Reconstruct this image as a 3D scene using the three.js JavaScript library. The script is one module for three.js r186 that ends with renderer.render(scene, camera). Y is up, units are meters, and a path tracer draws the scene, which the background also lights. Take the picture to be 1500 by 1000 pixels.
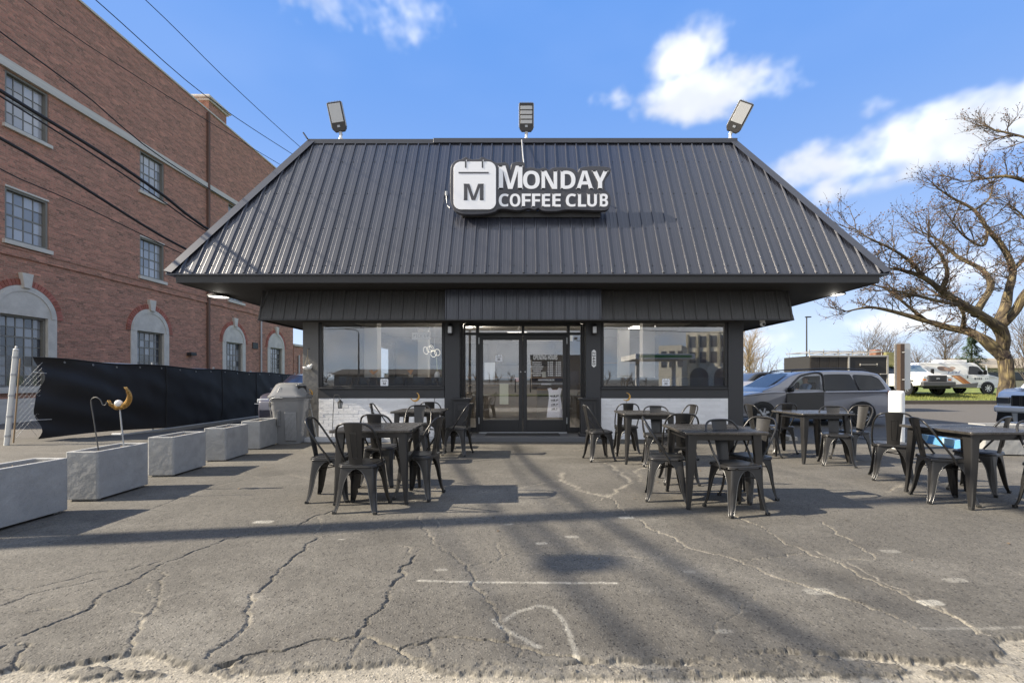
import * as THREE from 'three';
import { mergeGeometries, mergeVertices, toCreasedNormals } from 'three/addons/utils/BufferGeometryUtils.js';
import { RoundedBoxGeometry } from 'three/addons/geometries/RoundedBoxGeometry.js';
import { MarchingCubes } from 'three/addons/objects/MarchingCubes.js';
import { Brush, Evaluator, SUBTRACTION } from 'three-bvh-csg';
import { FontLoader } from 'three/addons/loaders/FontLoader.js';

// ---------------------------------------------------------------- camera, sky, sun, exposure
const scene = new THREE.Scene();
const F = 660, VX = 767, VY = 556, EYE = 1.25;              // focal length and vanishing point in photo pixels (1500 x 1000)
const camera = new THREE.PerspectiveCamera(2 * Math.atan(500 / F) * 180 / Math.PI, 1.5, 0.1, 900);
camera.position.set(0, EYE, 0);
camera.lookAt(0, EYE, -10);
camera.setViewOffset(1500, 1000, 750 - VX, 500 - VY, 1500, 1000);   // shift lens: verticals stay upright
const renderer = new THREE.WebGLRenderer({ antialias: true });
renderer.toneMapping = THREE.LinearToneMapping;
renderer.toneMappingExposure = 2.12;
renderer.shadowMap.enabled = true;

const SUN_EL = 34.5 * Math.PI / 180, SUN_AZ = 5.5 * Math.PI / 180;  // the sun stands to the side, a little behind the camera
const sunDir = new THREE.Vector3(-Math.cos(SUN_EL) * Math.cos(SUN_AZ), Math.sin(SUN_EL), Math.cos(SUN_EL) * Math.sin(SUN_AZ));
const sun = new THREE.DirectionalLight(new THREE.Color(1.0, 0.89, 0.72), 5.0);
sun.target.position.set(0, 0, -8);
sun.position.copy(sunDir).multiplyScalar(60).add(sun.target.position);
sun.castShadow = true;
sun.shadow.mapSize.set(4096, 4096);
Object.assign(sun.shadow.camera, { left: -40, right: 40, top: 40, bottom: -40, near: 1, far: 150 });
sun.shadow.bias = -0.0005;
scene.add(sun, sun.target);

// ---------------------------------------------------------------- random numbers and noise
let seedState = 12345;
const seed = (s) => { seedState = s >>> 0; };
const rnd = () => { seedState = (seedState + 0x6D2B79F5) >>> 0; let t = seedState; t = Math.imul(t ^ (t >>> 15), t | 1); t ^= t + Math.imul(t ^ (t >>> 7), t | 61); return ((t ^ (t >>> 14)) >>> 0) / 4294967296; };
const rr = (a, b) => a + (b - a) * rnd();
const clamp = (v, a = 0, b = 1) => Math.min(b, Math.max(a, v));
const lerp = (a, b, t) => a + (b - a) * t;
const smooth = (a, b, v) => { const t = clamp((v - a) / (b - a)); return t * t * (3 - 2 * t); };
const hash3 = (x, y, z) => { let h = Math.imul(x | 0, 374761393) + Math.imul(y | 0, 668265263) + Math.imul(z | 0, 2147483647 ^ 0x5bd1e995); h = Math.imul(h ^ (h >>> 13), 1274126177); return ((h ^ (h >>> 16)) >>> 0) / 4294967296; };
const fade = (t) => t * t * (3 - 2 * t);
function noise2(x, y, p = 0, s = 0) {                                   // value noise, period p when p > 0
  const xi = Math.floor(x), yi = Math.floor(y), xf = fade(x - xi), yf = fade(y - yi);
  const w = (a) => p ? ((a % p) + p) % p : a;
  const a = hash3(w(xi), w(yi), s), b = hash3(w(xi + 1), w(yi), s), c = hash3(w(xi), w(yi + 1), s), d = hash3(w(xi + 1), w(yi + 1), s);
  return lerp(lerp(a, b, xf), lerp(c, d, xf), yf);
}
function noise3(x, y, z) {
  const xi = Math.floor(x), yi = Math.floor(y), zi = Math.floor(z), xf = fade(x - xi), yf = fade(y - yi), zf = fade(z - zi);
  const h = (i, j, k) => hash3(xi + i, yi + j, zi + k);
  return lerp(lerp(lerp(h(0, 0, 0), h(1, 0, 0), xf), lerp(h(0, 1, 0), h(1, 1, 0), xf), yf), lerp(lerp(h(0, 0, 1), h(1, 0, 1), xf), lerp(h(0, 1, 1), h(1, 1, 1), xf), yf), zf);
}
const fbm2 = (x, y, o = 4, p = 0, s = 0) => { let v = 0, a = 0.5, f = 1, n = 0; for (let i = 0; i < o; i++) { v += a * noise2(x * f, y * f, p * f, s + i); n += a; a *= 0.5; f *= 2; } return v / n; };
const fbm3 = (x, y, z, o = 5) => { let v = 0, a = 0.5, n = 0; for (let i = 0; i < o; i++) { v += a * noise3(x, y, z); n += a; a *= 0.52; x = x * 2.03 + 7.1; y = y * 2.03 + 3.7; z = z * 2.03 + 1.3; } return v / n; };

// ---------------------------------------------------------------- the sky: blue air and fair-weather clouds
{
  const W = 2048, H = 1024, data = new Float32Array(W * H * 4);
  const clouds = [];                                                   // direction, half width, half height (as tangents), strength
  const dirOf = (px, py) => new THREE.Vector3((px - VX) / F, (VY - py) / F, -1).normalize();
  const addCloud = (d, w, h, k, tilt = 0) => { const r = new THREE.Vector3().crossVectors(new THREE.Vector3(0, 1, 0), d).normalize().negate(); const u = new THREE.Vector3().crossVectors(r, d).normalize(); if (u.y < 0) u.negate(); const c = Math.cos(tilt), s = Math.sin(tilt); clouds.push({ d, r: r.clone().multiplyScalar(c).addScaledVector(u, s), u: u.clone().multiplyScalar(c).addScaledVector(r, -s), w, h, k }); };
  for (const [x, y, w, h, k, t] of [[1050, 140, 118, 44, 1.15, 0.05], [1012, 88, 55, 36, 0.9, 0.2], [1110, 140, 62, 30, 0.8, 0], [925, 155, 70, 22, 0.6, -0.3], [1235, 232, 105, 38, 1.0, 0.12], [1330, 212, 130, 46, 1.05, 0.12], [1440, 195, 125, 56, 1.1, 0.15], [1275, 265, 110, 28, 0.75, 0.0], [1520, 160, 90, 56, 1.1, 0], [1272, 163, 44, 26, 0.7, 0.2], [530, 8, 120, 60, 0.80, 0.05], [600, 18, 70, 34, 0.62, 0], [1330, 470, 90, 26, 0.85, 0], [1120, 497, 44, 20, 0.75, 0], [1390, 400, 90, 50, 0.7, 0], [1480, 330, 90, 40, 0.6, 0], [1240, 350, 60, 20, 0.5, 0]]) {
    const d = dirOf(x, y), sc = d.z * -1 / F; addCloud(d, w * sc, h * sc, k, t);
  }
  seed(77);
  for (let i = 0; i < 46; i++) {                                        // the same broken cloud carries on all round, thicker over the road as the windows mirror it
    const az = rr(0.9, 5.4), el = rr(0.06, 0.75);
    addCloud(new THREE.Vector3(Math.sin(az) * Math.cos(el), Math.sin(el), -Math.cos(az) * Math.cos(el)), rr(0.1, 0.32), rr(0.04, 0.1), rr(0.6, 1.2), rr(-0.2, 0.2));
  }
  for (let i = 0; i < 34; i++) { const az = rr(2.1, 4.2), el = rr(0.1, 1.15); addCloud(new THREE.Vector3(Math.sin(az) * Math.cos(el), Math.sin(el), -Math.cos(az) * Math.cos(el)), rr(0.3, 0.55), rr(0.12, 0.24), rr(0.9, 1.3), rr(-0.2, 0.2)); }
  const v = new THREE.Vector3();
  for (let j = 0; j < H; j++) {
    const el = (0.5 - (j + 0.5) / H) * Math.PI * -1;                      // row 0 is straight down (flipY off)
    for (let i = 0; i < W; i++) {
      const az = ((i + 0.5) / W - 0.5) * 2 * Math.PI;
      v.set(Math.cos(el) * Math.cos(az), Math.sin(el), Math.cos(el) * Math.sin(az));
      const e = Math.max(0, v.y);
      const t = Math.pow(1 - e, 3.4);
      let r = lerp(0.062, 0.40, t), g = lerp(0.165, 0.475, t), b = lerp(0.42, 0.56, t);
      if (v.y > -0.02) {
        let cov = 0;
        for (const c of clouds) {
          const f = v.dot(c.d); if (f < 0.6) continue;
          const a = v.dot(c.r) / f / c.w, q = v.dot(c.u) / f / c.h, d2 = a * a + q * q * (q < 0 ? 1.9 : 1);
          if (d2 < 2.6) cov = Math.max(cov, c.k * (1 - d2 / 2.6));
        }
        if (cov > 0) {
          const n = fbm3(v.x * 8 + 3, v.y * 13 + 1, v.z * 8 + 9, 7), n2 = fbm3(v.x * 34, v.y * 44, v.z * 34, 4);
          const den = smooth(0.40, 0.82, cov * 0.80 + (n - 0.5) * 1.05 + (n2 - 0.5) * 0.42 + 0.04);
          const lit = 0.78 + 0.30 * smooth(0.3, 0.75, fbm3(v.x * 11 + 9, v.y * 16 + 1.2, v.z * 11, 4));
          const al = den * 0.94;
          r = lerp(r, 0.545 * lit + 0.0, al); g = lerp(g, 0.555 * lit + 0.012, al); b = lerp(b, 0.575 * lit + 0.03, al);
        }
        const veil = 0.10 * smooth(0.45, 0.8, fbm3(v.x * 3 + 5, v.y * 7, v.z * 3, 4)) * (1 - e);
        r += veil * 0.4; g += veil * 0.36; b += veil * 0.25;
      } else { r = 0.16; g = 0.16; b = 0.16; }
      const k = (j * W + i) * 4; data[k] = r; data[k + 1] = g; data[k + 2] = b; data[k + 3] = 1;
    }
  }
  const sky = new THREE.DataTexture(data, W, H, THREE.RGBAFormat, THREE.FloatType);
  sky.mapping = THREE.EquirectangularReflectionMapping; sky.magFilter = sky.minFilter = THREE.LinearFilter; sky.needsUpdate = true;
  scene.background = sky; scene.environment = sky;
}

// ---------------------------------------------------------------- scene helpers
const V = (x, y, z) => new THREE.Vector3(x, y, z);
const at = (px, py, Z) => V((px - VX) / F * Z, EYE + (VY - py) / F * Z, -Z);      // photo pixel at a known distance
const onGround = (px, py, gy = 0) => at(px, py, (EYE - gy) * F / (py - VY));       // photo pixel on the ground
const used = {};
const numbered = (n) => { const k = used[n] = (used[n] ?? -1) + 1; return k ? n + '_' + String(k).padStart(3, '0') : n; };
const noteLabel = (o, label, category, group) => { Object.assign(o.userData, { label, category }); if (group) o.userData.group = group; return o; };
function thing(name, label, category, pos = [0, 0, 0], turn = 0, group) {
  const o = new THREE.Group(); o.name = numbered(name); o.position.set(...pos); o.rotation.y = turn; scene.add(o);
  return noteLabel(o, label, category, group);
}
function part(name, geo, mat, parent, label) {
  const g = Array.isArray(geo) ? join(geo) : geo;
  const m = new THREE.Mesh(g, mat); m.name = name; m.castShadow = m.receiveShadow = true; parent.add(m);
  if (label) m.userData.label = label;
  return m;
}
function structure(name, geo, mat) { const m = part(numbered(name), geo, mat, scene); m.userData.kind = 'structure'; return m; }
function solo(name, geo, mat, label, category, group) { const m = part(numbered(name), geo, mat, scene); return noteLabel(m, label, category, group); }
function copyOf(o, pos, turn, label, name) {
  const c = o.clone(); c.name = numbered(name ?? o.name.replace(/_\d{3}$/, '')); c.userData = { ...o.userData }; c.position.set(...pos); c.rotation.y = turn; if (label) c.userData.label = label; scene.add(c); return c;
}
function join(list) {
  const gs = list.flat(Infinity).map((g) => { const n = g.index ? g.toNonIndexed() : g.clone(); for (const k of Object.keys(n.attributes)) if (!['position', 'normal', 'uv', 'color'].includes(k)) n.deleteAttribute(k); if (!n.attributes.uv) n.setAttribute('uv', new THREE.BufferAttribute(new Float32Array(n.attributes.position.count * 2), 2)); return n; });
  return gs.length === 1 ? gs[0] : mergeGeometries(gs);
}
const box = (w, h, d, x = 0, y = 0, z = 0) => new THREE.BoxGeometry(w, h, d).translate(x, y, z);
const span = (x0, x1, y0, y1, z0, z1) => box(x1 - x0, y1 - y0, z1 - z0, (x0 + x1) / 2, (y0 + y1) / 2, (z0 + z1) / 2);
const rbox = (w, h, d, r = 0.01, x = 0, y = 0, z = 0, seg = 2) => new RoundedBoxGeometry(w, h, d, seg, Math.min(r, w / 2.01, h / 2.01, d / 2.01)).translate(x, y, z);
const rspan = (x0, x1, y0, y1, z0, z1, r = 0.008) => rbox(x1 - x0, y1 - y0, z1 - z0, r, (x0 + x1) / 2, (y0 + y1) / 2, (z0 + z1) / 2);
const cyl = (r0, r1, h, x = 0, y = 0, z = 0, n = 20, open = false) => new THREE.CylinderGeometry(r1, r0, h, n, 1, open).translate(x, y + h / 2, z);   // r0 at the base
function rod(a, b, r0, r1 = r0, n = 8) {                                            // from a to b
  const d = b.clone().sub(a), g = new THREE.CylinderGeometry(r1, r0, d.length(), n, 1);
  return g.applyQuaternion(new THREE.Quaternion().setFromUnitVectors(V(0, 1, 0), d.normalize())).translate((a.x + b.x) / 2, (a.y + b.y) / 2, (a.z + b.z) / 2);
}
const tube = (pts, r, n = 8, seg = pts.length * 5, closed = false) => new THREE.TubeGeometry(new THREE.CatmullRomCurve3(pts.map((p) => Array.isArray(p) ? V(...p) : p), closed, 'catmullrom', 0.5), seg, r, n, closed);
const shapeOf = (pts) => new THREE.Shape(pts.map((p) => new THREE.Vector2(p[0], p[1])));
const slab = (shape, depth, bevel = 0, seg = 2, curve = 10) => new THREE.ExtrudeGeometry(shape, { depth: depth - 2 * bevel, bevelEnabled: bevel > 0, bevelThickness: bevel, bevelSize: bevel, bevelOffset: -bevel, bevelSegments: seg, curveSegments: curve }).translate(0, 0, bevel);
const lathe = (pts, n = 24) => new THREE.LatheGeometry(pts.map((p) => new THREE.Vector2(p[0], p[1])), n);
function roundRect(w, h, r, x = 0, y = 0) {
  const s = new THREE.Shape(), a = x - w / 2, b = y - h / 2; r = Math.min(r, w / 2, h / 2);
  s.moveTo(a + r, b); s.lineTo(a + w - r, b); s.absarc(a + w - r, b + r, r, -Math.PI / 2, 0); s.lineTo(a + w, b + h - r); s.absarc(a + w - r, b + h - r, r, 0, Math.PI / 2);
  s.lineTo(a + r, b + h); s.absarc(a + r, b + h - r, r, Math.PI / 2, Math.PI); s.lineTo(a, b + r); s.absarc(a + r, b + r, r, Math.PI, Math.PI * 1.5); return s;
}
function metreUV(g, s = 1, ox = 0, oy = 0) {                                         // box-projected uv in metres
  if (g.index) g = g.toNonIndexed(); if (!g.attributes.normal) g.computeVertexNormals();
  const p = g.attributes.position, n = g.attributes.normal, uv = new Float32Array(p.count * 2);
  for (let t = 0; t < p.count; t += 3) {
    let a = 0, b = 0, c = 0; for (let i = t; i < t + 3; i++) { a += n.getX(i); b += n.getY(i); c += n.getZ(i); } a = Math.abs(a); b = Math.abs(b); c = Math.abs(c);
    for (let i = t; i < t + 3; i++) { const x = p.getX(i), y = p.getY(i), z = p.getZ(i); const [u, w] = b > a && b > c ? [x, z] : a > c ? [z, y] : [x, y]; uv[2 * i] = u * s + ox; uv[2 * i + 1] = w * s + oy; }
  }
  g.setAttribute('uv', new THREE.BufferAttribute(uv, 2)); return g;
}
function mesh3(pos, idx, uv) { const g = new THREE.BufferGeometry(); g.setAttribute('position', new THREE.BufferAttribute(new Float32Array(pos), 3)); if (uv) g.setAttribute('uv', new THREE.BufferAttribute(new Float32Array(uv), 2)); g.setIndex(idx); g.computeVertexNormals(); return g; }
const quad = (a, b, c, d) => { const g = mesh3([...a, ...b, ...c, ...d], [0, 1, 2, 0, 2, 3], [0, 0, 1, 0, 1, 1, 0, 1]); return g; };

// ---------------------------------------------------------------- textures and materials
function texture(w, h, fn, { srgb = true, rx = 1, ry = 1 } = {}) {                  // fn(u, v, x, y) -> [r, g, b] 0..1
  const d = new Uint8Array(w * h * 4);
  for (let j = 0; j < h; j++) for (let i = 0; i < w; i++) { const c = fn(i / w, j / h, i, j), k = (j * w + i) * 4; const q = typeof c === 'number' ? [c, c, c] : c; d[k] = clamp(q[0]) * 255; d[k + 1] = clamp(q[1]) * 255; d[k + 2] = clamp(q[2]) * 255; d[k + 3] = q[3] === undefined ? 255 : clamp(q[3]) * 255; }
  const t = new THREE.DataTexture(d, w, h, THREE.RGBAFormat); t.wrapS = t.wrapT = THREE.RepeatWrapping; t.magFilter = THREE.LinearFilter; t.minFilter = THREE.LinearMipmapLinearFilter; t.generateMipmaps = true; t.repeat.set(rx, ry); if (srgb) t.colorSpace = THREE.SRGBColorSpace; t.needsUpdate = true; return t;
}
function canvasTex(w, h, draw) {
  const c = document.createElement('canvas'); c.width = w; c.height = h; draw(c.getContext('2d'), w, h);
  const t = new THREE.CanvasTexture(c); t.colorSpace = THREE.SRGBColorSpace; t.magFilter = THREE.LinearFilter; return t;
}
const lin = (r, g, b) => new THREE.Color().setRGB(r, g, b);
const std = (c, rough = 0.7, metal = 0, o = {}) => new THREE.MeshStandardMaterial({ color: Array.isArray(c) ? lin(...c) : c, roughness: rough, metalness: metal, side: THREE.DoubleSide, ...o });
const phys = (c, rough = 0.5, metal = 0, o = {}) => new THREE.MeshPhysicalMaterial({ color: Array.isArray(c) ? lin(...c) : c, roughness: rough, metalness: metal, side: THREE.DoubleSide, ...o });

const grain = texture(1024, 1024, (() => {                                            // asphalt aggregate, 1.6 m a tile
  seed(5); const N = 1024, f = new Float32Array(N * N); for (let i = 0; i < N * N; i++) f[i] = rnd();
  const g = new Float32Array(N * N);
  for (let j = 0; j < N; j++) for (let i = 0; i < N; i++) { let s = 0; for (let a = -1; a <= 1; a++) for (let b = -1; b <= 1; b++) s += f[((j + a + N) % N) * N + (i + b + N) % N]; g[j * N + i] = s / 9; }
  for (let k = 0; k < 9000; k++) { const x = rnd() * N | 0, y = rnd() * N | 0, r = rr(1.2, 4.2), lv = rnd() < 0.5 ? rr(0.75, 1.15) : rr(-0.1, 0.3); for (let a = -5; a <= 5; a++) for (let b = -5; b <= 5; b++) if (a * a + b * b * 1.3 < r * r) g[((y + a + N) % N) * N + (x + b + N) % N] = lv; }
  return (u, v, x, y) => { const n = fbm2(u * 40, v * 40, 3, 40, 3); return clamp(0.70 + (g[y * N + x] - 0.5) * 0.78 + (n - 0.5) * 0.26, 0.12, 1); };
})(), { srgb: false, rx: 1 / 1.6, ry: 1 / 1.6 });
const concreteTex = texture(512, 512, (u, v) => { const n = fbm2(u * 6, v * 6, 6, 6, 11), m = noise2(u * 170, v * 170, 170, 2), p = noise2(u * 60, v * 60, 60, 6) > 0.9 ? -0.09 : 0; return clamp(0.84 + (n - 0.5) * 0.36 + (m - 0.5) * 0.1 + p); }, { srgb: false });
const concreteBump = texture(512, 512, (u, v) => clamp(0.5 + (fbm2(u * 9, v * 9, 5, 9, 21) - 0.5) * 1.1 - (noise2(u * 70, v * 70, 70, 8) > 0.9 ? 0.25 : 0)), { srgb: false });
const scuffTex = texture(512, 512, (u, v) => { const a = fbm2(u * 5, v * 60, 4, 5, 31), b = fbm2(u * 16, v * 16, 4, 16, 33); return clamp(0.62 + (a - 0.5) * 0.55 + (b - 0.5) * 0.5); }, { srgb: false });
const smudgeTex = texture(512, 512, (u, v) => { const b = fbm2(u * 7, v * 7, 5, 7, 43), c = fbm2(u * 48, v * 48, 2, 48, 44); return clamp(0.55 + (b - 0.5) * 0.9 + (c - 0.5) * 0.3); }, { srgb: false });
const withRepeat = (t, x, y = x) => { const c = t.clone(); c.repeat.set(x, y); c.needsUpdate = true; return c; };

const M = {
  chair: std([0.048, 0.047, 0.047], 0.33, 0.6),
  rim: std([0.14, 0.14, 0.14], 0.34, 0.9),
  rubber: std([0.02, 0.02, 0.02], 0.9),
  tableTop: std([0.095, 0.088, 0.080], 0.62, 0.35, { map: withRepeat(scuffTex, 1.3), roughnessMap: withRepeat(smudgeTex, 2) }),
  roof: phys([0.037, 0.040, 0.055], 0.38, 0.2, { clearcoat: 0.7, clearcoatRoughness: 0.2, map: texture(512, 512, (u, v) => { const s = fbm2(u * 44, v * 2.2, 4, 0, 141), m = fbm2(u * 5, v * 4, 4, 0, 142); return clamp(0.86 + (s - 0.5) * 0.34 + (m - 0.5) * 0.22); }, { srgb: false, rx: 0.37, ry: 0.24 }) }),
  awning: phys([0.062, 0.060, 0.057], 0.45, 0.1, { clearcoat: 0.2, clearcoatRoughness: 0.35 }),
  fascia: std([0.032, 0.031, 0.031], 0.55),
  soffit: std([0.030, 0.028, 0.027], 0.75),
  darkPaint: std([0.042, 0.043, 0.047], 0.55, 0, { bumpMap: concreteBump, bumpScale: 0.0012 }),
  darkTrim: std([0.022, 0.022, 0.024], 0.5),
  whitePaint: std([0.80, 0.81, 0.83], 0.65, 0, { bumpMap: concreteBump, bumpScale: 0.002 }),
  black: std([0.008, 0.008, 0.009], 0.45),
  galv: std([0.42, 0.43, 0.44], 0.5, 0.6),
  steel: std([0.5, 0.5, 0.5], 0.3, 1),
  glass: phys([1, 1, 1], 0.0, 0, { transmission: 1, thickness: 0, ior: 2.05 }),
  tintGlass: phys([0.014, 0.016, 0.02], 0.03, 0, { ior: 1.45 }),
  concrete: std([0.36, 0.36, 0.355], 0.85, 0, { map: withRepeat(concreteTex, 1.3), bumpMap: withRepeat(concreteBump, 1.6), bumpScale: 0.006 }),
  kerb: std([0.40, 0.38, 0.34], 0.9, 0, { map: withRepeat(concreteTex, 0.7), bumpMap: concreteBump, bumpScale: 0.006 }),
  white: std([0.78, 0.78, 0.77], 0.5),
  tyre: std([0.014, 0.014, 0.015], 0.85),
  rimAlloy: std([0.45, 0.46, 0.48], 0.35, 0.8),
};
// ---------------------------------------------------------------- the ground: old asphalt with cracks, a broken edge and a sandy footway
const groundY = (Z) => -0.15 * smooth(9.8, 13.5, Z);
{
  // traced along the photograph's cracks: [points in photo pixels, width m, depth m, sand 0..1]
  const cracks = [
    [[[613, 755], [623, 777], [637, 800], [668, 818], [683, 827], [697, 853], [699, 862], [715, 877], [737, 907], [743, 920], [745, 940]], 0.017, 0.016, 0.75],
    [[[745, 940], [720, 934], [693, 932], [660, 933], [630, 937], [583, 950]], 0.014, 0.02, 0.4],
    [[[745, 940], [765, 946], [783, 952], [810, 958], [837, 963], [860, 968]], 0.022, 0.02, 1],
    [[[607, 812], [595, 826], [585, 840], [570, 863], [557, 887], [540, 907], [530, 927]], 0.016, 0.024, 0.35],
    [[[530, 928], [510, 934], [490, 937], [450, 940], [410, 950], [367, 960], [317, 972]], 0.016, 0.03, 0.2],
    [[[530, 931], [550, 941], [577, 952], [597, 963], [615, 970]], 0.018, 0.018, 0.8],
    [[[530, 931], [526, 945], [520, 957], [512, 970]], 0.010, 0.014, 0.6],
    [[[607, 812], [595, 803], [583, 798]], 0.010, 0.01, 0.9],
    [[[607, 812], [620, 806], [637, 802]], 0.007, 0.01, 0.7],
    [[[683, 827], [710, 825], [740, 817], [760, 812], [783, 810], [830, 810], [883, 811], [920, 814], [944, 818], [975, 810], [1004, 801]], 0.011, 0.013, 0.65],
    [[[740, 816], [733, 806], [727, 795]], 0.010, 0.01, 0.9],
    [[[823, 692], [821, 702], [832, 708], [852, 719], [870, 724], [889, 728], [907, 742], [926, 756], [956, 774], [988, 786], [1004, 800], [1032, 808], [1076, 819], [1110, 832], [1144, 845], [1196, 864], [1250, 880], [1300, 897], [1340, 920]], 0.019, 0.012, 1],
    [[[886, 677], [902, 686], [913, 695], [922, 706], [909, 715], [889, 728]], 0.020, 0.012, 1],
    [[[889, 728], [860, 735], [820, 738], [780, 738]], 0.010, 0.01, 0.8],
    [[[1072, 752], [1098, 764], [1124, 776], [1150, 792], [1176, 806], [1228, 826], [1280, 852], [1344, 882], [1380, 896], [1408, 912], [1432, 928]], 0.023, 0.014, 1],
    [[[1176, 806], [1156, 816], [1120, 818], [1084, 820]], 0.014, 0.014, 0.8],
    [[[1204, 764], [1228, 780], [1256, 800], [1282, 814], [1272, 819], [1232, 820]], 0.014, 0.012, 0.9],
    [[[490, 748], [460, 757], [443, 767], [405, 774], [367, 782], [333, 790], [300, 802], [247, 823], [207, 845], [160, 868], [123, 892], [83, 912], [30, 933], [0, 950]], 0.013, 0.022, 0.2],
    [[[233, 837], [240, 847], [236, 862], [230, 880], [210, 910], [200, 930], [190, 952]], 0.016, 0.016, 0.9],
    [[[207, 858], [222, 868], [230, 880]], 0.008, 0.008, 1],
    [[[202, 890], [203, 902], [210, 910]], 0.008, 0.008, 1],
    [[[463, 787], [443, 808], [413, 830], [403, 843], [377, 868]], 0.014, 0.022, 0.2],
    [[[377, 868], [366, 885], [365, 900], [353, 920], [327, 940], [303, 963]], 0.013, 0.016, 0.7],
    [[[240, 822], [190, 832], [117, 843], [60, 857], [0, 863]], 0.011, 0.014, 0.3],
    [[[213, 837], [133, 852], [43, 870], [0, 887]], 0.010, 0.012, 0.3],
    [[[33, 937], [34, 948], [30, 960], [25, 973]], 0.014, 0.02, 0.8],
    [[[70, 762], [40, 775], [0, 790]], 0.010, 0.012, 0.3],
    [[[463, 787], [470, 770], [466, 757]], 0.010, 0.01, 0.9], [[[463, 787], [500, 781], [545, 778], [590, 765]], 0.009, 0.01, 0.8],
    [[[637, 777], [644, 768], [637, 756]], 0.009, 0.01, 0.8], [[[1190, 807], [1260, 832], [1330, 868], [1390, 900], [1450, 930]], 0.008, 0.004, 0.9],
    [[[627, 937], [631, 950], [630, 962]], 0.008, 0.012, 0.4], [[[765, 946], [758, 962]], 0.010, 0.012, 0.7],
    [[[700, 722], [760, 714], [800, 706], [830, 702]], 0.014, 0.01, 0.4], [[[330, 690], [380, 700], [420, 694], [470, 705]], 0.012, 0.012, 0.2],
    [[[840, 660], [870, 652], [900, 647]], 0.016, 0.012, 0.4], [[[940, 705], [930, 690], [955, 680]], 0.014, 0.01, 0.7],
    [[[1300, 720], [1330, 705], [1345, 690], [1352, 676]], 0.018, 0.01, 0.8], [[[600, 690], [560, 696], [500, 700]], 0.012, 0.01, 0.5],
    [[[220, 745], [300, 715], [360, 702]], 0.012, 0.012, 0.2], [[[0, 900], [60, 893], [110, 896]], 0.008, 0.01, 0.3], [[[1110, 870], [1060, 905], [1040, 940]], 0.007, 0.008, 0.4],
  ];
  // chalk-white sprayed marks: [points, width m, strength]
  const paint = [
    [[[612, 850], [700, 851], [800, 853], [903, 854]], 0.022, 0.75],
    [[[740, 907], [762, 894], [790, 887], [810, 890], [822, 905], [833, 925], [840, 945], [845, 962]], 0.024, 0.6],
    [[[722, 908], [735, 918], [752, 928], [775, 940], [790, 947]], 0.026, 0.55], [[[1350, 919], [1420, 921], [1500, 918]], 0.02, 0.4],
  ];
  const spots = [[385, 764, 0.06, 0.6], [918, 758, 0.05, 0.7], [793, 796, 0.035, 0.5], [838, 786, 0.04, 0.35], [745, 768, 0.03, 0.35], [500, 790, 0.02, 0.4], [1010, 838, 0.03, 0.2], [1200, 866, 0.06, 0.35], [1364, 883, 0.05, 0.6], [1060, 925, 0.03, 0.3], [646, 834, 0.03, 0.3], [1305, 807, 0.05, 0.3], [1400, 850, 0.05, 0.3]];
  // the asphalt's broken lip, and slabs that have come loose beyond it
  const lip = [[-40, 985], [0, 980], [32, 972], [60, 974], [113, 967], [150, 960], [190, 952], [225, 955], [273, 970], [317, 973], [367, 962], [430, 968], [480, 972], [530, 971], [575, 961], [600, 966], [623, 968], [690, 972], [750, 968], [800, 970], [843, 964], [900, 964], [950, 961], [1000, 965], [1040, 963], [1076, 958], [1124, 950], [1180, 950], [1220, 954], [1260, 953], [1300, 958], [1360, 963], [1420, 962], [1464, 949], [1450, 932], [1480, 926], [1540, 928]];
  const islands = [
    [[97, 986], [112, 976], [150, 971], [160, 977], [150, 984], [120, 991]], [[150, 984], [158, 976], [178, 980], [178, 989], [155, 990]], [[182, 978], [240, 977], [241, 983], [215, 988], [182, 989]],
    [[335, 976], [367, 964], [400, 955], [450, 945], [505, 942], [520, 955], [505, 972], [440, 978], [400, 980], [345, 981]],
    [[625, 972], [720, 970], [760, 966], [800, 966], [790, 980], [740, 982], [660, 983], [630, 980]], [[765, 983], [790, 975], [840, 969], [900, 972], [960, 978], [1000, 975], [1040, 962], [1070, 955], [1180, 955], [1240, 962], [1300, 966], [1330, 975], [1318, 986], [1230, 985], [1100, 986], [1010, 987], [900, 989], [800, 988]],
    [[1362, 978], [1400, 972], [1430, 980], [1432, 988], [1380, 988]], [[1415, 965], [1450, 955], [1470, 966], [1440, 970]], [[320, 978], [330, 972], [338, 976], [334, 985], [322, 985]], [[1440, 928], [1468, 924], [1470, 935], [1450, 938]],
  ];
  const g2 = (p) => { const q = onGround(p[0], p[1]); return [q.x, -q.z]; };
  const lipXZ = lip.map(g2).sort((a, b) => a[0] - b[0]), isl = islands.map((s) => s.map(g2));
  const lipZ = (x) => { const L = lipXZ; if (x <= L[0][0]) return L[0][1] + (L[0][0] - x) * 0.03; for (let i = 1; i < L.length; i++) if (x <= L[i][0]) return lerp(L[i - 1][1], L[i][1], (x - L[i - 1][0]) / (L[i][0] - L[i - 1][0] + 1e-6)); const e = L[L.length - 1]; return e[1] + 0.06 * Math.sin((x - e[0]) * 2.2); };
  function inPoly(P, x, z) {                                              // signed: positive inside, metres to the edge
    let inside = false, dm = 9;
    for (let i = 0, j = P.length - 1; i < P.length; j = i++) {
      const [xi, zi] = P[i], [xj, zj] = P[j];
      if ((zi > z) !== (zj > z) && x < (xj - xi) * (z - zi) / (zj - zi) + xi) inside = !inside;
      const vx = xj - xi, vz = zj - zi, t = clamp(((x - xi) * vx + (z - zi) * vz) / (vx * vx + vz * vz)); dm = Math.min(dm, Math.hypot(x - xi - t * vx, z - zi - t * vz));
    }
    return inside ? dm : -dm;
  }
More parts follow.
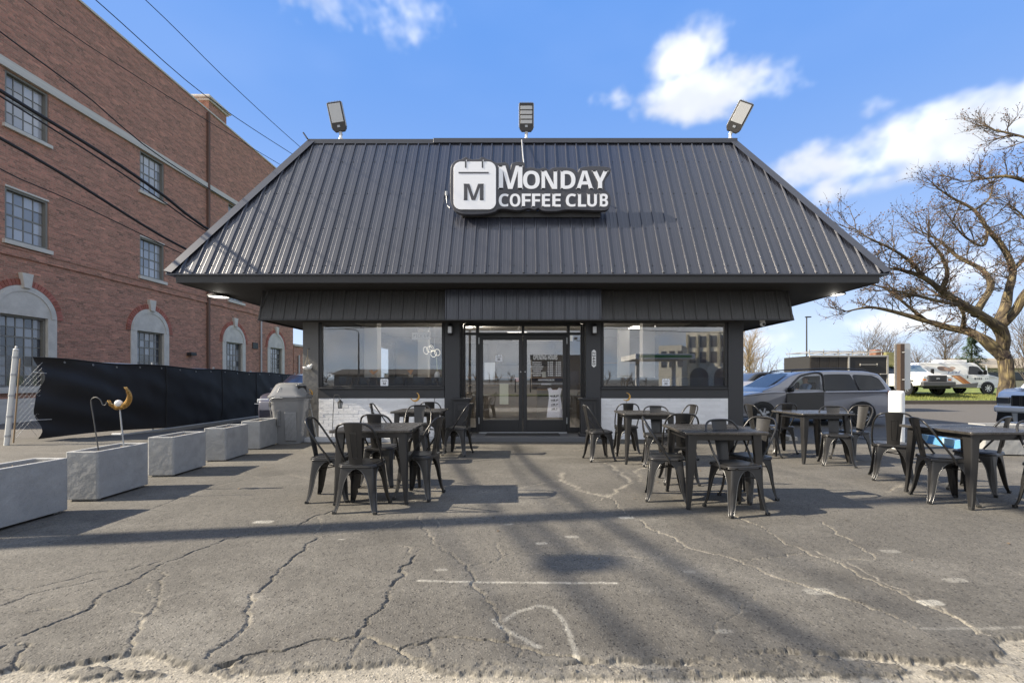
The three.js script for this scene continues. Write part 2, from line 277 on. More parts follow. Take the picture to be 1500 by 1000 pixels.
  function wiggle(pts, amp, s) {                                            // a ground path from photo points, with a crack's fine wandering
    const P = pts.map(g2), out = [];
    for (let i = 0; i + 1 < P.length; i++) { const [x0, z0] = P[i], [x1, z1] = P[i + 1], L = Math.hypot(x1 - x0, z1 - z0), n = Math.max(1, Math.ceil(L / 0.03)); for (let k = 0; k < n; k++) { const t = k / n, x = lerp(x0, x1, t), z = lerp(z0, z1, t); const w = (f) => (noise2(x * f + s, z * f, 0, 51 + s) - 0.5); out.push([x + amp * (w(9) + 0.7 * w(31)), z + amp * (noise2(x * 9, z * 9 + s, 0, 61 + s) - 0.5 + 0.7 * (noise2(x * 31, z * 31 + s, 0, 66) - 0.5))]); } }
    out.push(P[P.length - 1]); return out;
  }
  function patch(xs, zs, edges) {
    const nx = xs.length, nz = zs.length, dep = new Float32Array(nx * nz), snd = new Float32Array(nx * nz), pnt = new Float32Array(nx * nz);
    const find = (arr, v) => { let a = 0, b = arr.length - 1; while (a < b) { const m = (a + b) >> 1; if (arr[m] < v) a = m + 1; else b = m; } return a; };
    const stamp = (path, width, fn) => {
      for (let s = 0; s + 1 < path.length; s++) {
        const [x0, z0] = path[s], [x1, z1] = path[s + 1], R = width * 2.2, ex = x1 - x0, ez = z1 - z0, l2 = ex * ex + ez * ez + 1e-9;
        const i0 = find(xs, Math.min(x0, x1) - R), i1 = find(xs, Math.max(x0, x1) + R), j0 = find(zs, Math.min(z0, z1) - R), j1 = find(zs, Math.max(z0, z1) + R);
        for (let j = j0; j <= j1; j++) for (let i = i0; i <= i1; i++) { const t = clamp(((xs[i] - x0) * ex + (zs[j] - z0) * ez) / l2), d = Math.hypot(xs[i] - x0 - t * ex, zs[j] - z0 - t * ez); if (d < R) fn(j * nx + i, d, xs[i], zs[j]); }
      }
    };
    const cell = xs[1] - xs[0];
    cracks.forEach(([pts, w, d, s], n) => { const W = Math.max(w * 0.30, cell * 0.62); stamp(wiggle(pts, 0.055, n * 3.7), W, (k, dist, x, z) => { const ww = W * (0.45 + 0.9 * noise2(x * 7, z * 7, 0, 71)), q = 1 - smooth(ww * 0.45, ww * 1.15, dist); dep[k] = Math.max(dep[k], d * 0.8 * q); snd[k] = Math.max(snd[k], s * (1 - smooth(ww * 0.4, ww * (0.9 + 0.6 * s), dist)) * (0.55 + 0.6 * noise2(x * 12, z * 12, 0, 73))); }); });
    paint.forEach(([pts, w, s], n) => stamp(wiggle(pts, 0.012, n + 90), w, (k, dist, x, z) => { pnt[k] = Math.max(pnt[k], 0.72 * s * (1 - smooth(w * 0.2, w * 0.85, dist)) * (0.35 + 0.9 * noise2(x * 60, z * 60, 0, 77))); }));
    spots.forEach(([px, py, r, s]) => { const p = g2([px, py]); stamp([[p[0] - r * 0.8, p[1]], [p[0] + r * 0.8, p[1] + r * 0.1]], r, (k, dist, x, z) => { pnt[k] = Math.max(pnt[k], s * (1 - smooth(r * 0.5, r * 0.8, dist)) * (0.6 + 0.5 * noise2(x * 40, z * 40, 0, 5))); }); });
    const pos = new Float32Array(nx * nz * 3), col = new Float32Array(nx * nz * 3), uv = new Float32Array(nx * nz * 2);
    for (let j = 0; j < nz; j++) for (let i = 0; i < nx; i++) {
      const k = j * nx + i, x = xs[i], z = zs[j];
      let h = (fbm2(x * 1.1, z * 1.1, 3, 0, 15) - 0.5) * 0.014 + (noise2(x * 30, z * 30, 0, 17) - 0.5) * 0.0025, sand = snd[k] * 0.9, p = pnt[k], beige = 0;
      h -= dep[k];
      if (z < 2.45) {
        const edge = lipZ(x) + (noise2(x * 22, 3, 0, 19) - 0.5) * 0.035 + (noise2(x * 70, 9, 0, 19) - 0.5) * 0.014;
        let below = 1 - smooth(edge - 0.026 * (0.4 + noise2(x * 55, z * 55, 0, 20)), edge + 0.002, z), ih = 0;
        if (below > 0) {
          let best = -9; for (const P of isl) best = Math.max(best, inPoly(P, x, z));
          best += (noise2(x * 40, z * 40, 0, 23) - 0.5) * 0.03;
          ih = smooth(-0.010, 0.014, best);
          const grit = (noise2(x * 90, z * 90, 0, 25) - 0.5) * 0.003 + Math.max(0, noise2(x * 46, z * 46, 0, 26) - 0.78) * 0.03;
          h -= below * (0.021 - ih * (0.013 + 0.004 * noise2(x * 14, z * 14, 0, 27))); h += below * grit * (1 + ih);
          const bare = smooth(0.9, 1, below) * (1 - smooth(0, 0.3, ih));
          sand = Math.max(sand * (1 - below), bare * (0.72 + 0.4 * noise2(x * 18, z * 30, 0, 29) - (noise2(x * 110, z * 110, 0, 28) > 0.82 ? 0.5 : 0)));
          sand = Math.max(sand, below * ih * 0.25 * noise2(x * 30, z * 30, 0, 31));
          if (bare > 0 && z < 1.905 + (noise2(x * 3, 1, 0, 8) - 0.5) * 0.02) { beige = 1; h = -0.022 + (noise2(x * 60, z * 60, 0, 33) - 0.5) * 0.002; }
        }
      }
      // grey dust, older and darker areas of the wearing course (matter with its own blotchy grain)
      const big = fbm2(x * 0.55 + 4, z * 0.8 + 2, 4, 0, 35), mid = fbm2(x * 3.1, z * 3.1, 3, 0, 36);
      let a = 0.130 * (1 + (big - 0.5) * 0.55 + (mid - 0.5) * 0.28);
      const dust = clamp((fbm2(x * 1.3 + 9, z * 2.6, 5, 0, 37) - 0.54) * 3.4) * 0.6 + 0.9 * clamp((fbm2(x * 7, z * 7, 4, 0, 38) - 0.38) * 2.4) * Math.exp(-Math.pow((x + 1.62) / 0.5, 2) - Math.pow((z - 2.55) / 0.2, 2)), oil = clamp((fbm2(x * 0.9 + 31, z * 1.1 + 7, 5, 0, 40) - 0.57) * 5) * 0.30;
      a *= 1 - oil;
      let r = a * 1.07, g = a * 0.985, b = a * 0.845;
      r = lerp(r, 0.31, dust * 0.5); g = lerp(g, 0.29, dust * 0.5); b = lerp(b, 0.25, dust * 0.5);
      sand = clamp(sand); r = lerp(r, 0.37, sand); g = lerp(g, 0.335, sand); b = lerp(b, 0.27, sand);
      p = clamp(p); r = lerp(r, 0.72, p * 0.8); g = lerp(g, 0.69, p * 0.8); b = lerp(b, 0.60, p * 0.8);
      if (beige) { const v = 0.92 + 0.22 * (fbm2(x * 5, z * 5, 4, 0, 39) - 0.5); r = 0.42 * v; g = 0.38 * v; b = 0.31 * v; }
      if (edges) { const e = Math.min(smooth(0, 0.5, x - xs[0]), smooth(0, 0.5, xs[nx - 1] - x), smooth(0, 0.25, zs[nz - 1] - z)); h = lerp(-0.02, h, e); }
      pos.set([x, h, -z], k * 3); col.set([r, g, b], k * 3); uv.set([x, z], k * 2);
    }
    const idx = new Uint32Array((nx - 1) * (nz - 1) * 6); let q = 0;
    for (let j = 0; j < nz - 1; j++) for (let i = 0; i < nx - 1; i++) { const a = j * nx + i, b = a + 1, c = a + nx, d = c + 1; idx[q++] = a; idx[q++] = b; idx[q++] = d; idx[q++] = a; idx[q++] = d; idx[q++] = c; }
    const g = new THREE.BufferGeometry(); g.setAttribute('position', new THREE.BufferAttribute(pos, 3)); g.setAttribute('color', new THREE.BufferAttribute(col, 3)); g.setAttribute('uv', new THREE.BufferAttribute(uv, 2)); g.setIndex(new THREE.BufferAttribute(idx, 1)); g.computeVertexNormals(); return g;
  }
  const range = (a, b, step) => { const o = []; for (let v = a; v < b - 1e-6; v += typeof step === 'function' ? step(v) : step) o.push(v); o.push(b); return o; };
  const asphalt = std([1, 1, 1], 0.93, 0, { vertexColors: true, map: grain, bumpMap: grain, bumpScale: 0.004 });
  structure('ground_asphalt', patch(range(-6.2, 6.2, 0.0098), range(1.5, 4.8, (z) => 0.0055 * Math.pow(Math.max(z, 1.8) / 2, 1.35)), false), asphalt);
  const farP = patch(range(-13, 15, 0.036), range(4.8, 9.9, 0.034), true);
  structure('ground_asphalt', farP, asphalt);
  // the rest of the lot, out to the road and the neighbours: one sheet that dips a little behind the shop
  const base = std([0.142, 0.129, 0.113], 0.93, 0, { map: grain, bumpMap: grain, bumpScale: 0.004 });
  const zr = [-140, -60, -20, 0, 1.35, ...range(4, 9, 1), 9.8, 10.4, 11, 11.6, 12.2, 12.8, 13.5, 16, 20, 26.3], pos = [], uv = [], idx = [];
  zr.forEach((z, j) => { [-160, 160].forEach((x) => { pos.push(x, groundY(z) - (z < 1.4 ? 0.04 : 0.028), -z); uv.push(x, z); }); if (j) { const a = 2 * j - 2; idx.push(a, a + 1, a + 3, a, a + 3, a + 2); } });
  structure('ground', mesh3(pos, idx, uv), base);
  // footway slab nearest the road, behind the camera, then the road
  structure('footway', metreUV(span(-60, 60, -0.06, -0.031, 0.4 * -1, 2.2)).translate(0, 0, -1.1), M.kerb);
  structure('road', metreUV(span(-160, 160, -0.14, -0.034, 3.0, 15)), std([0.11, 0.11, 0.11], 0.9, 0, { map: grain }));
  // far country: verge with kerb, then land to the horizon
  structure('verge_kerb', metreUV(span(2, 90, -0.2, 0.03, -26.6, -26.3)), std([0.10, 0.085, 0.07], 0.9, 0, { map: withRepeat(concreteTex, 0.5) }));
  const gp = [], gi = []; const rows = [[26.6, 0.03], [28, 0.10], [30, 0.26], [33, 0.34], [60, 0.3], [320, 0.0]];
  rows.forEach(([z, y], j) => { [-220, 220].forEach((x) => gp.push(x, y, -z)); if (j) { const a = 2 * j - 2; gi.push(a, a + 1, a + 3, a, a + 3, a + 2); } });
  const grassTex = texture(512, 512, (u, v) => { const n = fbm2(u * 60, v * 60, 3, 60, 91), m = fbm2(u * 5, v * 5, 4, 5, 92); return [0.40 + (n - 0.5) * 0.35 + (m - 0.5) * 0.25, 0.44 + (n - 0.5) * 0.4 + (m - 0.5) * 0.15, 0.17 + (n - 0.5) * 0.2]; }, { rx: 0.25, ry: 0.25 });
  structure('verge', metreUV(mesh3(gp, gi)), std([1, 1, 1], 0.95, 0, { map: grassTex }));
}
// ---------------------------------------------------------------- the coffee shop
const font = await new FontLoader().loadAsync('fonts/droid/droid_serif_bold.typeface.json');
const fontSans = await new FontLoader().loadAsync('fonts/droid/droid_sans_bold.typeface.json');
const ZW = 9.43, ZD = 9.76;                                        // distance of the window wall and of the doors
const shop = thing('coffee_shop', 'single-storey coffee shop with steep dark ribbed metal roof and black storefront', 'building', [0, 0, -ZW]);
const sz = (Z) => ZW - Z;                                           // distance -> the shop's own z
{
  const XL = -4.63, XR = 4.61, YS = 3.05, back = 18.4;
  // --- roof: four steep slopes of ribbed sheets, each sheet a piece
  const EL = -6.6, ER = 6.75, EF = 8.31, EB = 19.4, YE = 3.21, RISE = 3.38;
  const TL = -4.785, TR = 4.72, TF = 10.12, TB = 17.6, YT = YE + RISE;
  const roof = part('roof', metreUV(span(TL + 0.02, TR - 0.02, YT - 0.2, YT - 0.06, sz(TB) + 0.02, sz(TF) - 0.02)), M.fascia, shop);
  function slope(A, e, L, n, run, la, lb, rise, mat, parent, name, W = 0.235, rib = 0.025, minor = 0.0022) {
    // A eave corner, e along the eave, n inwards (horizontal); la, lb hip insets at the two ends
    const up = n.clone().multiplyScalar(run).add(V(0, rise, 0)), nor = e.clone().cross(up).normalize(); if (nor.y < 0) nor.negate();
    const prof = [[0, 0], [0.010, rib], [0.030, rib], [0.042, 0], [0.088, 0], [0.095, minor], [0.110, minor], [0.117, 0], [0.160, 0], [0.167, minor], [0.182, minor], [0.189, 0], [0.2349, 0]];
    const N = Math.ceil(L / W);
    for (let i = 0; i < N; i++) {
      const dz = (hash3(i, 3, 7) - 0.5) * 0.002, x0 = i * W, xs = prof.map(([x, h]) => [x0 + x * W / 0.235, h + dz]).filter(([x]) => x <= L + 1e-6);
      if (xs.length < 2) continue;
      const brk = [la, L - lb].filter((b) => b > x0 && b < x0 + W).map((b) => [b, 0.0]); const pts = [...xs, ...brk].sort((a, b) => a[0] - b[0]);
      const pos = [], idx = [], uv = [];
      pts.forEach(([x, h], k) => { const t = clamp(Math.min(1, la > 0 ? x / la : 1, lb > 0 ? (L - x) / lb : 1)); for (const tt of [0, t]) { const p = A.clone().addScaledVector(e, x).addScaledVector(up, tt).addScaledVector(nor, h); pos.push(p.x, p.y, p.z); uv.push(x, tt * 3.8 + i * 0.37); } if (k) { const a = 2 * k - 2; idx.push(a, a + 2, a + 3, a, a + 3, a + 1); } });
      const g = mesh3(pos, idx, uv).toNonIndexed(); g.computeVertexNormals();
      part(name, g, mat, parent);
    }
    return nor;
  }
  slope(V(EL, YE, sz(EF)), V(1, 0, 0), ER - EL, V(0, 0, -1), TF - EF, TL - EL, ER - TR, RISE, M.roof, roof, 'roof_panel');
  slope(V(EL, YE, sz(EB)), V(0, 0, 1), EB - EF, V(1, 0, 0), TL - EL, EB - TB, TF - EF, RISE, M.roof, roof, 'roof_panel');
  slope(V(ER, YE, sz(EF)), V(0, 0, -1), EB - EF, V(-1, 0, 0), ER - TR, TF - EF, EB - TB, RISE, M.roof, roof, 'roof_panel');
  slope(V(ER, YE, sz(EB)), V(-1, 0, 0), ER - EL, V(0, 0, 1), EB - TB, ER - TR, TL - EL, RISE, M.roof, roof, 'roof_panel');
  // caps along ridge and hips
  const capBar = (a, b, w, h) => { const d = b.clone().sub(a), g = new THREE.BoxGeometry(w, h, d.length()); const m = new THREE.Matrix4().lookAt(a, b, V(0, 1, 0)); return g.applyMatrix4(m).translate((a.x + b.x) / 2, (a.y + b.y) / 2, (a.z + b.z) / 2); };
  const hip = (a, b, side) => { // folded cap: two leaves meeting on the hip line
    const d = b.clone().sub(a).normalize(); const l1 = V(1, 0, 0).multiplyScalar(-side), out = [];
    const up = V(-0.25 * side, 0.30, 0.25).multiplyScalar(0.12), f1 = V(side * -1, 0, 0), leaf = (v) => { const g = mesh3([...a.clone().add(up).toArray(), ...a.clone().add(v).toArray(), ...b.clone().add(v).toArray(), ...b.clone().add(up).toArray()], [0, 1, 2, 0, 2, 3]); return g; };
    out.push(leaf(V(side * 0.13, 0.0, 0.045)), leaf(V(-side * 0.04, 0.015, -0.14))); return out;
  };
  part('hip_cap', hip(V(EL, YE + 0.01, sz(EF)), V(TL, YT + 0.02, sz(TF)), 1), M.roof, roof);
  part('hip_cap', hip(V(ER, YE + 0.01, sz(EF)), V(TR, YT + 0.02, sz(TF)), -1), M.roof, roof);
  part('ridge_cap', [rspan(TL - 0.05, -2.0, YT - 0.07, YT + 0.04, sz(TF) - 0.12, sz(TF) + 0.06, 0.01), rspan(-2.02, TR + 0.06, YT - 0.055, YT + 0.055, sz(TF) - 0.12, sz(TF) + 0.07, 0.01)], M.roof, roof);
  part('ridge_cap', [rspan(TL - 0.06, TL + 0.1, YT - 0.07, YT + 0.035, sz(TB), sz(TF) - 0.13, 0.01), rspan(TR - 0.1, TR + 0.07, YT - 0.07, YT + 0.035, sz(TB), sz(TF) - 0.13, 0.01), rspan(TL, TR, YT - 0.07, YT + 0.035, sz(TB) - 0.06, sz(TB) + 0.1, 0.01)], M.roof, roof);
  part('flashing_end', [quad([TL - 0.17, YT + 0.10, sz(TF) + 0.04], [TL - 0.02, YT + 0.02, sz(TF) + 0.08], [TL + 0.02, YT + 0.05, sz(TF) - 0.06], [TL - 0.12, YT + 0.12, sz(TF) - 0.1]), rod(V(TL - 0.06, YT + 0.05, sz(TF)), V(TL - 0.17, YT + 0.21, sz(TF)), 0.016)], M.fascia, roof);
  part('flashing_end', quad([TR + 0.20, YT + 0.10, sz(TF) + 0.04], [TR + 0.05, YT + 0.03, sz(TF) + 0.08], [TR + 0.0, YT + 0.06, sz(TF) - 0.06], [TR + 0.15, YT + 0.13, sz(TF) - 0.1]), M.fascia, roof);
  // small screws that fix the sheets: rows of tiny heads, too fine to count
  const screws = []; seed(3);
  for (let i = 0; i < 57; i++) for (const t of [0.05, 0.3, 0.56, 0.82]) { const x = EL + i * 0.235 + 0.075, y = YE + RISE * t, z = sz(EF) - (TF - EF) * t; if (Math.min((x - EL) / (TL - EL), (ER - x) / (ER - TR)) < t + 0.05) continue; screws.push(box(0.012, 0.012, 0.012, x, y + 0.003, z + 0.006)); }
  part('sheet_screws', screws, M.fascia, roof).userData.kind = 'stuff';
  // eave: fascia boards and soffit
  const fas = (x0, x1, z0, z1, n) => part('fascia', metreUV(rspan(x0, x1, YS - 0.01, YE - 0.012, z0, z1, 0.006)), M.fascia, shop);
  fas(EL + 0.16, ER - 0.16, sz(EF) - 0.06, sz(EF) - 0.02); fas(EL + 0.16, EL + 0.20, sz(EB) + 0.1, sz(EF) - 0.062); fas(ER - 0.20, ER - 0.16, sz(EB) + 0.1, sz(EF) - 0.062);
  part('drip_edge', [rspan(EL, ER, YE - 0.03, YE - 0.002, sz(EF) - 0.018, sz(EF) + 0.012, 0.004), rspan(EL, EL + 0.1, YE - 0.03, YE - 0.004, sz(EB), sz(EF) - 0.02, 0.004), rspan(ER - 0.1, ER, YE - 0.03, YE - 0.004, sz(EB), sz(EF) - 0.02, 0.004)], M.roof, shop);
  part('soffit', metreUV(span(EL + 0.2, ER - 0.2, YS, YS + 0.03, sz(EB) + 0.1, sz(EF) - 0.062)), M.soffit, shop);
  // --- the lower skirt of ribbed sheets over the windows
  const AB = 2.45, AF = 8.92, AT = 9.07, AL = -5.26, AR = 5.35;
  const skirt = part('skirt_frame', [span(AL + 0.04, AR - 0.04, AB + 0.004, AB + 0.03, sz(ZW + 0.05), sz(AF + 0.03)), span(AL + 0.04, XL - 0.01, AB + 0.004, AB + 0.03, sz(17.5), sz(ZW + 0.06)), span(XR + 0.01, AR - 0.04, AB + 0.004, AB + 0.03, sz(17.5), sz(ZW + 0.06))], M.soffit, shop);
  const skirtSlope = (x0, x1, zf, zt, la, lb, mat) => slope(V(x0, AB, sz(zf)), V(1, 0, 0), x1 - x0, V(0, 0, -1), zt - zf, la, lb, YS - 0.012 - AB, mat, skirt, 'skirt_panel', 0.235, 0.018, 0.004);
  skirtSlope(AL, -1.56, AF, AT, 0.0001, 0, M.awning); skirtSlope(1.535, AR, AF, AT, 0, 0.0001, M.awning);
  slope(V(-1.555, AB - 0.01, sz(AF - 0.05)), V(1, 0, 0), 3.085, V(0, 0, -1), 0.03, 0, 0, YS - 0.004 - AB, M.roof, skirt, 'skirt_panel', 0.235, 0.018, 0.004);
  part('skirt_end', [quad([-1.556, AB - 0.01, sz(AF - 0.05)], [-1.556, YS - 0.02, sz(AF - 0.02)], [-1.556, YS - 0.02, sz(AT + 0.1)], [-1.556, AB - 0.01, sz(AF + 0.1)]), quad([1.531, AB - 0.01, sz(AF - 0.05)], [1.531, YS - 0.02, sz(AF - 0.02)], [1.531, YS - 0.02, sz(AT + 0.1)], [1.531, AB - 0.01, sz(AF + 0.1)])], M.roof, skirt);
  slope(V(AL, AB, sz(17.5)), V(0, 0, 1), 17.5 - AF, V(1, 0, 0), 0.13, 0, 0.12, YS - 0.012 - AB, M.awning, skirt, 'skirt_panel', 0.235, 0.018, 0.004);
  slope(V(AR, AB, sz(AF)), V(0, 0, -1), 17.5 - AF, V(-1, 0, 0), 0.13, 0.12, 0, YS - 0.012 - AB, M.awning, skirt, 'skirt_panel', 0.235, 0.018, 0.004);
  part('skirt_drip', [span(AL - 0.01, -1.57, AB - 0.025, AB, sz(AF) - 0.012, sz(AF) + 0.012), span(1.545, AR + 0.01, AB - 0.025, AB, sz(AF) - 0.012, sz(AF) + 0.012), span(-1.57, 1.545, AB - 0.035, AB - 0.012, sz(AF - 0.05) - 0.012, sz(AF - 0.05) + 0.012), span(AL - 0.01, AL + 0.012, AB - 0.025, AB, sz(17.5), sz(AF) - 0.014), span(AR - 0.012, AR + 0.01, AB - 0.025, AB, sz(17.5), sz(AF) - 0.014)], M.darkTrim, skirt);
  // --- walls
  const T = 0.22, f0 = sz(ZW), b0 = f0 - T;
  const pier = (x0, x1, mat = M.darkPaint) => part('pier', metreUV(rspan(x0, x1, 0, YS, b0, f0, 0.012)), mat, shop);
  pier(XL, -4.30, std([0.135, 0.133, 0.13], 0.75, 0, { bumpMap: withRepeat(concreteBump, 2), bumpScale: 0.004 })); pier(4.29, XR); pier(-1.655, -1.34); pier(1.305, 1.62);
  part('pier_trim', rspan(-1.35, -1.30, 0.11, 2.45, sz(ZD) + 0.06, b0 - 0.005), M.darkTrim, shop); part('pier_trim', rspan(1.27, 1.315, 0.11, 2.45, sz(ZD) + 0.06, b0 - 0.005), M.darkTrim, shop);
  part('header', metreUV(span(XL + 0.05, XR - 0.05, 2.47, YS, b0 + 0.02, f0 - 0.02)), M.darkTrim, shop);
  const win = (x0, x1) => {
    const w = part('window', [rspan(x0, x1, 2.44, 2.475, f0 - 0.10, f0 - 0.02), rspan(x0, x0 + 0.06, 1.12, 2.44, f0 - 0.10, f0 - 0.02), rspan(x1 - 0.06, x1, 1.12, 2.44, f0 - 0.10, f0 - 0.02), rspan(x0, x1, 1.09, 1.12, f0 - 0.10, f0 - 0.015)], M.darkTrim, shop);
    part('pane', span(x0 + 0.06, x1 - 0.06, 1.12, 2.44, f0 - 0.066, f0 - 0.06), M.glass, w);
    part('kick_strip', span(x0 + 0.06, x1 - 0.06, 1.12, 1.30, f0 - 0.075, f0 - 0.068), M.black, w);
    part('sill', metreUV(rspan(x0 - 0.004, x1 + 0.004, 1.055, 1.088, f0 - 0.12, f0 + 0.045, 0.006)), M.darkPaint, w);
    part('apron', metreUV(rspan(x0, x1, 0.862, 1.053, f0 - 0.16, f0 + 0.004, 0.005)), M.darkPaint, w);
    return w;
  };
  const winL = win(-4.295, -1.66), winR = win(1.625, 4.285);
  // painted brick below the windows, brick by brick in running bond
  const brickGeos = [0, 1, 2].map((k) => rbox(0.204, 0.0615, 0.10, 0.004, 0, 0, 0, 1)), half = rbox(0.098, 0.0615, 0.10, 0.004, 0, 0, 0, 1);
  const brickMats = [0.79, 0.82, 0.76].map((v, k) => std([v, v * 1.005, v * 1.03], 0.62, 0, { bumpMap: withRepeat(concreteBump, 1 + k * 0.3), bumpScale: 0.003 }));
  seed(21);
  for (const [x0, x1] of [[-4.295, -1.66], [1.625, 4.285]]) {
    const wall = part('brick_wall', metreUV(span(x0, x1, 0, 0.860, f0 - 0.16, f0 - 0.006)), M.whitePaint, shop);
    for (let r = 0; r < 13; r++) { const y = 0.034 + r * 0.0658; let x = x0 + 0.004; let first = r % 2; while (x < x1 - 0.05) { const h = first, wdt = h ? 0.095 : Math.min(0.2, x1 - 0.004 - x); const b = part('brick', h ? half : brickGeos[rnd() * 3 | 0], brickMats[rnd() * 3 | 0], wall); if (!h && wdt < 0.2) b.scale.x = wdt / 0.2; b.position.set(x + wdt / 2, y, f0 - 0.05 + rr(-0.0015, 0.0025)); b.rotation.y = rr(-0.004, 0.004); x += wdt + 0.008; first = 0; } }
  }
  // side and back walls with big openings glazed like the front
  for (const [x, s] of [[XL, 1], [XR, -1]]) {
    const a = Math.min(x, x + s * T), b = Math.max(x, x + s * T);
    part('side_wall', metreUV(join([span(a, b, 0, 1.09, sz(back), b0 - 0.004), span(a, b, 2.47, YS, sz(back), b0 - 0.004), span(a, b, 1.09, 2.47, sz(back), sz(15.4)), span(a, b, 1.09, 2.47, s > 0 ? sz(12.7) : sz(15.39), b0 - 0.004)])), M.darkPaint, shop);
    for (const [z0, z1] of s > 0 ? [[12.7, 15.4]] : []) { const w = part('window', [span(a + 0.06, b - 0.08, 1.09, 1.13, sz(z1), sz(z0)), span(a + 0.06, b - 0.08, 2.43, 2.47, sz(z1), sz(z0))], M.darkTrim, shop); part('pane', span(x + s * 0.1 - 0.003, x + s * 0.1 + 0.003, 1.13, 2.43, sz(z1), sz(z0)), M.glass, w); }
  }
  part('back_wall', metreUV(span(XL, XR, 0, YS, sz(back) - T, sz(back) - 0.004)), M.darkPaint, shop);
  // --- entrance: step, mat board, frame, two glazed doors, side lights, transoms
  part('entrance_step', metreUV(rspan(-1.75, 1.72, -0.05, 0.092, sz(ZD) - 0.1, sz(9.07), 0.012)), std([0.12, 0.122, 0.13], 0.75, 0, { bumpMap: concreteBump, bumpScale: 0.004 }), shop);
  const dz0 = sz(ZD) - 0.06, dz1 = sz(ZD) + 0.05;
  part('door_header', span(-1.655, 1.62, 2.472, 2.715, dz0 - 0.02, b0 + 0.019), M.darkTrim, shop);
  const fr = part('door_frame', [rspan(-1.30, -1.262, 0.11, 2.45, dz0, dz1), rspan(1.232, 1.272, 0.11, 2.45, dz0, dz1), rspan(-1.03, -0.965, 0.11, 2.45, dz0, dz1), rspan(0.935, 1.0, 0.11, 2.45, dz0, dz1), rspan(-0.045, 0.015, 2.26, 2.45, dz0, dz1), rspan(-1.26, 1.23, 2.41, 2.47, dz0 + 0.004, dz1 - 0.004), rspan(-1.26, 1.23, 2.22, 2.268, dz0 + 0.004, dz1 - 0.004), rspan(-1.26, -1.03, 0.11, 0.22, dz0 + 0.01, dz1 - 0.01), rspan(1.0, 1.232, 0.11, 0.22, dz0 + 0.01, dz1 - 0.01)], M.darkTrim, shop);
  part('threshold', span(-0.965, 0.935, 0.093, 0.112, dz0, dz1 + 0.03), M.galv, fr);
  for (const [x0, x1] of [[-1.26, -1.03], [1.0, 1.232]]) part('side_light', span(x0, x1, 0.22, 2.22, dz1 - 0.056, dz1 - 0.05), M.glass, fr);
  for (const [x0, x1] of [[-1.26, -1.03], [-0.965, -0.045], [0.015, 0.935], [1.0, 1.232]]) part('transom_pane', span(x0, x1, 2.268, 2.41, dz1 - 0.056, dz1 - 0.05), M.glass, fr);
  for (const [x0, x1, hs] of [[-0.962, -0.018, 1], [-0.012, 0.932, -1]]) {
    const d = part('door', [rspan(x0, x0 + 0.085, 0.12, 2.215, dz0 + 0.02, dz1 + 0.012), rspan(x1 - 0.085, x1, 0.12, 2.215, dz0 + 0.02, dz1 + 0.012), rspan(x0 + 0.083, x1 - 0.083, 2.11, 2.215, dz0 + 0.022, dz1 + 0.01), rspan(x0 + 0.083, x1 - 0.083, 0.12, 0.385, dz0 + 0.022, dz1 + 0.01)], M.darkTrim, shop);
    part('pane', span(x0 + 0.085, x1 - 0.085, 0.385, 2.11, dz1 - 0.036, dz1 - 0.03), M.glass, d);
    const hx = hs > 0 ? x1 - 0.16 : x0 + 0.16;
    part('handle', tube([[hx, 0.98, dz1 + 0.0], [hx, 0.99, dz1 + 0.07], [hx, 1.02, dz1 + 0.075], [hx, 1.22, dz1 + 0.075], [hx, 1.26, dz1 + 0.07], [hx, 1.27, dz1 + 0.0]], 0.011, 8, 30), M.black, d);
    part('push_bar', [rspan(x0 + 0.1, x1 - 0.1, 1.155, 1.175, dz0 - 0.03, dz0 - 0.01, 0.004), rspan(x0 + 0.08, x0 + 0.1, 1.14, 1.19, dz0 - 0.03, dz0 + 0.02), rspan(x1 - 0.1, x1 - 0.08, 1.14, 1.19, dz0 - 0.03, dz0 + 0.02)], M.galv, d);
    part('lock', cyl(0.014, 0.014, 0.02, 0, 0, 0, 12).rotateX(Math.PI / 2).translate(hs > 0 ? x1 - 0.045 : x0 + 0.045, 1.42, dz1 + 0.012), M.galv, d);
    for (const y of [0.30, 2.02]) part('hinge', rspan(hs > 0 ? x0 - 0.012 : x1 - 0.01, hs > 0 ? x0 + 0.012 : x1 + 0.012, y, y + 0.14, dz1 + 0.004, dz1 + 0.02, 0.003), M.galv, d);
    part('sweep', span(x0, x1, 0.113, 0.124, dz1 + 0.002, dz1 + 0.014), M.galv, d);
  }
  // --- inside: floor, walls, ceiling with lit panels, counters
  const cream = std([0.40, 0.39, 0.37], 0.8), ceilM = std([0.60, 0.58, 0.54], 0.85);
  part('inner_floor', metreUV(span(XL + T, XR - T, 0.06, 0.10, sz(15.6), dz0 - 0.05)), std([0.20, 0.19, 0.18], 0.5), shop);
  part('inner_ceiling', metreUV(span(XL + T, XR - T, 2.72, 2.76, sz(15.6), b0 - 0.03)), ceilM, shop);
  part('inner_wall', metreUV(join([span(XL + T, XR - T, 0.10, 2.72, sz(15.75), sz(15.6))])), std([0.16, 0.15, 0.14], 0.8), shop);
  part('inner_lining', [span(XL + T, XL + T + 0.02, 0.1, 1.08, sz(15.6), b0 - 0.1), span(XR - T - 0.02, XR - T, 0.1, 1.08, sz(15.6), b0 - 0.1)], cream, shop);
  for (const [x, z] of [[-2.9, 13.1], [2.9, 13.1], [-3.55, 10.6], [3.1, 11.3]]) part('column', rspan(x - 0.15, x + 0.15, 0.1, 2.72, sz(z) - 0.15, sz(z) + 0.15), cream, shop);
  const lit = std([0.9, 0.9, 0.9], 0.6, 0, { emissive: lin(1, 0.94, 0.84), emissiveIntensity: 1.3 });
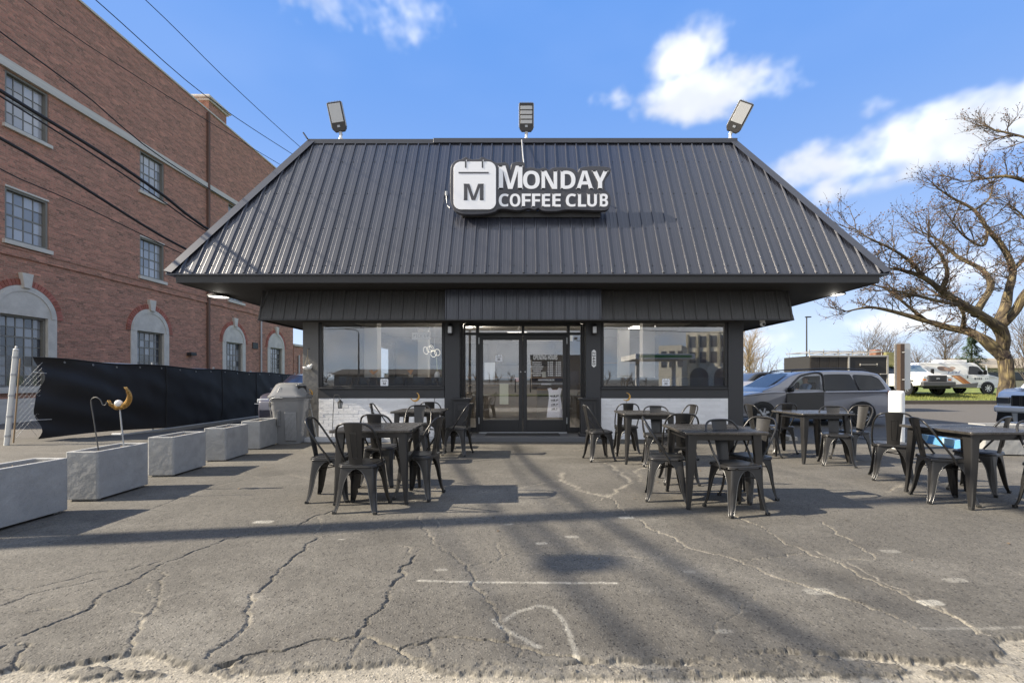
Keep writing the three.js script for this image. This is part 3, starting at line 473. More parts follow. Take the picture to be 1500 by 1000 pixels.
  for (const [x, z, w, d] of [[-2.35, 10.9, 0.6, 0.6], [-1.75, 12.4, 0.6, 0.6], [0.5, 10.9, 1.1, 0.1], [-0.6, 12.2, 1.1, 0.1], [2.0, 10.6, 0.6, 0.6], [3.3, 12.6, 0.6, 0.6], [-0.2, 14.2, 0.6, 0.6]]) part('ceiling_panel_lamp', span(x - w / 2, x + w / 2, 2.70, 2.718, sz(z) - d / 2, sz(z) + d / 2), lit, shop);
  for (const [x, z] of [[-1.3, 12.2], [1.3, 11.6]]) { const l = new THREE.PointLight(lin(1, 0.92, 0.8), 2); l.position.set(x, 2.62, sz(z)); l.castShadow = true; l.name = 'ceiling_light'; shop.add(l); }
  part('counter', [metreUV(rspan(-3.4, 0.4, 0.10, 1.05, sz(14.2), sz(13.5))), rspan(-3.45, 0.45, 1.05, 1.09, sz(14.25), sz(13.42)), rspan(1.6, 4.1, 0.10, 1.15, sz(13.4), sz(12.7))], std([0.10, 0.085, 0.07], 0.5), shop);
  part('menu_board', [rspan(-3.2, -1.2, 1.75, 2.5, sz(15.59), sz(15.53)), rspan(-0.9, 1.1, 1.75, 2.5, sz(15.59), sz(15.53))], std([0.03, 0.03, 0.03], 0.5), shop);
  part('back_shelf', [rspan(-3.4, 1.4, 1.30, 1.34, sz(15.58), sz(15.3)), rspan(-3.4, 1.4, 0.9, 0.94, sz(15.58), sz(15.0)), rspan(2.0, 4.2, 1.3, 1.34, sz(15.58), sz(15.3)), rspan(2.0, 4.2, 1.8, 1.84, sz(15.58), sz(15.3))], std([0.25, 0.16, 0.09], 0.6), shop);
  // sill ledge behind each window where the small things stand
  part('inner_ledge', [rspan(-4.28, -1.68, 1.245, 1.275, f0 - 0.42, f0 - 0.11), rspan(1.64, 4.27, 1.245, 1.275, f0 - 0.42, f0 - 0.11)], std([0.45, 0.44, 0.42], 0.6), shop);
  // --- logos and print on the glass (flat stickers)
  const logoTex = canvasTex(256, 256, (c, w, h) => { c.fillStyle = '#e9ebf0'; c.fillRect(0, 0, w, h); c.fillStyle = '#26272b'; c.fillRect(40, 70, 176, 12); c.fillRect(70, 0, 12, 40); c.fillRect(174, 0, 12, 40); c.font = 'bold 120px serif'; c.textAlign = 'center'; c.fillText('M', 128, 206); });
  const logoMat = std([1, 1, 1], 0.6, 0, { map: logoTex });
  const sticker = (x, y, z, s, parent) => { const sh = roundRect(s, s, s * 0.2); const g = new THREE.ShapeGeometry(sh, 6); const p = g.attributes.position, uv = g.attributes.uv; for (let i = 0; i < p.count; i++) uv.setXY(i, p.getX(i) / s + 0.5, p.getY(i) / s + 0.5); part('logo_sticker', g.translate(x, y, z), logoMat, parent, 'white calendar logo sticker with letter M'); };
  sticker(-2.935, 1.19, f0 - 0.056, 0.165, winL); sticker(3.0, 1.19, f0 - 0.056, 0.165, winR); sticker(-0.535, 1.71, dz1 - 0.026, 0.155, shop.children.find((o) => o.name === 'door'));
  const doorR = shop.children.filter((o) => o.name === 'door')[1];
  const flatText = (name, str, h, w, x, y, z, parent, f = fontSans, mat = M.white) => { const g = new THREE.ShapeGeometry(f.generateShapes(str, 1), 3); g.computeBoundingBox(); const b = g.boundingBox; g.translate(-(b.min.x + b.max.x) / 2, -(b.min.y + b.max.y) / 2, 0).scale(w / (b.max.x - b.min.x), h / (b.max.y - b.min.y), 1).translate(x, y, z); return part(name, g, mat, parent); };
  const tz = dz1 - 0.026;
  flatText('hours_heading', 'OPENING HOURS', 0.105, 0.52, 0.47, 1.735, tz, doorR);
  ['MONDAY', 'TUESDAY', 'WEDNESDAY', 'THURSDAY', 'FRIDAY', 'SATURDAY', 'SUNDAY'].forEach((d, i) => { const y = 1.625 - i * 0.0465; flatText('hours_line', d, 0.028, [0.20, 0.21, 0.28, 0.24, 0.17, 0.24, 0.18][i], 0.29, y, tz, doorR); flatText('hours_line', i < 5 ? '6:00 - 9:00' : '7:00 - 9:00', 0.030, 0.29, 0.665, y, tz, doorR); });
  flatText('web_address', 'MONDAYCOFFEECLUB.COM', 0.034, 0.34, 0.49, 1.245, tz, doorR); flatText('web_address', '@MONDAYCC', 0.036, 0.22, 0.49, 1.155, tz, doorR);
  // papers and a shirt hung inside the doors
  const paper = std([0.74, 0.74, 0.72], 0.8);
  const doorL = shop.children.filter((o) => o.name === 'door')[0];
  part('notice_sheet', span(-0.85, -0.62, 1.25, 1.62, dz1 - 0.043, dz1 - 0.040), paper, doorL); part('notice_sheet', span(-0.52, -0.33, 0.72, 1.16, dz1 - 0.043, dz1 - 0.040), std([0.55, 0.55, 0.42], 0.8), doorL);
  part('notice_sheet', span(-0.19, -0.10, 1.21, 1.29, dz1 - 0.043, dz1 - 0.040), std([0.6, 0.3, 0.28], 0.8), doorL); part('notice_sheet', span(0.40, 0.48, 1.3, 1.42, dz1 - 0.043, dz1 - 0.040), std([0.5, 0.48, 0.4], 0.8), doorR);
  const shirtTex = canvasTex(256, 384, (c, w, h) => { c.fillStyle = '#e8e6ec'; c.fillRect(0, 0, w, h); c.fillStyle = '#2b2b30'; c.font = 'bold 44px sans-serif'; c.textAlign = 'center'; for (let i = 0; i < 4; i++) { c.save(); c.translate(128, 130 + i * 55); c.rotate(-0.06); c.fillRect(-70 + i * 7, -30, 40, 12); c.fillRect(-20, -34, 26, 20); c.fillRect(18, -30, 44 - i * 6, 12); c.fillRect(-60, -10, 100, 7); c.restore(); } });
  const sh = new THREE.ShapeGeometry(shapeOf([[0.50, 0.43], [0.86, 0.43], [0.84, 0.62], [0.80, 0.90], [0.82, 1.0], [0.84, 1.06], [0.77, 1.08], [0.73, 1.03], [0.63, 1.03], [0.59, 1.08], [0.52, 1.06], [0.545, 0.98], [0.55, 0.85]]));
  { const p = sh.attributes.position, uv = sh.attributes.uv; for (let i = 0; i < p.count; i++) uv.setXY(i, (p.getX(i) - 0.5) / 0.36, (p.getY(i) - 0.43) / 0.65); }
  noteLabel(part(numbered('display_shirt'), sh.translate(0.0, 0, -ZW + dz1 - 0.10), std([1, 1, 1], 0.9, 0, { map: shirtTex }), scene), 'white printed shirt hung low behind the door glass', 'shirt');
}
// ---------------------------------------------------------------- roof sign
{
  const ZS = 8.92, k = ZS / F, cx = 778, cy = 276;                             // photo pixels -> metres in the sign's upright plane
  const sx = (u) => ((650 + u / 5.77) - cx) * k, sy = (v) => (cy - (220 + v / 5.77)) * k;   // from an enlarged tracing
  const o = thing('shop_sign', 'charcoal contour sign with white calendar emblem reading MONDAY COFFEE CLUB on the roof', 'sign', at(cx, cy, ZS).toArray());
  const dark = std([0.060, 0.061, 0.072], 0.5), face = std([0.86, 0.87, 0.90], 0.5);
  const outline = [[64, 210], [72, 150], [110, 108], [160, 94], [192, 77], [226, 94], [300, 94], [332, 77], [366, 94], [410, 104], [448, 126], [530, 124], [552, 148], [562, 182], [578, 132], [640, 118], [684, 128], [692, 168], [740, 162], [800, 176], [850, 165], [892, 184], [920, 168], [1040, 166], [1100, 180], [1128, 205], [1150, 168], [1390, 165], [1406, 186], [1362, 262], [1354, 345], [1394, 388], [1402, 476], [1376, 518], [1330, 527], [1022, 520], [960, 531], [830, 527], [795, 506], [770, 521], [716, 508], [640, 525], [470, 515], [432, 538], [370, 553], [150, 553], [96, 522], [68, 460]];
  const curve = new THREE.CatmullRomCurve3(outline.map(([u, v]) => V(sx(u), sy(v), 0)), true, 'centripetal').getPoints(220).map((p) => new THREE.Vector2(p.x, p.y));
  part('backing', slab(new THREE.Shape(curve), 0.11, 0.008, 1), dark, o);
  part('edge_return', slab(new THREE.Shape(curve), 0.03, 0).translate(0, 0, -0.032).scale(0.985, 0.97, 1), M.fascia, o);
  const cal = part('calendar_panel', slab(roundRect(sx(445) - sx(92), sy(125) - sy(523), 0.145, (sx(92) + sx(445)) / 2, (sy(125) + sy(523)) / 2), 0.03, 0.005, 2, 14).translate(0, 0, 0.112), face, o);
  for (const u of [193, 333]) { part('ring_peg', slab(roundRect(0.030, sy(108) - sy(178), 0.015, sx(u), (sy(108) + sy(178)) / 2), 0.003).translate(0, 0, 0.1425), dark, cal); part('ring_peg_rim', slab(roundRect(0.008, sy(112) - sy(128), 0.003, sx(u) + 0.014, (sy(110) + sy(126)) / 2), 0.003).translate(0, 0, 0.146), face, cal); }
  part('header_line', slab(roundRect(sx(385) - sx(133), 0.03, 0.008, sx(259), sy(218)), 0.003).translate(0, 0, 0.1425), dark, cal);
  const SERIF = { M: [[0.08, 0, 0.11], [0.92, 0, 0.11], [0.06, 1, 0.09], [0.94, 1, 0.09]], N: [[0.1, 0, 0.11], [0.07, 1, 0.1], [0.9, 1, 0.11]], D: [[0.07, 0, 0.08], [0.07, 1, 0.08]], A: [[0.09, 0, 0.11], [0.91, 0, 0.11]], Y: [[0.1, 1, 0.11], [0.9, 1, 0.11], [0.5, 0, 0.13]], F: [[0.15, 0, 0.15]], L: [[0.12, 1, 0.13]], U: [[0.1, 1, 0.12], [0.9, 1, 0.12]], B: [[0.07, 0, 0.08], [0.07, 1, 0.08]], E: [[0.1, 0, 0.09], [0.1, 1, 0.09]] };   // the small spurs of the sign's lettering
  const letter = (ch, u0, u1, v0, v1, mat, z, d, parent = o) => { const shs = fontSans.generateShapes(ch, 1); let g = join(shs.map((s) => new THREE.ExtrudeGeometry(s, { depth: d, bevelEnabled: false, curveSegments: 8 }))); g.computeBoundingBox(); const b = g.boundingBox; g.translate(-b.min.x, -b.min.y, 0).scale((sx(u1) - sx(u0)) / (b.max.x - b.min.x), (sy(v0) - sy(v1)) / (b.max.y - b.min.y), 1).translate(sx(u0), sy(v1), z); const w = sx(u1) - sx(u0), h = sy(v0) - sy(v1), t = h * 0.045; g = join([g, ...(SERIF[ch] ?? []).map(([fx, fy, n]) => span(sx(u0) + fx * w - n * h, sx(u0) + fx * w + n * h, fy ? sy(v0) - t : sy(v1), fy ? sy(v0) : sy(v1) + t, z, z + d))]); part('letter_' + ch.toLowerCase(), g, mat, parent); };
  letter('M', 178, 342, 310, 445, dark, 0.1425, 0.003, cal);
  for (const [c, a, b] of [['M', 468, 665], ['O', 670, 810], ['N', 825, 955], ['D', 985, 1108], ['A', 1117, 1255], ['Y', 1250, 1378]]) letter(c, a, b, c === 'M' ? 155 : 197, 348, face, 0.112, 0.008);
  for (const [c, a, b] of [['C', 468, 550], ['O', 560, 648], ['F', 660, 735], ['F', 745, 815], ['E', 828, 897], ['E', 915, 985], ['C', 1028, 1112], ['L', 1130, 1197], ['U', 1207, 1287], ['B', 1312, 1380]]) letter(c, a, b, 388, 496, face, 0.112, 0.008);
  for (const [u, y] of [[250, 300], [600, 300], [950, 320], [1300, 340]]) { const yy = sy(y); const wy = at(cx, cy, ZS).y + yy, t = (wy - 3.21) / 3.38, zr = -(8.31 + 1.81 * t) + ZS; part('strut', rod(V(sx(u), yy, 0.0), V(sx(u), yy, zr - 0.01), 0.018), M.fascia, o); const y2 = yy - 0.42, t2 = (at(cx, cy, ZS).y + y2 - 3.21) / 3.38; part('strut', rod(V(sx(u), y2, 0.0), V(sx(u), y2, -(8.31 + 1.81 * t2) + ZS - 0.01), 0.018), M.fascia, o); }
  part('raceway', rspan(sx(150), sx(1330), sy(560), sy(505), -0.10, -0.034), M.fascia, o);
  const jb = thing('junction_box', 'small grey electrical box with cable beside the roof sign', 'electrical box', at(654, 284, 9.27).toArray());
  part('housing', rbox(0.05, 0.10, 0.06, 0.01, 0, 0, 0.0), M.galv, jb); part('cable', tube([[0, -0.05, 0.02], [0.015, -0.16, 0.05], [0.03, -0.27, 0.10], [0.1, -0.35, 0.16]], 0.011, 6), M.galv, jb);
  const cd = solo('sign_cable', tube([at(764.5, 205, 10.05), at(766, 225, 9.70), at(768, 243, 9.45), at(769, 252, 9.1)], 0.015, 6), M.galv, 'pale conduit running down the roof to the sign', 'conduit');
}
// ---------------------------------------------------------------- three flood lights on the ridge
{
  const body = std([0.045, 0.040, 0.036], 0.5), lens = phys([0.52, 0.51, 0.49], 0.35, 0.2, { clearcoat: 0.6, clearcoatRoughness: 0.2 });
  function flood(px, py, tilt, turn, quads, label, h = 0.56) {
    const base = at(px, py, 10.16); base.y = 6.645;
    const o = thing('flood_light', label, 'flood light', base.toArray(), turn, 'flood lights on the roof ridge');
    part('mount', [cyl(0.05, 0.045, 0.05, 0, 0, 0, 14), cyl(0.028, 0.028, 0.13, 0, 0.04, 0, 12)], M.white, o);
    const q = new THREE.Quaternion().setFromEuler(new THREE.Euler(0.18, 0, tilt)), T = (g) => g.applyQuaternion(q).translate(0, 0.14, 0);
    part('knuckle', T(rbox(0.07, 0.10, 0.05, 0.015, 0, 0.02, 0)), M.galv, o);
    const w = 0.31, b = part('housing', T(slab(shapeOf([[-w / 2 + 0.05, 0.05], [w / 2 - 0.05, 0.05], [w / 2, 0.11], [w / 2, 0.06 + h], [-w / 2, 0.06 + h], [-w / 2, 0.11]]), 0.075, 0.008).translate(0, 0, -0.04)), body, o);
    if (quads) for (let i = 0; i < 4; i++) part('lens', T(rbox(w - 0.05, 0.075, 0.012, 0.004, 0, 0.245 + i * 0.096, 0.038)), lens, b);
    else part('lens', T(rbox(w - 0.05, h - 0.21, 0.012, 0.004, 0, 0.245 + (h - 0.23) / 2, 0.038)), lens, b);
    part('cooling_fins', T(join([...Array(8)].map((_, i) => box(0.012, 0.03, 0.08, -w / 2 + 0.03 + i * (w - 0.06) / 7, 0.065 + h, -0.01)))), M.galv, b).userData.kind = 'stuff';
    for (const s of [-1, 1]) part('side_rail', T(rspan(s > 0 ? w / 2 + 0.001 : -w / 2 - 0.014, s > 0 ? w / 2 + 0.014 : -w / 2 - 0.001, 0.14, 0.05 + h, -0.03, 0.03, 0.003)), M.galv, b);
    part('label_plate', T(box(0.06, 0.045, 0.004, 0, 0.155, 0.04)), M.galv, b);
  }
  flood(499, 206, 0.16, 0.05, false, 'flood light with plain lens leaning slightly over the ridge above the planters', 0.60);
  flood(771, 205, 0.0, 0, true, 'flood light with four lens strips upright above the roof sign', 0.58);
  flood(1070, 205, -0.50, -0.35, false, 'flood light tilted steeply at the roof end toward the bare tree', 0.62);
}
// ---------------------------------------------------------------- lamps and fittings on the shop
{
  function pendant(px, py, Z, label) {
    const p = at(px, py, Z), o = thing('pendant_lamp', label, 'pendant lamp', [p.x, p.y, p.z], 0, 'round lamps hung under the eaves');
    const drop = 3.05 - p.y;
    part('shade', lathe([[0.001, 0.10], [0.05, 0.10], [0.07, 0.07], [0.12, 0.055], [0.205, 0.028], [0.215, 0.0], [0.20, -0.004]], 28), M.darkTrim, o);
    part('diffuser', [lathe([[0.045, 0.003], [0.19, 0.003]], 28)], std([0.9, 0.9, 0.88], 0.5, 0, { emissive: lin(1, 0.97, 0.9), emissiveIntensity: 0.5 }), o);
    part('hub', cyl(0.042, 0.042, 0.012, 0, -0.004, 0, 16), M.darkTrim, o);
    part('chain', [new THREE.TorusGeometry(0.022, 0.005, 6, 14).translate(0, 0.125, 0), new THREE.TorusGeometry(0.022, 0.005, 6, 14).rotateY(Math.PI / 2).translate(0, 0.16, 0), rod(V(0, 0.18, 0), V(0, drop + 0.002, 0), 0.006)], M.galv, o).userData.kind = 'stuff';
    const l = new THREE.PointLight(lin(1, 0.95, 0.86), 0.12); l.position.set(0, -0.06, 0); l.castShadow = true; l.name = 'lamp_light'; o.add(l);
  }
  pendant(320, 435, 9.6, 'round pendant lamp under the eave against the old brick building');
  pendant(1222, 432, 9.6, 'round pendant lamp under the eave beside the bare tree');
  function sconce(px, label) {
    const p = at(px, 484, ZW - 0.01), o = thing('wall_lantern', label, 'wall lantern', p.toArray(), 0, 'wall lanterns by the door');
    part('back_plate', rbox(0.09, 0.24, 0.02, 0.006, 0, 0.01, 0.006), M.darkTrim, o); part('cap', lathe([[0.001, 0.15], [0.02, 0.145], [0.05, 0.10], [0.066, 0.085], [0.066, 0.075]], 8).translate(0, 0, 0.075), M.darkTrim, o);
    part('glass', rbox(0.085, 0.14, 0.085, 0.012, 0, 0.005, 0.075), phys([0.72, 0.73, 0.74], 0.35, 0, { clearcoat: 0.7 }), o);
    part('cage', [-1, 1].flatMap((a) => [-1, 1].map((b) => box(0.008, 0.15, 0.008, a * 0.045, 0.005, 0.075 + b * 0.045))), M.darkTrim, o).userData.kind = 'stuff'; part('foot', cyl(0.05, 0.055, 0.015, 0, -0.082, 0.075, 8), M.darkTrim, o);
  }
  sconce(660, 'frosted wall lantern on the dark pier beside the pick-up window'); sconce(870, 'frosted wall lantern on the dark pier above the house number');
  const np = at(870, 525, ZW - 0.006), hn = thing('house_number', 'white upright hexagonal plaque with house number 23440', 'house number', np.toArray());
  part('plaque', slab(shapeOf([[0, 0.19], [0.045, 0.15], [0.045, -0.15], [0, -0.19], [-0.045, -0.15], [-0.045, 0.15]]), 0.012, 0.003), M.white, hn);
  [...'23440'].forEach((c, i) => { const g = new THREE.ShapeGeometry(fontSans.generateShapes(c, 0.062), 4); g.computeBoundingBox(); const b = g.boundingBox; g.translate(-(b.min.x + b.max.x) / 2, -(b.min.y + b.max.y) / 2, 0).rotateZ(-Math.PI / 2).translate(0, 0.115 - i * 0.057, 0.014); part('digit', g, M.black, hn); });
  const cm = at(1117, 466, 9.1), cam = thing('security_camera', 'small white dome security camera under the skirt corner', 'camera', [cm.x, 2.452, cm.z]);
  part('mount', cyl(0.05, 0.05, 0.035, 0, -0.035, 0), M.white, cam); const eye = part('ball', new THREE.SphereGeometry(0.052, 20, 14).translate(0, -0.075, 0.01), M.white, cam); part('lens', cyl(0.024, 0.024, 0.02, 0, 0, 0, 16).rotateX(Math.PI / 2 + 0.3).translate(-0.005, -0.085, 0.055), M.black, eye);
  // hanging white bird feeder on the pier
  const fp = at(450, 537, ZW - 0.09), fd = thing('bird_feeder', 'white ceramic bird feeder hung by a cord on the pale pier', 'bird feeder', fp.toArray());
  part('cord', [rod(V(0, 0.22, 0), V(-0.055, 0.03, 0), 0.004), rod(V(0, 0.22, 0), V(0.055, 0.03, 0), 0.004), rod(V(0, 0.22, 0), V(0, 0.37, -0.02), 0.005)], std([0.35, 0.28, 0.18], 0.9), fd).userData.kind = 'stuff';
  part('bowl', lathe([[0.001, -0.07], [0.05, -0.062], [0.085, -0.03], [0.09, 0.0], [0.078, 0.0], [0.05, -0.04], [0.001, -0.05]], 20), M.white, fd);
  part('bird', [new THREE.SphereGeometry(0.032, 12, 10).scale(1.3, 1, 1).translate(0.045, 0.01, 0), new THREE.SphereGeometry(0.02, 10, 8).translate(0.085, 0.04, 0), new THREE.ConeGeometry(0.014, 0.06, 8).rotateZ(1.2).translate(0.0, 0.02, 0)], M.white, fd);
  part('hook', rod(V(0, 0.37, -0.02), V(0, 0.38, -0.095), 0.006), M.darkTrim, fd);
}
// ---------------------------------------------------------------- entrance: pedestals, mat
{
  function pedestal(px, label) {
    const c = at(px, 600, 9.30), o = thing('wood_pedestal', label, 'pedestal', [c.x, 0.092, c.z], 0, 'panelled pedestals by the doors');
    const dk = std([0.030, 0.030, 0.033], 0.5, 0, { bumpMap: concreteBump, bumpScale: 0.001 });
    part('plinth', rbox(0.37, 0.06, 0.30, 0.008, 0, 0.03, 0), dk, o); part('body', rbox(0.31, 0.66, 0.25, 0.006, 0, 0.39, 0), dk, o); part('cap', [rbox(0.35, 0.03, 0.29, 0.006, 0, 0.735, 0), rbox(0.40, 0.035, 0.33, 0.008, 0, 0.768, 0)], dk, o);
    for (const [y, h] of [[0.575, 0.19], [0.265, 0.34]]) { const f = part('panel_moulding', [box(0.23, 0.018, 0.014, 0, y + h / 2, 0.13), box(0.23, 0.018, 0.014, 0, y - h / 2, 0.13), box(0.018, h - 0.018, 0.014, -0.106, y, 0.13), box(0.018, h - 0.018, 0.014, 0.106, y, 0.13)], dk, o); part('panel', rbox(0.155, h - 0.07, 0.014, 0.006, 0, y, 0.128), dk, f); }
  }
  pedestal(677, 'black panelled wooden pedestal standing beside the door toward the planters'); pedestal(861, 'black panelled wooden pedestal standing below the house number');
  solo('door_mat', metreUV(rbox(1.55, 0.014, 0.42, 0.006, -0.02, 0.1, -9.50)), std([0.035, 0.034, 0.034], 0.95, 0, { bumpMap: withRepeat(concreteBump, 6), bumpScale: 0.006 }), 'black rubber mat on the step before the glass doors', 'door mat');
}
// ---------------------------------------------------------------- metal cafe chairs and tables
const chair = (() => {
  const o = new THREE.Group(); o.name = 'metal_chair';
  const seatG = slab(roundRect(0.37, 0.36, 0.075), 0.026, 0.010, 3, 8).rotateX(-Math.PI / 2).translate(0, 0.43, 0);
  const s = part('seat', seatG, M.chair, o);
  part('seat_rim', tube(roundRect(0.365, 0.355, 0.075).getPoints(6).slice(0, -1).map((p) => [p.x, 0.433, p.y]), 0.0075, 6, 56, true), M.chair, s);
  part('seat_dish', slab(roundRect(0.30, 0.29, 0.06), 0.005, 0.002, 1, 6).rotateX(-Math.PI / 2).translate(0, 0.4565, 0), M.chair, s);
  // legs: folded sheet, wide where it meets its neighbours in an arch, narrow at the foot
  const H = 0.432, corner = (h) => 0.158 + (H - h) * 0.10 + 0.012 * Math.pow(clamp((0.10 - h) / 0.10), 2);
  const flange = (h) => { if (h > 0.415) return corner(h) * 0.985; if (h > 0.21) { const q = (h - 0.21) / 0.205; return lerp(corner(h) * 0.985, 0.055, Math.sqrt(Math.max(0, 1 - q * q)) * (1)); } return lerp(0.028, 0.055, Math.pow(h / 0.21, 0.8)); };
  const hs = [0.012, 0.04, 0.08, 0.12, 0.16, 0.20, 0.24, 0.28, 0.31, 0.34, 0.365, 0.385, 0.40, 0.409, 0.4149, 0.418, 0.432];
  function leg() {
    const rows = [], pos = [], idx = [];
    for (const h of hs) { const c = corner(h), w = flange(h), b = Math.min(0.022, w * 0.45); const groove = 0.006 * smooth(0.03, 0.08, h) * (1 - smooth(0.2, 0.26, h)); rows.push([[c - w, c], [c - w * 0.5 - b * 0.5, c], [c - b, c], [c - b * 0.45 - groove, c - b * 0.12 - groove], [c - b * 0.12 - groove, c - b * 0.45 - groove], [c, c - b], [c, c - w * 0.5 - b * 0.5], [c, c - w]].map(([x, z]) => [x, h, z])); }
    const n = rows[0].length; rows.forEach((r, j) => r.forEach((p, i) => { pos.push(...p); if (j && i) { const a = (j - 1) * n + i - 1; idx.push(a, a + n + 1, a + 1, a, a + n, a + n + 1); } }));
    const outer = mesh3(pos, idx), inner = outer.clone().scale(1, 1, 1); const P = inner.attributes.position; for (let i = 0; i < P.count; i++) P.setXYZ(i, P.getX(i) - 0.004, P.getY(i), P.getZ(i) - 0.004);
    const edge = (k) => tube(rows.map((r) => r[k]), 0.0042, 5, 36);
    return { sheet: join([outer, inner]), edge: [edge(0), edge(n - 1)] };
  }
  const L = leg();
  for (let q = 0; q < 4; q++) { const l = part('leg', L.sheet.clone().rotateY(q * Math.PI / 2), M.chair, o); for (const e of L.edge) part('leg_edge', e.clone().rotateY(q * Math.PI / 2), M.rim, l); const c = corner(0.01); part('rubber_foot', rbox(0.034, 0.028, 0.034, 0.006, c - 0.015, 0.014, c - 0.015).rotateY(q * Math.PI / 2), M.rubber, l); }
  part('cross_brace', [rod(V(-0.16, 0.33, -0.16), V(0.16, 0.33, 0.16), 0.006), rod(V(-0.16, 0.345, 0.16), V(0.16, 0.345, -0.16), 0.006)], M.chair, o);
  // back: +z is the front of the seat; hoop of tube leaning back and a tapering splat
  part('back_hoop', tube([[-0.182, 0.40, 0.03], [-0.186, 0.46, 0.008], [-0.196, 0.56, -0.06], [-0.196, 0.66, -0.125], [-0.188, 0.745, -0.178], [-0.155, 0.812, -0.216], [-0.10, 0.842, -0.232], [0, 0.848, -0.236], [0.10, 0.842, -0.232], [0.155, 0.812, -0.216], [0.188, 0.745, -0.178], [0.196, 0.66, -0.125], [0.196, 0.56, -0.06], [0.186, 0.46, 0.008], [0.182, 0.40, 0.03]], 0.0105, 8, 64), M.chair, o);
  const pts = [[0.452, -0.165, 0.062], [0.50, -0.172, 0.064], [0.60, -0.192, 0.069], [0.70, -0.211, 0.076], [0.80, -0.229, 0.084], [0.845, -0.236, 0.088]], pos = [], idx = [];
  pts.forEach(([y, z, w], j) => { for (let i = 0; i < 7; i++) { const t = i / 3 - 1; pos.push(t * w, y, z - 0.012 * (1 - t * t)); if (j && i) { const a = (j - 1) * 7 + i - 1; idx.push(a, a + 1, a + 8, a, a + 8, a + 7); } } });
  const sp = mesh3(pos, idx), sp2 = sp.clone().translate(0, 0, -0.003);
  const b = part('back_splat', join([sp, sp2]), M.chair, o);
  part('pressed_line', [tube([[-0.022, 0.53, -0.195], [-0.03, 0.74, -0.232], [-0.024, 0.752, -0.236], [0.024, 0.752, -0.236], [0.03, 0.74, -0.232], [0.022, 0.53, -0.195], [0.016, 0.522, -0.1925], [-0.016, 0.522, -0.1925]], 0.0028, 5, 60, true)], M.chair, b);
  return o;
})();
const table = (() => {
  const o = new THREE.Group(); o.name = 'metal_table';
  const t = part('table_top', metreUV(slab(roundRect(0.80, 0.80, 0.02), 0.028, 0.006, 2).rotateX(-Math.PI / 2).translate(0, 0.722, 0)), M.tableTop, o);
  for (let q = 0; q < 4; q++) part('apron', rbox(0.62, 0.055, 0.012, 0.003, 0, 0.692, 0.325).rotateY(q * Math.PI / 2), M.chair, o);
  const hs = [0.014, 0.10, 0.2, 0.3, 0.42, 0.55, 0.65, 0.72], rows = hs.map((h) => { const c = 0.352 + (0.72 - h) * 0.022, w = lerp(0.030, 0.088, Math.pow(h / 0.72, 0.8)), b = w * 0.34, gr = 0.006 * smooth(0.02, 0.08, h) * (1 - smooth(0.26, 0.34, h)); return [[c - w, c], [c - b, c], [c - b * 0.4 - gr, c - b * 0.1 - gr], [c - b * 0.1 - gr, c - b * 0.4 - gr], [c, c - b], [c, c - w], [c - w * 0.6, c - w], [c - w, c - w * 0.6]].map(([x, z]) => [x, h, z]); });
  const pos = [], idx = [], n = 8; rows.forEach((r, j) => r.forEach((p, i) => { pos.push(...p); if (j) { const a = (j - 1) * n + i, b = (j - 1) * n + (i + 1) % n; idx.push(a, b + n, b, a, a + n, b + n); } }));
  const lg = toCreasedNormals(mesh3(pos, idx), 0.6);
  for (let q = 0; q < 4; q++) { const l = part('leg', lg.clone().rotateY(q * Math.PI / 2), M.chair, o); part('rubber_foot', rbox(0.034, 0.03, 0.034, 0.005, 0.352, 0.015, 0.352).rotateY(q * Math.PI / 2), M.rubber, l); }
  return o;
})();
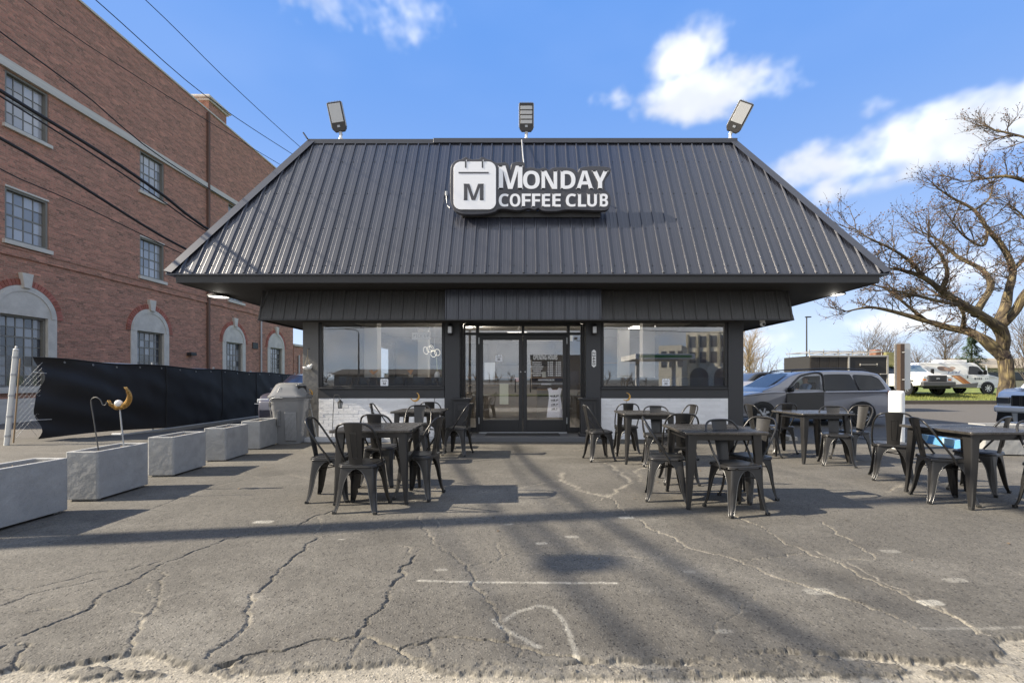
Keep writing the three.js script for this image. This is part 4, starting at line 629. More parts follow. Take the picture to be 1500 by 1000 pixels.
{
  const placed = {};
  function put(proto, name, x, Z, turn, label, category, group, y = 0) {
    const o = placed[name] ? proto.clone() : proto; placed[name] = 1; o.name = numbered(name); o.position.set(x, y, -Z); o.rotation.y = turn; o.userData = { label, category, group }; scene.add(o);
  }
  const T = [[-1.54, 4.85, 0.04, 'between the planters and the street', 'table near the row of planters'], [-1.70, 7.45, 0.02, 'before the lantern hook and brick wall', 'table before the lantern hook'], [1.95, 4.68, -0.03, 'out in the lot facing the plain brick panel', 'lot table facing the plain brick panel'], [1.87, 6.98, -0.02, 'close to the house-number pedestal', 'table close to the house-number pedestal'], [4.49, 7.03, 0.03, 'beside the parked grey minivan', 'table beside the grey minivan'], [4.64, 4.69, 0.04, 'out in front of the white bollard', 'table in front of the white bollard']];
  T.forEach(([x, Z, a, w], i) => put(table, 'metal_table', x, Z, a, 'square dark metal cafe table ' + w, 'table', 'outdoor cafe tables'));
  // chairs: table, x, distance, facing (fx, fz: z towards the street), which side of the table
  const C = [
    [0, -1.56, 4.38, 0.06, -1, 'on its street side'], [0, -2.02, 4.76, 1, 0.12, 'on its planter side'], [0, -1.12, 4.85, -1, 0.22, 'on its doorway side'], [0, -1.70, 5.42, 0.1, 1, 'on its shop side'],
    [1, -1.62, 6.82, 0.05, -1, 'on its street side'], [1, -2.34, 7.62, 1, 0.1, 'on its planter side'], [1, -1.10, 7.55, -1, 0.25, 'on its doorway side'], [1, -1.68, 8.28, 0, 1, 'against the wall'],
    [2, 2.02, 4.30, 0.24, -1, 'on its street side'], [2, 1.50, 4.75, 1, -0.25, 'on its doorway side'], [2, 2.37, 4.76, -1, -0.42, 'on its bollard side'], [2, 1.90, 5.52, 0.12, 1, 'on its shop side'],
    [3, 1.18, 7.05, 1, 0.18, 'on its doorway side'], [3, 1.77, 7.78, 0.06, 1, 'against the wall'], [3, 2.48, 7.15, -1, -0.2, 'on its minivan side'], [3, 1.96, 6.62, -0.2, -1, 'on its street side'],
    [4, 3.90, 7.35, 1, 0.1, 'on its doorway side'], [4, 4.42, 7.78, 0, 1, 'on its minivan side'], [4, 4.60, 6.62, -0.45, -1, 'on its street side'], [4, 5.10, 7.0, -1, -0.25, 'on its bollard side'],
    [5, 4.62, 5.66, 0.62, 1, 'on its shop side'], [5, 4.34, 4.66, 1, -0.34, 'on its doorway side'], [5, 4.97, 4.18, -0.15, -1, 'on its street side'], [5, 5.10, 5.05, -0.55, 1, 'on its bollard side'],
  ];
  for (const [t, x, Z, fx, fz, side] of C) put(chair, 'metal_chair', x, Z, Math.atan2(fx, fz), 'black metal chair at the ' + T[t][4] + ', ' + side, 'chair', 'black metal cafe chairs');
}
// ---------------------------------------------------------------- concrete planters
const planters = [];
{
  const soil = std([0.055, 0.040, 0.028], 0.95, 0, { bumpMap: withRepeat(concreteBump, 4), bumpScale: 0.03 });
  function planter(x, Z, turn, label, L = 0.68) {                                   // x, Z of the centre; long side along the depth
    const o = thing('concrete_planter', label, 'planter', [x, 0, -Z], turn, 'grey concrete planters'); const W = 0.32, H = 0.51, t = 0.045, jit = (hash3(x * 100, Z * 100, 3) - 0.5) * 3;
    const outer = roundRect(W, L, 0.022), hole = roundRect(W - 2 * t, L - 2 * t, 0.015); outer.holes.push(new THREE.Path(hole.getPoints(4)));
    part('box', metreUV(slab(outer, H - 0.02, 0.006, 2, 4).rotateX(-Math.PI / 2).translate(0, 0.02, 0), 1, jit, jit * 0.7), M.concrete, o);
    for (const s of [-1, 1]) part('foot', box(W - 0.08, 0.021, 0.06, 0, 0.0105, s * (L / 2 - 0.06)), M.concrete, o);
    const g = new THREE.PlaneGeometry(W - 2 * t, L - 2 * t, 12, 26).rotateX(-Math.PI / 2); const p = g.attributes.position; for (let i = 0; i < p.count; i++) p.setY(i, 0.43 + 0.05 * fbm2(p.getX(i) * 14 + Z * 9, p.getZ(i) * 14, 3, 0, 3)); g.computeVertexNormals(); part('soil', g, soil, o);
    const twigs = []; seed(Z * 1000 | 0); for (let i = 0; i < 26; i++) { const a = rr(0, 6.3), q = V(rr(-0.08, 0.08), 0.475, rr(-L / 2 + 0.08, L / 2 - 0.08)); twigs.push(rod(q, q.clone().add(V(Math.cos(a) * 0.05, rr(0.0, 0.02), Math.sin(a) * 0.05)), 0.003, 0.002, 4)); } part('dry_stems', twigs, std([0.34, 0.25, 0.14], 0.9), o).userData.kind = 'stuff';
    planters.push(o); return o;
  }
  planter(-4.49, 3.92, -0.02, 'concrete planter nearest the road at the end of its row', 0.72);
  planter(-4.56, 4.96, 0.06, 'concrete planter holding the large moon stake and shepherd hook');
  planter(-4.70, 6.13, 0.08, 'plain concrete planter next to the one holding the moon stake');
  planter(-4.74, 7.20, 0.09, 'plain concrete planter, second in the row from the bin');
  planter(-4.90, 8.38, 0.10, 'concrete planter next to the grey rubbish bin', 0.74);
  planter(7.95, 7.55, 1.5, 'concrete planter by the blue wheel stop');
}
// ---------------------------------------------------------------- garden stakes
{
  const gold = std([0.62, 0.36, 0.11], 0.38, 0.85), goldDark = std([0.25, 0.14, 0.04], 0.5, 0.8), iron = std([0.09, 0.088, 0.085], 0.55, 0.6);
  function crescent(R, inner, off, rot, d) { const s = new THREE.Shape(), a = Math.acos(clamp((R * R + off * off - inner * inner) / (2 * R * off), -1, 1)), n = 40, P = []; for (let i = 0; i <= n; i++) { const t = a + (2 * Math.PI - 2 * a) * i / n; P.push([R * Math.cos(t), R * Math.sin(t)]); } const b = Math.PI - Math.acos(clamp((inner * inner + off * off - R * R) / (2 * inner * off), -1, 1)); for (let i = 1; i < n; i++) { const t = (2 * Math.PI - b) + (2 * b - 2 * Math.PI) * i / n; P.push([off + inner * Math.cos(t), inner * Math.sin(t)]); } return slab(shapeOf(P), d, d * 0.3, 2).translate(0, 0, -d / 2).rotateZ(rot); }
  function moonStake(base, top, tilt, R, label, open) {
    const o = thing('moon_stake', label, 'garden stake', base.toArray()); const h = top.y - base.y, q = top.clone().sub(base);
    part('rod', rod(V(0, 0, 0), q, 0.008, 0.007), M.galv, o);
    const m = part('moon', crescent(R, R * 0.89, R * 0.34, tilt, 0.03).translate(q.x, q.y + R * 0.97, q.z), gold, o, 'gold filigree crescent moon');
    if (open) { const bits = []; seed(9); for (let i = 0; i < 120; i++) { const t = rr(1.0, 5.28), rr0 = R * rr(0.80, 0.985), x = rr0 * Math.cos(t), y = rr0 * Math.sin(t); if (Math.hypot(x - R * 0.34, y) < R * 0.92) continue; bits.push(new THREE.TorusGeometry(0.009, 0.003, 4, 8).translate(x, y, 0.016)); } part('filigree', join(bits).rotateZ(tilt).translate(q.x, q.y + R * 0.97, q.z), goldDark, m).userData.kind = 'stuff'; part('globe', new THREE.SphereGeometry(0.038, 18, 12).translate(q.x - 0.005, q.y + 0.065, q.z + 0.01), phys([0.8, 0.78, 0.74], 0.25, 0, { clearcoat: 0.6 }), o); part('solar_cell', rbox(0.11, 0.022, 0.045, 0.006, q.x * 0.45 - 0.05, h * 0.37, 0.01), M.galv, o); }
    return o;
  }
  const p2 = (px, py, Z) => at(px, py, Z);
  const b1 = p2(181, 652, 5.08); b1.y = 0.47; moonStake(b1, p2(175, 599, 5.05), 2.25, 0.132, 'gold filigree crescent moon stake with white globe in a planter', true);
  const hk = p2(144.5, 658, 4.75); hk.y = 0.46; const ho = thing('shepherd_hook', 'thin iron shepherd hook standing empty in a planter', 'garden hook', hk.toArray()); { const L = (px, py) => p2(px, py, 4.75).sub(hk); part('rod', tube([V(0, 0, 0), L(137, 615), L(133, 590), L(135, 583.5), L(141, 582), L(147, 586), L(149.5, 592), L(153, 593.5), L(155.5, 591), L(155.5, 588)], 0.006, 7, 60), iron, ho); }
  const hb = onGround(486, 644); hb.set(at(486, 640, 9.2).x, 0, -9.2); const lo = thing('lantern_hook', 'iron shepherd hook carrying a small lantern before the brick wall', 'garden hook', hb.toArray()); { const L = (px, py) => at(px, py, 9.2).sub(hb); part('rod', tube([V(0, -0.01, 0), L(487, 620), L(488.5, 590), L(489.5, 580), L(492, 578), L(496, 579), L(498, 582)], 0.006, 7, 50), iron, lo); }
  const ln = at(498, 592, 9.2), lan = thing('garden_lantern', 'small black hanging lantern on the hook before the brick wall', 'lantern', ln.toArray()); part('roof', lathe([[0.001, 0.095], [0.015, 0.085], [0.055, 0.045], [0.07, 0.04]], 8), M.darkTrim, lan); part('ring', new THREE.TorusGeometry(0.025, 0.004, 6, 14).translate(0, 0.118, 0), M.darkTrim, lan); part('glass', cyl(0.035, 0.048, 0.11, 0, -0.07, 0, 8), phys([0.35, 0.36, 0.36], 0.15, 0, { clearcoat: 1 }), lan); part('cage', [...Array(6)].map((_, i) => rod(V(0.037 * Math.cos(i * 1.047), -0.07, 0.037 * Math.sin(i * 1.047)), V(0.052 * Math.cos(i * 1.047), 0.042, 0.052 * Math.sin(i * 1.047)), 0.004, 0.004, 5)), M.darkTrim, lan).userData.kind = 'stuff'; part('foot', cyl(0.045, 0.04, 0.014, 0, -0.084, 0, 8), M.darkTrim, lan);
  const s2 = V(at(605, 640, 9.25).x, 0, -9.25); moonStake(s2, at(608, 588, 9.25), 2.3, 0.095, 'small gold moon stake before the brick wall by the pick-up window', false);
  const s3 = V(at(917, 640, 9.25).x, 0, -9.25); moonStake(s3, at(918, 587, 9.25), 2.7, 0.085, 'small gold moon stake before the plain white brick panel', false);
  const s4 = V(-4.22, 0, -9.22); moonStake(s4, at(452, 582, 9.2), 2.6, 0.085, 'small gold moon stake beside the rubbish bin', false);
  const s5 = V(at(636, 640, 9.25).x, 0, -9.25), h5 = thing('shepherd_hook', 'thin iron shepherd hook beside the panelled pedestal', 'garden hook', s5.toArray()); part('rod', tube([[0, 0, 0], [0, 0.6, 0], [0.005, 0.85, 0], [0.04, 0.9, 0], [0.08, 0.87, 0]], 0.006, 7, 40), iron, h5);
}
// ---------------------------------------------------------------- rubbish bin
{
  const grey = std([0.21, 0.212, 0.215], 0.5, 0, { roughnessMap: withRepeat(smudgeTex, 2) }), o = thing('rubbish_bin', 'large grey plastic rubbish bin with domed lid by the shop corner', 'rubbish bin', [-4.64, 0, -8.98], 0.12);
  const ring = (w, d, r, y) => roundRect(w, d, r).getPoints(5).slice(0, -1).map((p) => [p.x, y, p.y]);
  const loft = (secs) => { const n = secs[0].length, pos = [], idx = []; secs.forEach((s, j) => s.forEach((p, i) => { pos.push(...p); if (j) { const a = (j - 1) * n + i, b = (j - 1) * n + (i + 1) % n; idx.push(a, b + n, b, a, a + n, b + n); } })); const c = secs.length * n; pos.push(0, secs[secs.length - 1][0][1], 0); for (let i = 0; i < n; i++) idx.push(c, c - n + (i + 1) % n, c - n + i); return toCreasedNormals(mesh3(pos, idx), 0.7); };
  part('body', loft([ring(0.47, 0.44, 0.10, 0), ring(0.48, 0.45, 0.10, 0.05), ring(0.57, 0.53, 0.12, 0.62), ring(0.60, 0.56, 0.13, 0.66), ring(0.62, 0.58, 0.13, 0.85), ring(0.66, 0.62, 0.13, 0.855), ring(0.66, 0.62, 0.13, 0.885), ring(0.60, 0.56, 0.13, 0.89)]), grey, o);
  for (const [x, w] of [[-0.12, 0.04]]) part('grip', [rspan(x - w / 2, x - w / 2 + 0.014, 0.36, 0.66, 0.235, 0.315, 0.005), rspan(x + w / 2 - 0.014, x + w / 2, 0.36, 0.66, 0.235, 0.315, 0.005)], grey, o);
  part('front_panel', rbox(0.22, 0.56, 0.02, 0.02, 0.09, 0.36, 0.235).rotateX(0).applyMatrix4(new THREE.Matrix4().makeShear(0, 0, 0, 0, 0, 0)).applyMatrix4(new THREE.Matrix4().makeRotationX(0.075).setPosition(0, 0, 0.0)), grey, o);
  const lid = part('lid', loft([ring(0.69, 0.65, 0.14, 0.892), ring(0.71, 0.67, 0.15, 0.90), ring(0.71, 0.67, 0.15, 0.93), ring(0.67, 0.62, 0.17, 0.96), ring(0.60, 0.54, 0.19, 1.06), ring(0.52, 0.44, 0.18, 1.15), ring(0.44, 0.36, 0.16, 1.18), ring(0.36, 0.28, 0.13, 1.19)]), grey, o);
  part('flap', rbox(0.02, 0.13, 0.20, 0.01, 0.295, 1.06, 0.0).rotateY(-0.5), M.black, lid); part('flap_rim', [rbox(0.03, 0.018, 0.24, 0.006, 0.275, 1.137, 0.0).rotateY(-0.5), rbox(0.03, 0.018, 0.24, 0.006, 0.315, 0.985, 0.0).rotateY(-0.5)], grey, lid);
  part('lid_rib', slab(shapeOf([[-0.07, 0], [0.07, 0], [0.02, 0.15], [-0.02, 0.15]]), 0.03, 0.006).rotateX(-0.35).translate(-0.10, 0.95, 0.28), grey, lid); part('latch', rbox(0.12, 0.035, 0.03, 0.008, -0.12, 0.905, 0.345), grey, lid);
  part('bungee', tube([[-0.33, 0.50, 0.10], [-0.31, 0.75, 0.22], [-0.27, 0.86, 0.31], [-0.18, 0.90, 0.36], [-0.02, 0.90, 0.36]], 0.007, 6, 30), M.galv, o);
}
// ---------------------------------------------------------------- old brick building beyond the fence
const brickTex = (() => {                                              // running bond with a header course now and then; 2.44 m x 2.44 m a tile
  const N = 1024, cols = 12, rowsN = 36;
  const cell = (u, v) => { const r = Math.floor(v * rowsN), fv = v * rowsN - r, hdr = r % 6 === 5, n = hdr ? cols * 2 : cols, uu = u * n + (r % 2 ? 0.5 : 0), c = ((Math.floor(uu) % n) + n) % n, fu = uu - Math.floor(uu); const bw = 2.44 / n, bh = 2.44 / rowsN; return { r, c, du: Math.min(fu, 1 - fu) * bw, dv: Math.min(fv, 1 - fv) * bh }; };
  const joint = (k) => 1 - smooth(0.003, 0.0075, Math.min(k.du, k.dv));
  const map = texture(N, N, (u, v) => {
    const k = cell(u, v), h = hash3(k.r, k.c, 5), h2 = hash3(k.r, k.c, 8), j = joint(k), n = fbm2(u * 80, v * 80, 3, 80, 3) - 0.5;
    const t = h < 0.08 ? 0.84 : h < 0.3 ? 0.94 : h > 0.92 ? 1.08 : 1.0, w = t * (0.95 + 0.16 * (h2 - 0.5) + n * 0.16);
    const br = [0.71 * w + (h2 - 0.5) * 0.04, 0.52 * w, 0.44 * w], mo = [0.70, 0.63, 0.56];
    const st = 0.93 + 0.14 * fbm2(u * 4, v * 4, 4, 4, 77); for (let q = 0; q < 3; q++) br[q] *= st; return [lerp(br[0], mo[0], j * 0.8), lerp(br[1], mo[1], j * 0.8), lerp(br[2], mo[2], j * 0.8)];
  }, { rx: 1 / 2.44, ry: 1 / 2.44 });
  const bump = texture(N, N, (u, v) => { const k = cell(u, v); return clamp(0.75 - joint(k) * 0.6 + (hash3(k.r, k.c, 9) - 0.5) * 0.22 + (noise2(u * 300, v * 300, 300, 4) - 0.5) * 0.1); }, { srgb: false, rx: 1 / 2.44, ry: 1 / 2.44 });
  return { map, bump };
})();
{
  const X = -17, brick = std([0.95, 0.92, 0.9], 0.9, 0, { map: brickTex.map, bumpMap: brickTex.bump, bumpScale: 0.012 }), stone = std([0.66, 0.62, 0.55], 0.85, 0, { map: withRepeat(concreteTex, 0.6), bumpMap: concreteBump, bumpScale: 0.004 }), sash = std([0.20, 0.19, 0.165], 0.6), pane = [0, 1, 2].map((k) => phys([0.24 + k * 0.08, 0.25 + k * 0.08, 0.265 + k * 0.08], 0.12, 0, { clearcoat: 1, clearcoatRoughness: 0.06 })), paneDark = phys([0.06, 0.065, 0.075], 0.12, 0, { clearcoat: 1, clearcoatRoughness: 0.06 });
  const o = thing('brick_building', 'tall old red brick building with arched stone windows behind the black fence', 'building', [X, 0, -12.6]);
  // local frame: a = distance from the camera, b = height, pushed out by d towards the lot
  const W = (g) => { g.applyMatrix4(new THREE.Matrix4().makeBasis(V(0, 0, -1), V(0, 1, 0), V(1, 0, 0))); return g.translate(0, 0, 12.6); };
  const wallShape = shapeOf([[12.6, -0.2], [33.2, -0.2], [33.2, 15.7], [12.6, 15.7]]);
  const rect = (a0, a1, b0, b1) => new THREE.Path([[a0, b0], [a1, b0], [a1, b1], [a0, b1]].map((p) => new THREE.Vector2(...p)));
  const cols = [15.43, 20.62, 26.6, 30.9].map((c, i) => i < 3 ? c : 30.9);
  const upper = cols.slice(0, 3).concat([31.6]), hw = 0.68;
  for (const c of upper) { wallShape.holes.push(rect(c - hw, c + hw, 9.62, 11.44)); wallShape.holes.push(rect(c - hw, c + hw, 5.84, 7.66)); }
  const archC = [15.32, 20.5, 26.43, 30.9], ar = 1.045;
  for (const c of archC) { const p = new THREE.Path(); p.moveTo(c - ar, 0.9); p.lineTo(c + ar, 0.9); p.lineTo(c + ar, 3.40); p.absarc(c, 3.40, ar, 0, Math.PI); p.lineTo(c - ar, 0.9); wallShape.holes.push(p); }
  part('wall', W(new THREE.ExtrudeGeometry(wallShape, { depth: 0.4, bevelEnabled: false, curveSegments: 20 }).translate(0, 0, -0.4)), brick, o);
  part('rear_mass', metreUV(span(-15, -0.41, -0.2, 15.6, -20.6, 0)), brick, o);
  part('roof_coping', W(span(12.55, 33.25, 15.7, 15.78, -0.45, 0.05)), stone, o);
  part('string_course', W(span(12.6, 33.2, 11.47, 11.77, 0.002, 0.09)), stone, o);
  for (const [b0, b1, d] of [[5.36, 5.62, 0.05], [5.62, 5.67, 0.075]]) part('brick_band', metreUV(W(span(12.6, 33.2, b0, b1, 0.002, d))), brick, o);
  function window4(c, b0, b1, hwid, nx, ny, frameD, mid, mats) {
    const w = part('window', [W(span(c - hwid, c - hwid + 0.07, b0, b1, -0.22, frameD)), W(span(c + hwid - 0.07, c + hwid, b0, b1, -0.22, frameD)), W(span(c - hwid + 0.07, c + hwid - 0.07, b1 - 0.07, b1, -0.22, frameD)), W(span(c - hwid + 0.07, c + hwid - 0.07, b0, b0 + 0.06, -0.22, frameD))], sash, o);
    const a0 = c - hwid + 0.07, a1 = c + hwid - 0.07, y0 = b0 + 0.06, y1 = b1 - 0.07, bars = [];
    for (let i = 1; i < nx; i++) bars.push(W(box(0.026, y1 - y0, 0.03, lerp(a0, a1, i / nx), (y0 + y1) / 2, -0.16)));
    for (let j = 1; j < ny; j++) bars.push(W(box(a1 - a0, j === mid ? 0.055 : 0.026, 0.034, (a0 + a1) / 2, lerp(y0, y1, j / ny), -0.16)));
    bars.forEach((b) => part('glazing_bar', b, sash, w));
    for (let i = 0; i < nx; i++) for (let j = 0; j < ny; j++) { const p = part('pane', W(box((a1 - a0) / nx - 0.024, (y1 - y0) / ny - 0.024, 0.006, 0, 0, 0).rotateX((rnd() - 0.5) * 0.02).rotateY((rnd() - 0.5) * 0.02).translate(lerp(a0, a1, (i + 0.5) / nx), lerp(y0, y1, (j + 0.5) / ny), -0.165)), mats[rnd() * mats.length | 0], w); }
    return w;
  }
  seed(404);
  for (const c of upper) {
    let w = window4(c, 9.66, 11.44, hw - 0.002, 4, 4, -0.03, 2, pane); part('sill', W(rspan(c - hw - 0.08, c + hw + 0.08, 9.52, 9.64, -0.2, 0.09)), stone, w);
    w = window4(c, 5.88, 7.60, hw - 0.002, 4, 4, -0.03, 2, pane); part('sill', W(rspan(c - hw - 0.08, c + hw + 0.08, 5.72, 5.86, -0.2, 0.1)), stone, w); part('lintel', W(span(c - hw, c + hw, 7.60, 7.66, -0.2, 0.02)), stone, w);
  }
  archC.forEach((c) => {
    const s = new THREE.Shape(); s.moveTo(c - ar, 0.9); s.lineTo(c + ar, 0.9); s.lineTo(c + ar, 3.40); s.absarc(c, 3.40, ar, 0, Math.PI); s.lineTo(c - ar, 0.9); s.holes.push(rect(c - 0.74, c + 0.74, 1.0, 3.42));
    const a = part('arch_surround', W(new THREE.ExtrudeGeometry(s, { depth: 0.2, bevelEnabled: false, curveSegments: 24 }).translate(0, 0, -0.16)), stone, o);
    const ring = new THREE.Shape(); ring.absarc(c, 3.40, ar - 0.06, 0, Math.PI); ring.absarc(c, 3.40, ar - 0.20, Math.PI, 0, true); part('arch_moulding', W(slab(ring, 0.02, 0.004, 1, 24).translate(0, 0, 0.042)), stone, a);
    const rowlock = [0, 1, 2].map((k) => std([0.30 + k * 0.05, 0.105 + k * 0.02, 0.07 + k * 0.02], 0.9));
    for (let i = 0; i < 31; i++) { const t = (i + 0.5) / 31 * Math.PI; if (Math.abs(t - Math.PI / 2) < 0.1) continue; part('arch_brick', W(box(0.20, 0.098, 0.05, 0, 0, 0).rotateZ(t).translate(c + Math.cos(t) * (ar + 0.11), 3.40 + Math.sin(t) * (ar + 0.11), 0.012)), rowlock[rnd() * 3 | 0], a); }
    part('keystone', W(slab(shapeOf([[c - 0.11, 4.36], [c + 0.11, 4.36], [c + 0.18, 4.86], [c - 0.18, 4.86]]), 0.16, 0.01).translate(0, 0, -0.02)), stone, a);
    const w = window4(c, 1.0, 3.42, 0.738, 5, 7, -0.06, 5, [paneDark, paneDark, pane[0]]); part('sill', W(rspan(c - 1.1, c + 1.1, 0.8, 0.995, -0.2, 0.1)), stone, w);
  });
  // chimney pier on the parapet with its moulded cap, and rain pipes
  part('parapet_pier', metreUV(W(span(24.3, 25.75, 15.79, 16.5, -1.25, 0.0))), brick, o);
  part('pier_cap', [W(rspan(24.22, 25.83, 16.30, 16.40, -1.33, 0.09, 0.02)), W(rspan(24.12, 25.93, 16.41, 16.53, -1.43, 0.18, 0.03)), W(rspan(24.2, 25.85, 16.535, 16.60, -1.35, 0.1, 0.02))], stone, o);
  part('rain_pipe', [W(rspan(24.12, 24.27, -0.1, 15.6, 0.01, 0.13, 0.03))], std([0.13, 0.075, 0.055], 0.8), o, 'rusty brown rain pipe'); part('rain_pipe', W(cyl(0.05, 0.05, 5.2, 29.0, -0.1, 0.1, 10)), M.galv, o);
  part('wall_vent', W(rspan(28.2, 28.75, 3.2, 3.6, 0.003, 0.05)), M.darkTrim, o); part('wall_lamp', W(rbox(0.4, 0.16, 0.25, 0.03, 22.9, 2.55, 0.12)), M.darkTrim, o);
  part('base_course', W(span(12.6, 33.2, -0.2, 0.62, 0.002, 0.10)), stone, o);
  // lower wing behind
  const wing = thing('brick_wing', 'low brick wing with pale coping at the end of the brick building', 'building', [X, 0, -33.3]);
  part('wall', metreUV(span(-12, 0, -0.2, 3.75, -9, 0)), brick, wing); part('coping', span(-12.1, 0.1, 3.752, 3.9, -9.1, 0.08), stone, wing); part('corner_pipe', cyl(0.06, 0.06, 3.2, 0.09, -0.1, -0.6), M.galv, wing);
}
// ---------------------------------------------------------------- fence with black windscreen
{
  const A = V(-9.86, 0, -9.02), B = V(-9.75, 0, -19.6), gA = 0, o = thing('screened_fence', 'chain-link fence covered in sagging black windscreen fabric', 'fence', A.toArray());
  const fabric = std([0.016, 0.016, 0.018], 0.62, 0, { bumpMap: withRepeat(concreteBump, 0.6, 0.6), bumpScale: 0.003 }), L = B.clone().sub(A), pos = [], idx = [], uv = [], nx = 150, ny = 22;
  const topH = (t) => lerp(1.70, 1.46, t) + 0.02 * Math.sin(t * 26) - 0.02 * Math.abs(Math.sin(t * Math.PI * 4.3));
  for (let i = 0; i <= nx; i++) for (let j = 0; j <= ny; j++) {
    const t = i / nx, q = j / ny, gy = groundY(9.0 + t * 10.6) + 0.05; let y = lerp(gy, topH(t), q), z = L.z * t, x = L.x * t;
    if (i === 0) { z += -0.02; } const pull = Math.exp(-t * 14) * (0.10 * Math.sin(q * Math.PI * 3.1 + 0.6) + 0.06 * q); z -= pull * 1.0; // scalloped edge between the ties
    const fold = 0.07 * (fbm2(t * 16 + q * 2.2, q * 2.0 - t * 5, 2, 0, 61) - 0.5) + 0.05 * (noise2(t * 9 - q * 2.2, q * 1.6, 0, 62) - 0.5) + 0.035 * Math.exp(-t * 5) * Math.sin(18 * q + 30 * t);
    x += fold + 0.07 * Math.sin(q * Math.PI) * (0.6 + 0.4 * Math.sin(t * 17)); pos.push(x + 0.05, y, z); uv.push(-z, y);
    if (i && j) { const n = ny + 1, a = (i - 1) * n + j - 1; idx.push(a, a + n, a + n + 1, a, a + n + 1, a + 1); }
  }
  part('windscreen', mesh3(pos, idx, uv), fabric, o);
  const at2 = (i, j) => V(pos[(i * (ny + 1) + j) * 3] + 0.006, pos[(i * (ny + 1) + j) * 3 + 1], pos[(i * (ny + 1) + j) * 3 + 2]);
  for (const i of [46, 78, 104, 128]) part('seam', tube([...Array(ny + 1)].map((_, j) => at2(i, j)), 0.007, 5, 44), std([0.03, 0.03, 0.032], 0.7), o);
  part('top_hem', tube([...Array(nx + 1)].map((_, i) => at2(i, ny)), 0.012, 5, 150), fabric, o);
  for (let i = 8; i < nx; i += 9) part('grommet', new THREE.TorusGeometry(0.016, 0.006, 5, 10).rotateY(Math.PI / 2).translate(...at2(i, ny - 1).toArray()), M.galv, o);
  const post = part('end_post', [rod(V(-0.02, -0.02, 0.42), V(0.16, 1.80, 0.42), 0.040, 0.040, 16), new THREE.SphereGeometry(0.042, 14, 8).scale(1, 0.7, 1).translate(0.163, 1.82, 0.42), new THREE.SphereGeometry(0.022, 10, 8).translate(0.168, 1.87, 0.42)], std([0.62, 0.62, 0.60], 0.55, 0.2), o);
  for (const y of [0.18, 0.55, 0.95, 1.35, 1.68]) part('band', rod(V(-0.02 + y * 0.1, y - 0.02, 0.42), V(-0.016 + y * 0.1, y + 0.02, 0.42), 0.046, 0.046, 14), M.galv, post);
  part('tension_bar', rod(V(0.0, 0.03, 0.32), V(0.13, 1.66, 0.32), 0.012), std([0.35, 0.25, 0.15], 0.8, 0.3), o);
  const mesh = []; for (let k = -8; k < 20; k++) { const a = (s) => { const y0 = k * 0.11, p = [], n = []; for (const z of [0.32, -0.08]) { const y = y0 + (s > 0 ? (0.32 - z) : -(0.32 - z)) * 1.25 + (s > 0 ? 0 : 0.5); p.push([0.02 + clamp(y, 0, 1.7) * 0.07, y, z]); } if (p.some((q) => q[1] < 0.03 || q[1] > 1.66)) return; mesh.push(rod(V(...p[0]), V(...p[1]), 0.003, 0.003, 4)); }; a(1); a(-1); }
  part('chain_link', mesh, M.galv, o).userData.kind = 'stuff';
  for (const [y, l] of [[1.40, 0.3], [0.78, 0.34], [0.45, 0.4]]) part('cable_tie', rod(V(0.05 + y * 0.06, y, 0.10), V(0.09, y - 0.02, 0.10 - l), 0.006, 0.004, 5), M.white, o);
  for (const t of [0.28, 0.5, 0.68, 0.84, 0.97]) { part('post', rod(V(L.x * t - 0.05, groundY(9 + t * 10.6) - 0.03, L.z * t), V(L.x * t - 0.05, topH(t) + 0.07, L.z * t), 0.03, 0.03, 10), M.galv, o); }
  part('top_rail', tube([...Array(9)].map((_, i) => [L.x * i / 8 - 0.02, topH(i / 8) - 0.01, L.z * i / 8 - (i ? 0 : 0.1)]), 0.02, 8, 60), M.galv, o);
  // kerb and parking stop on the ground before it
  solo('parking_stop', metreUV(rbox(0.16, 0.13, 2.1, 0.03).rotateY(0.02).translate(-7.35, groundY(12.2) + 0.04, -12.4)), M.kerb, 'weathered concrete parking stop lying before the black fence', 'parking stop');
  solo('fence_kerb', metreUV(rbox(0.18, 0.12, 9.6, 0.02).translate(-9.5, -0.04, -14.6).applyMatrix4(new THREE.Matrix4().makeTranslation(0, -0.06, 0))), M.kerb, 'low concrete kerb along the foot of the black fence', 'kerb');
}
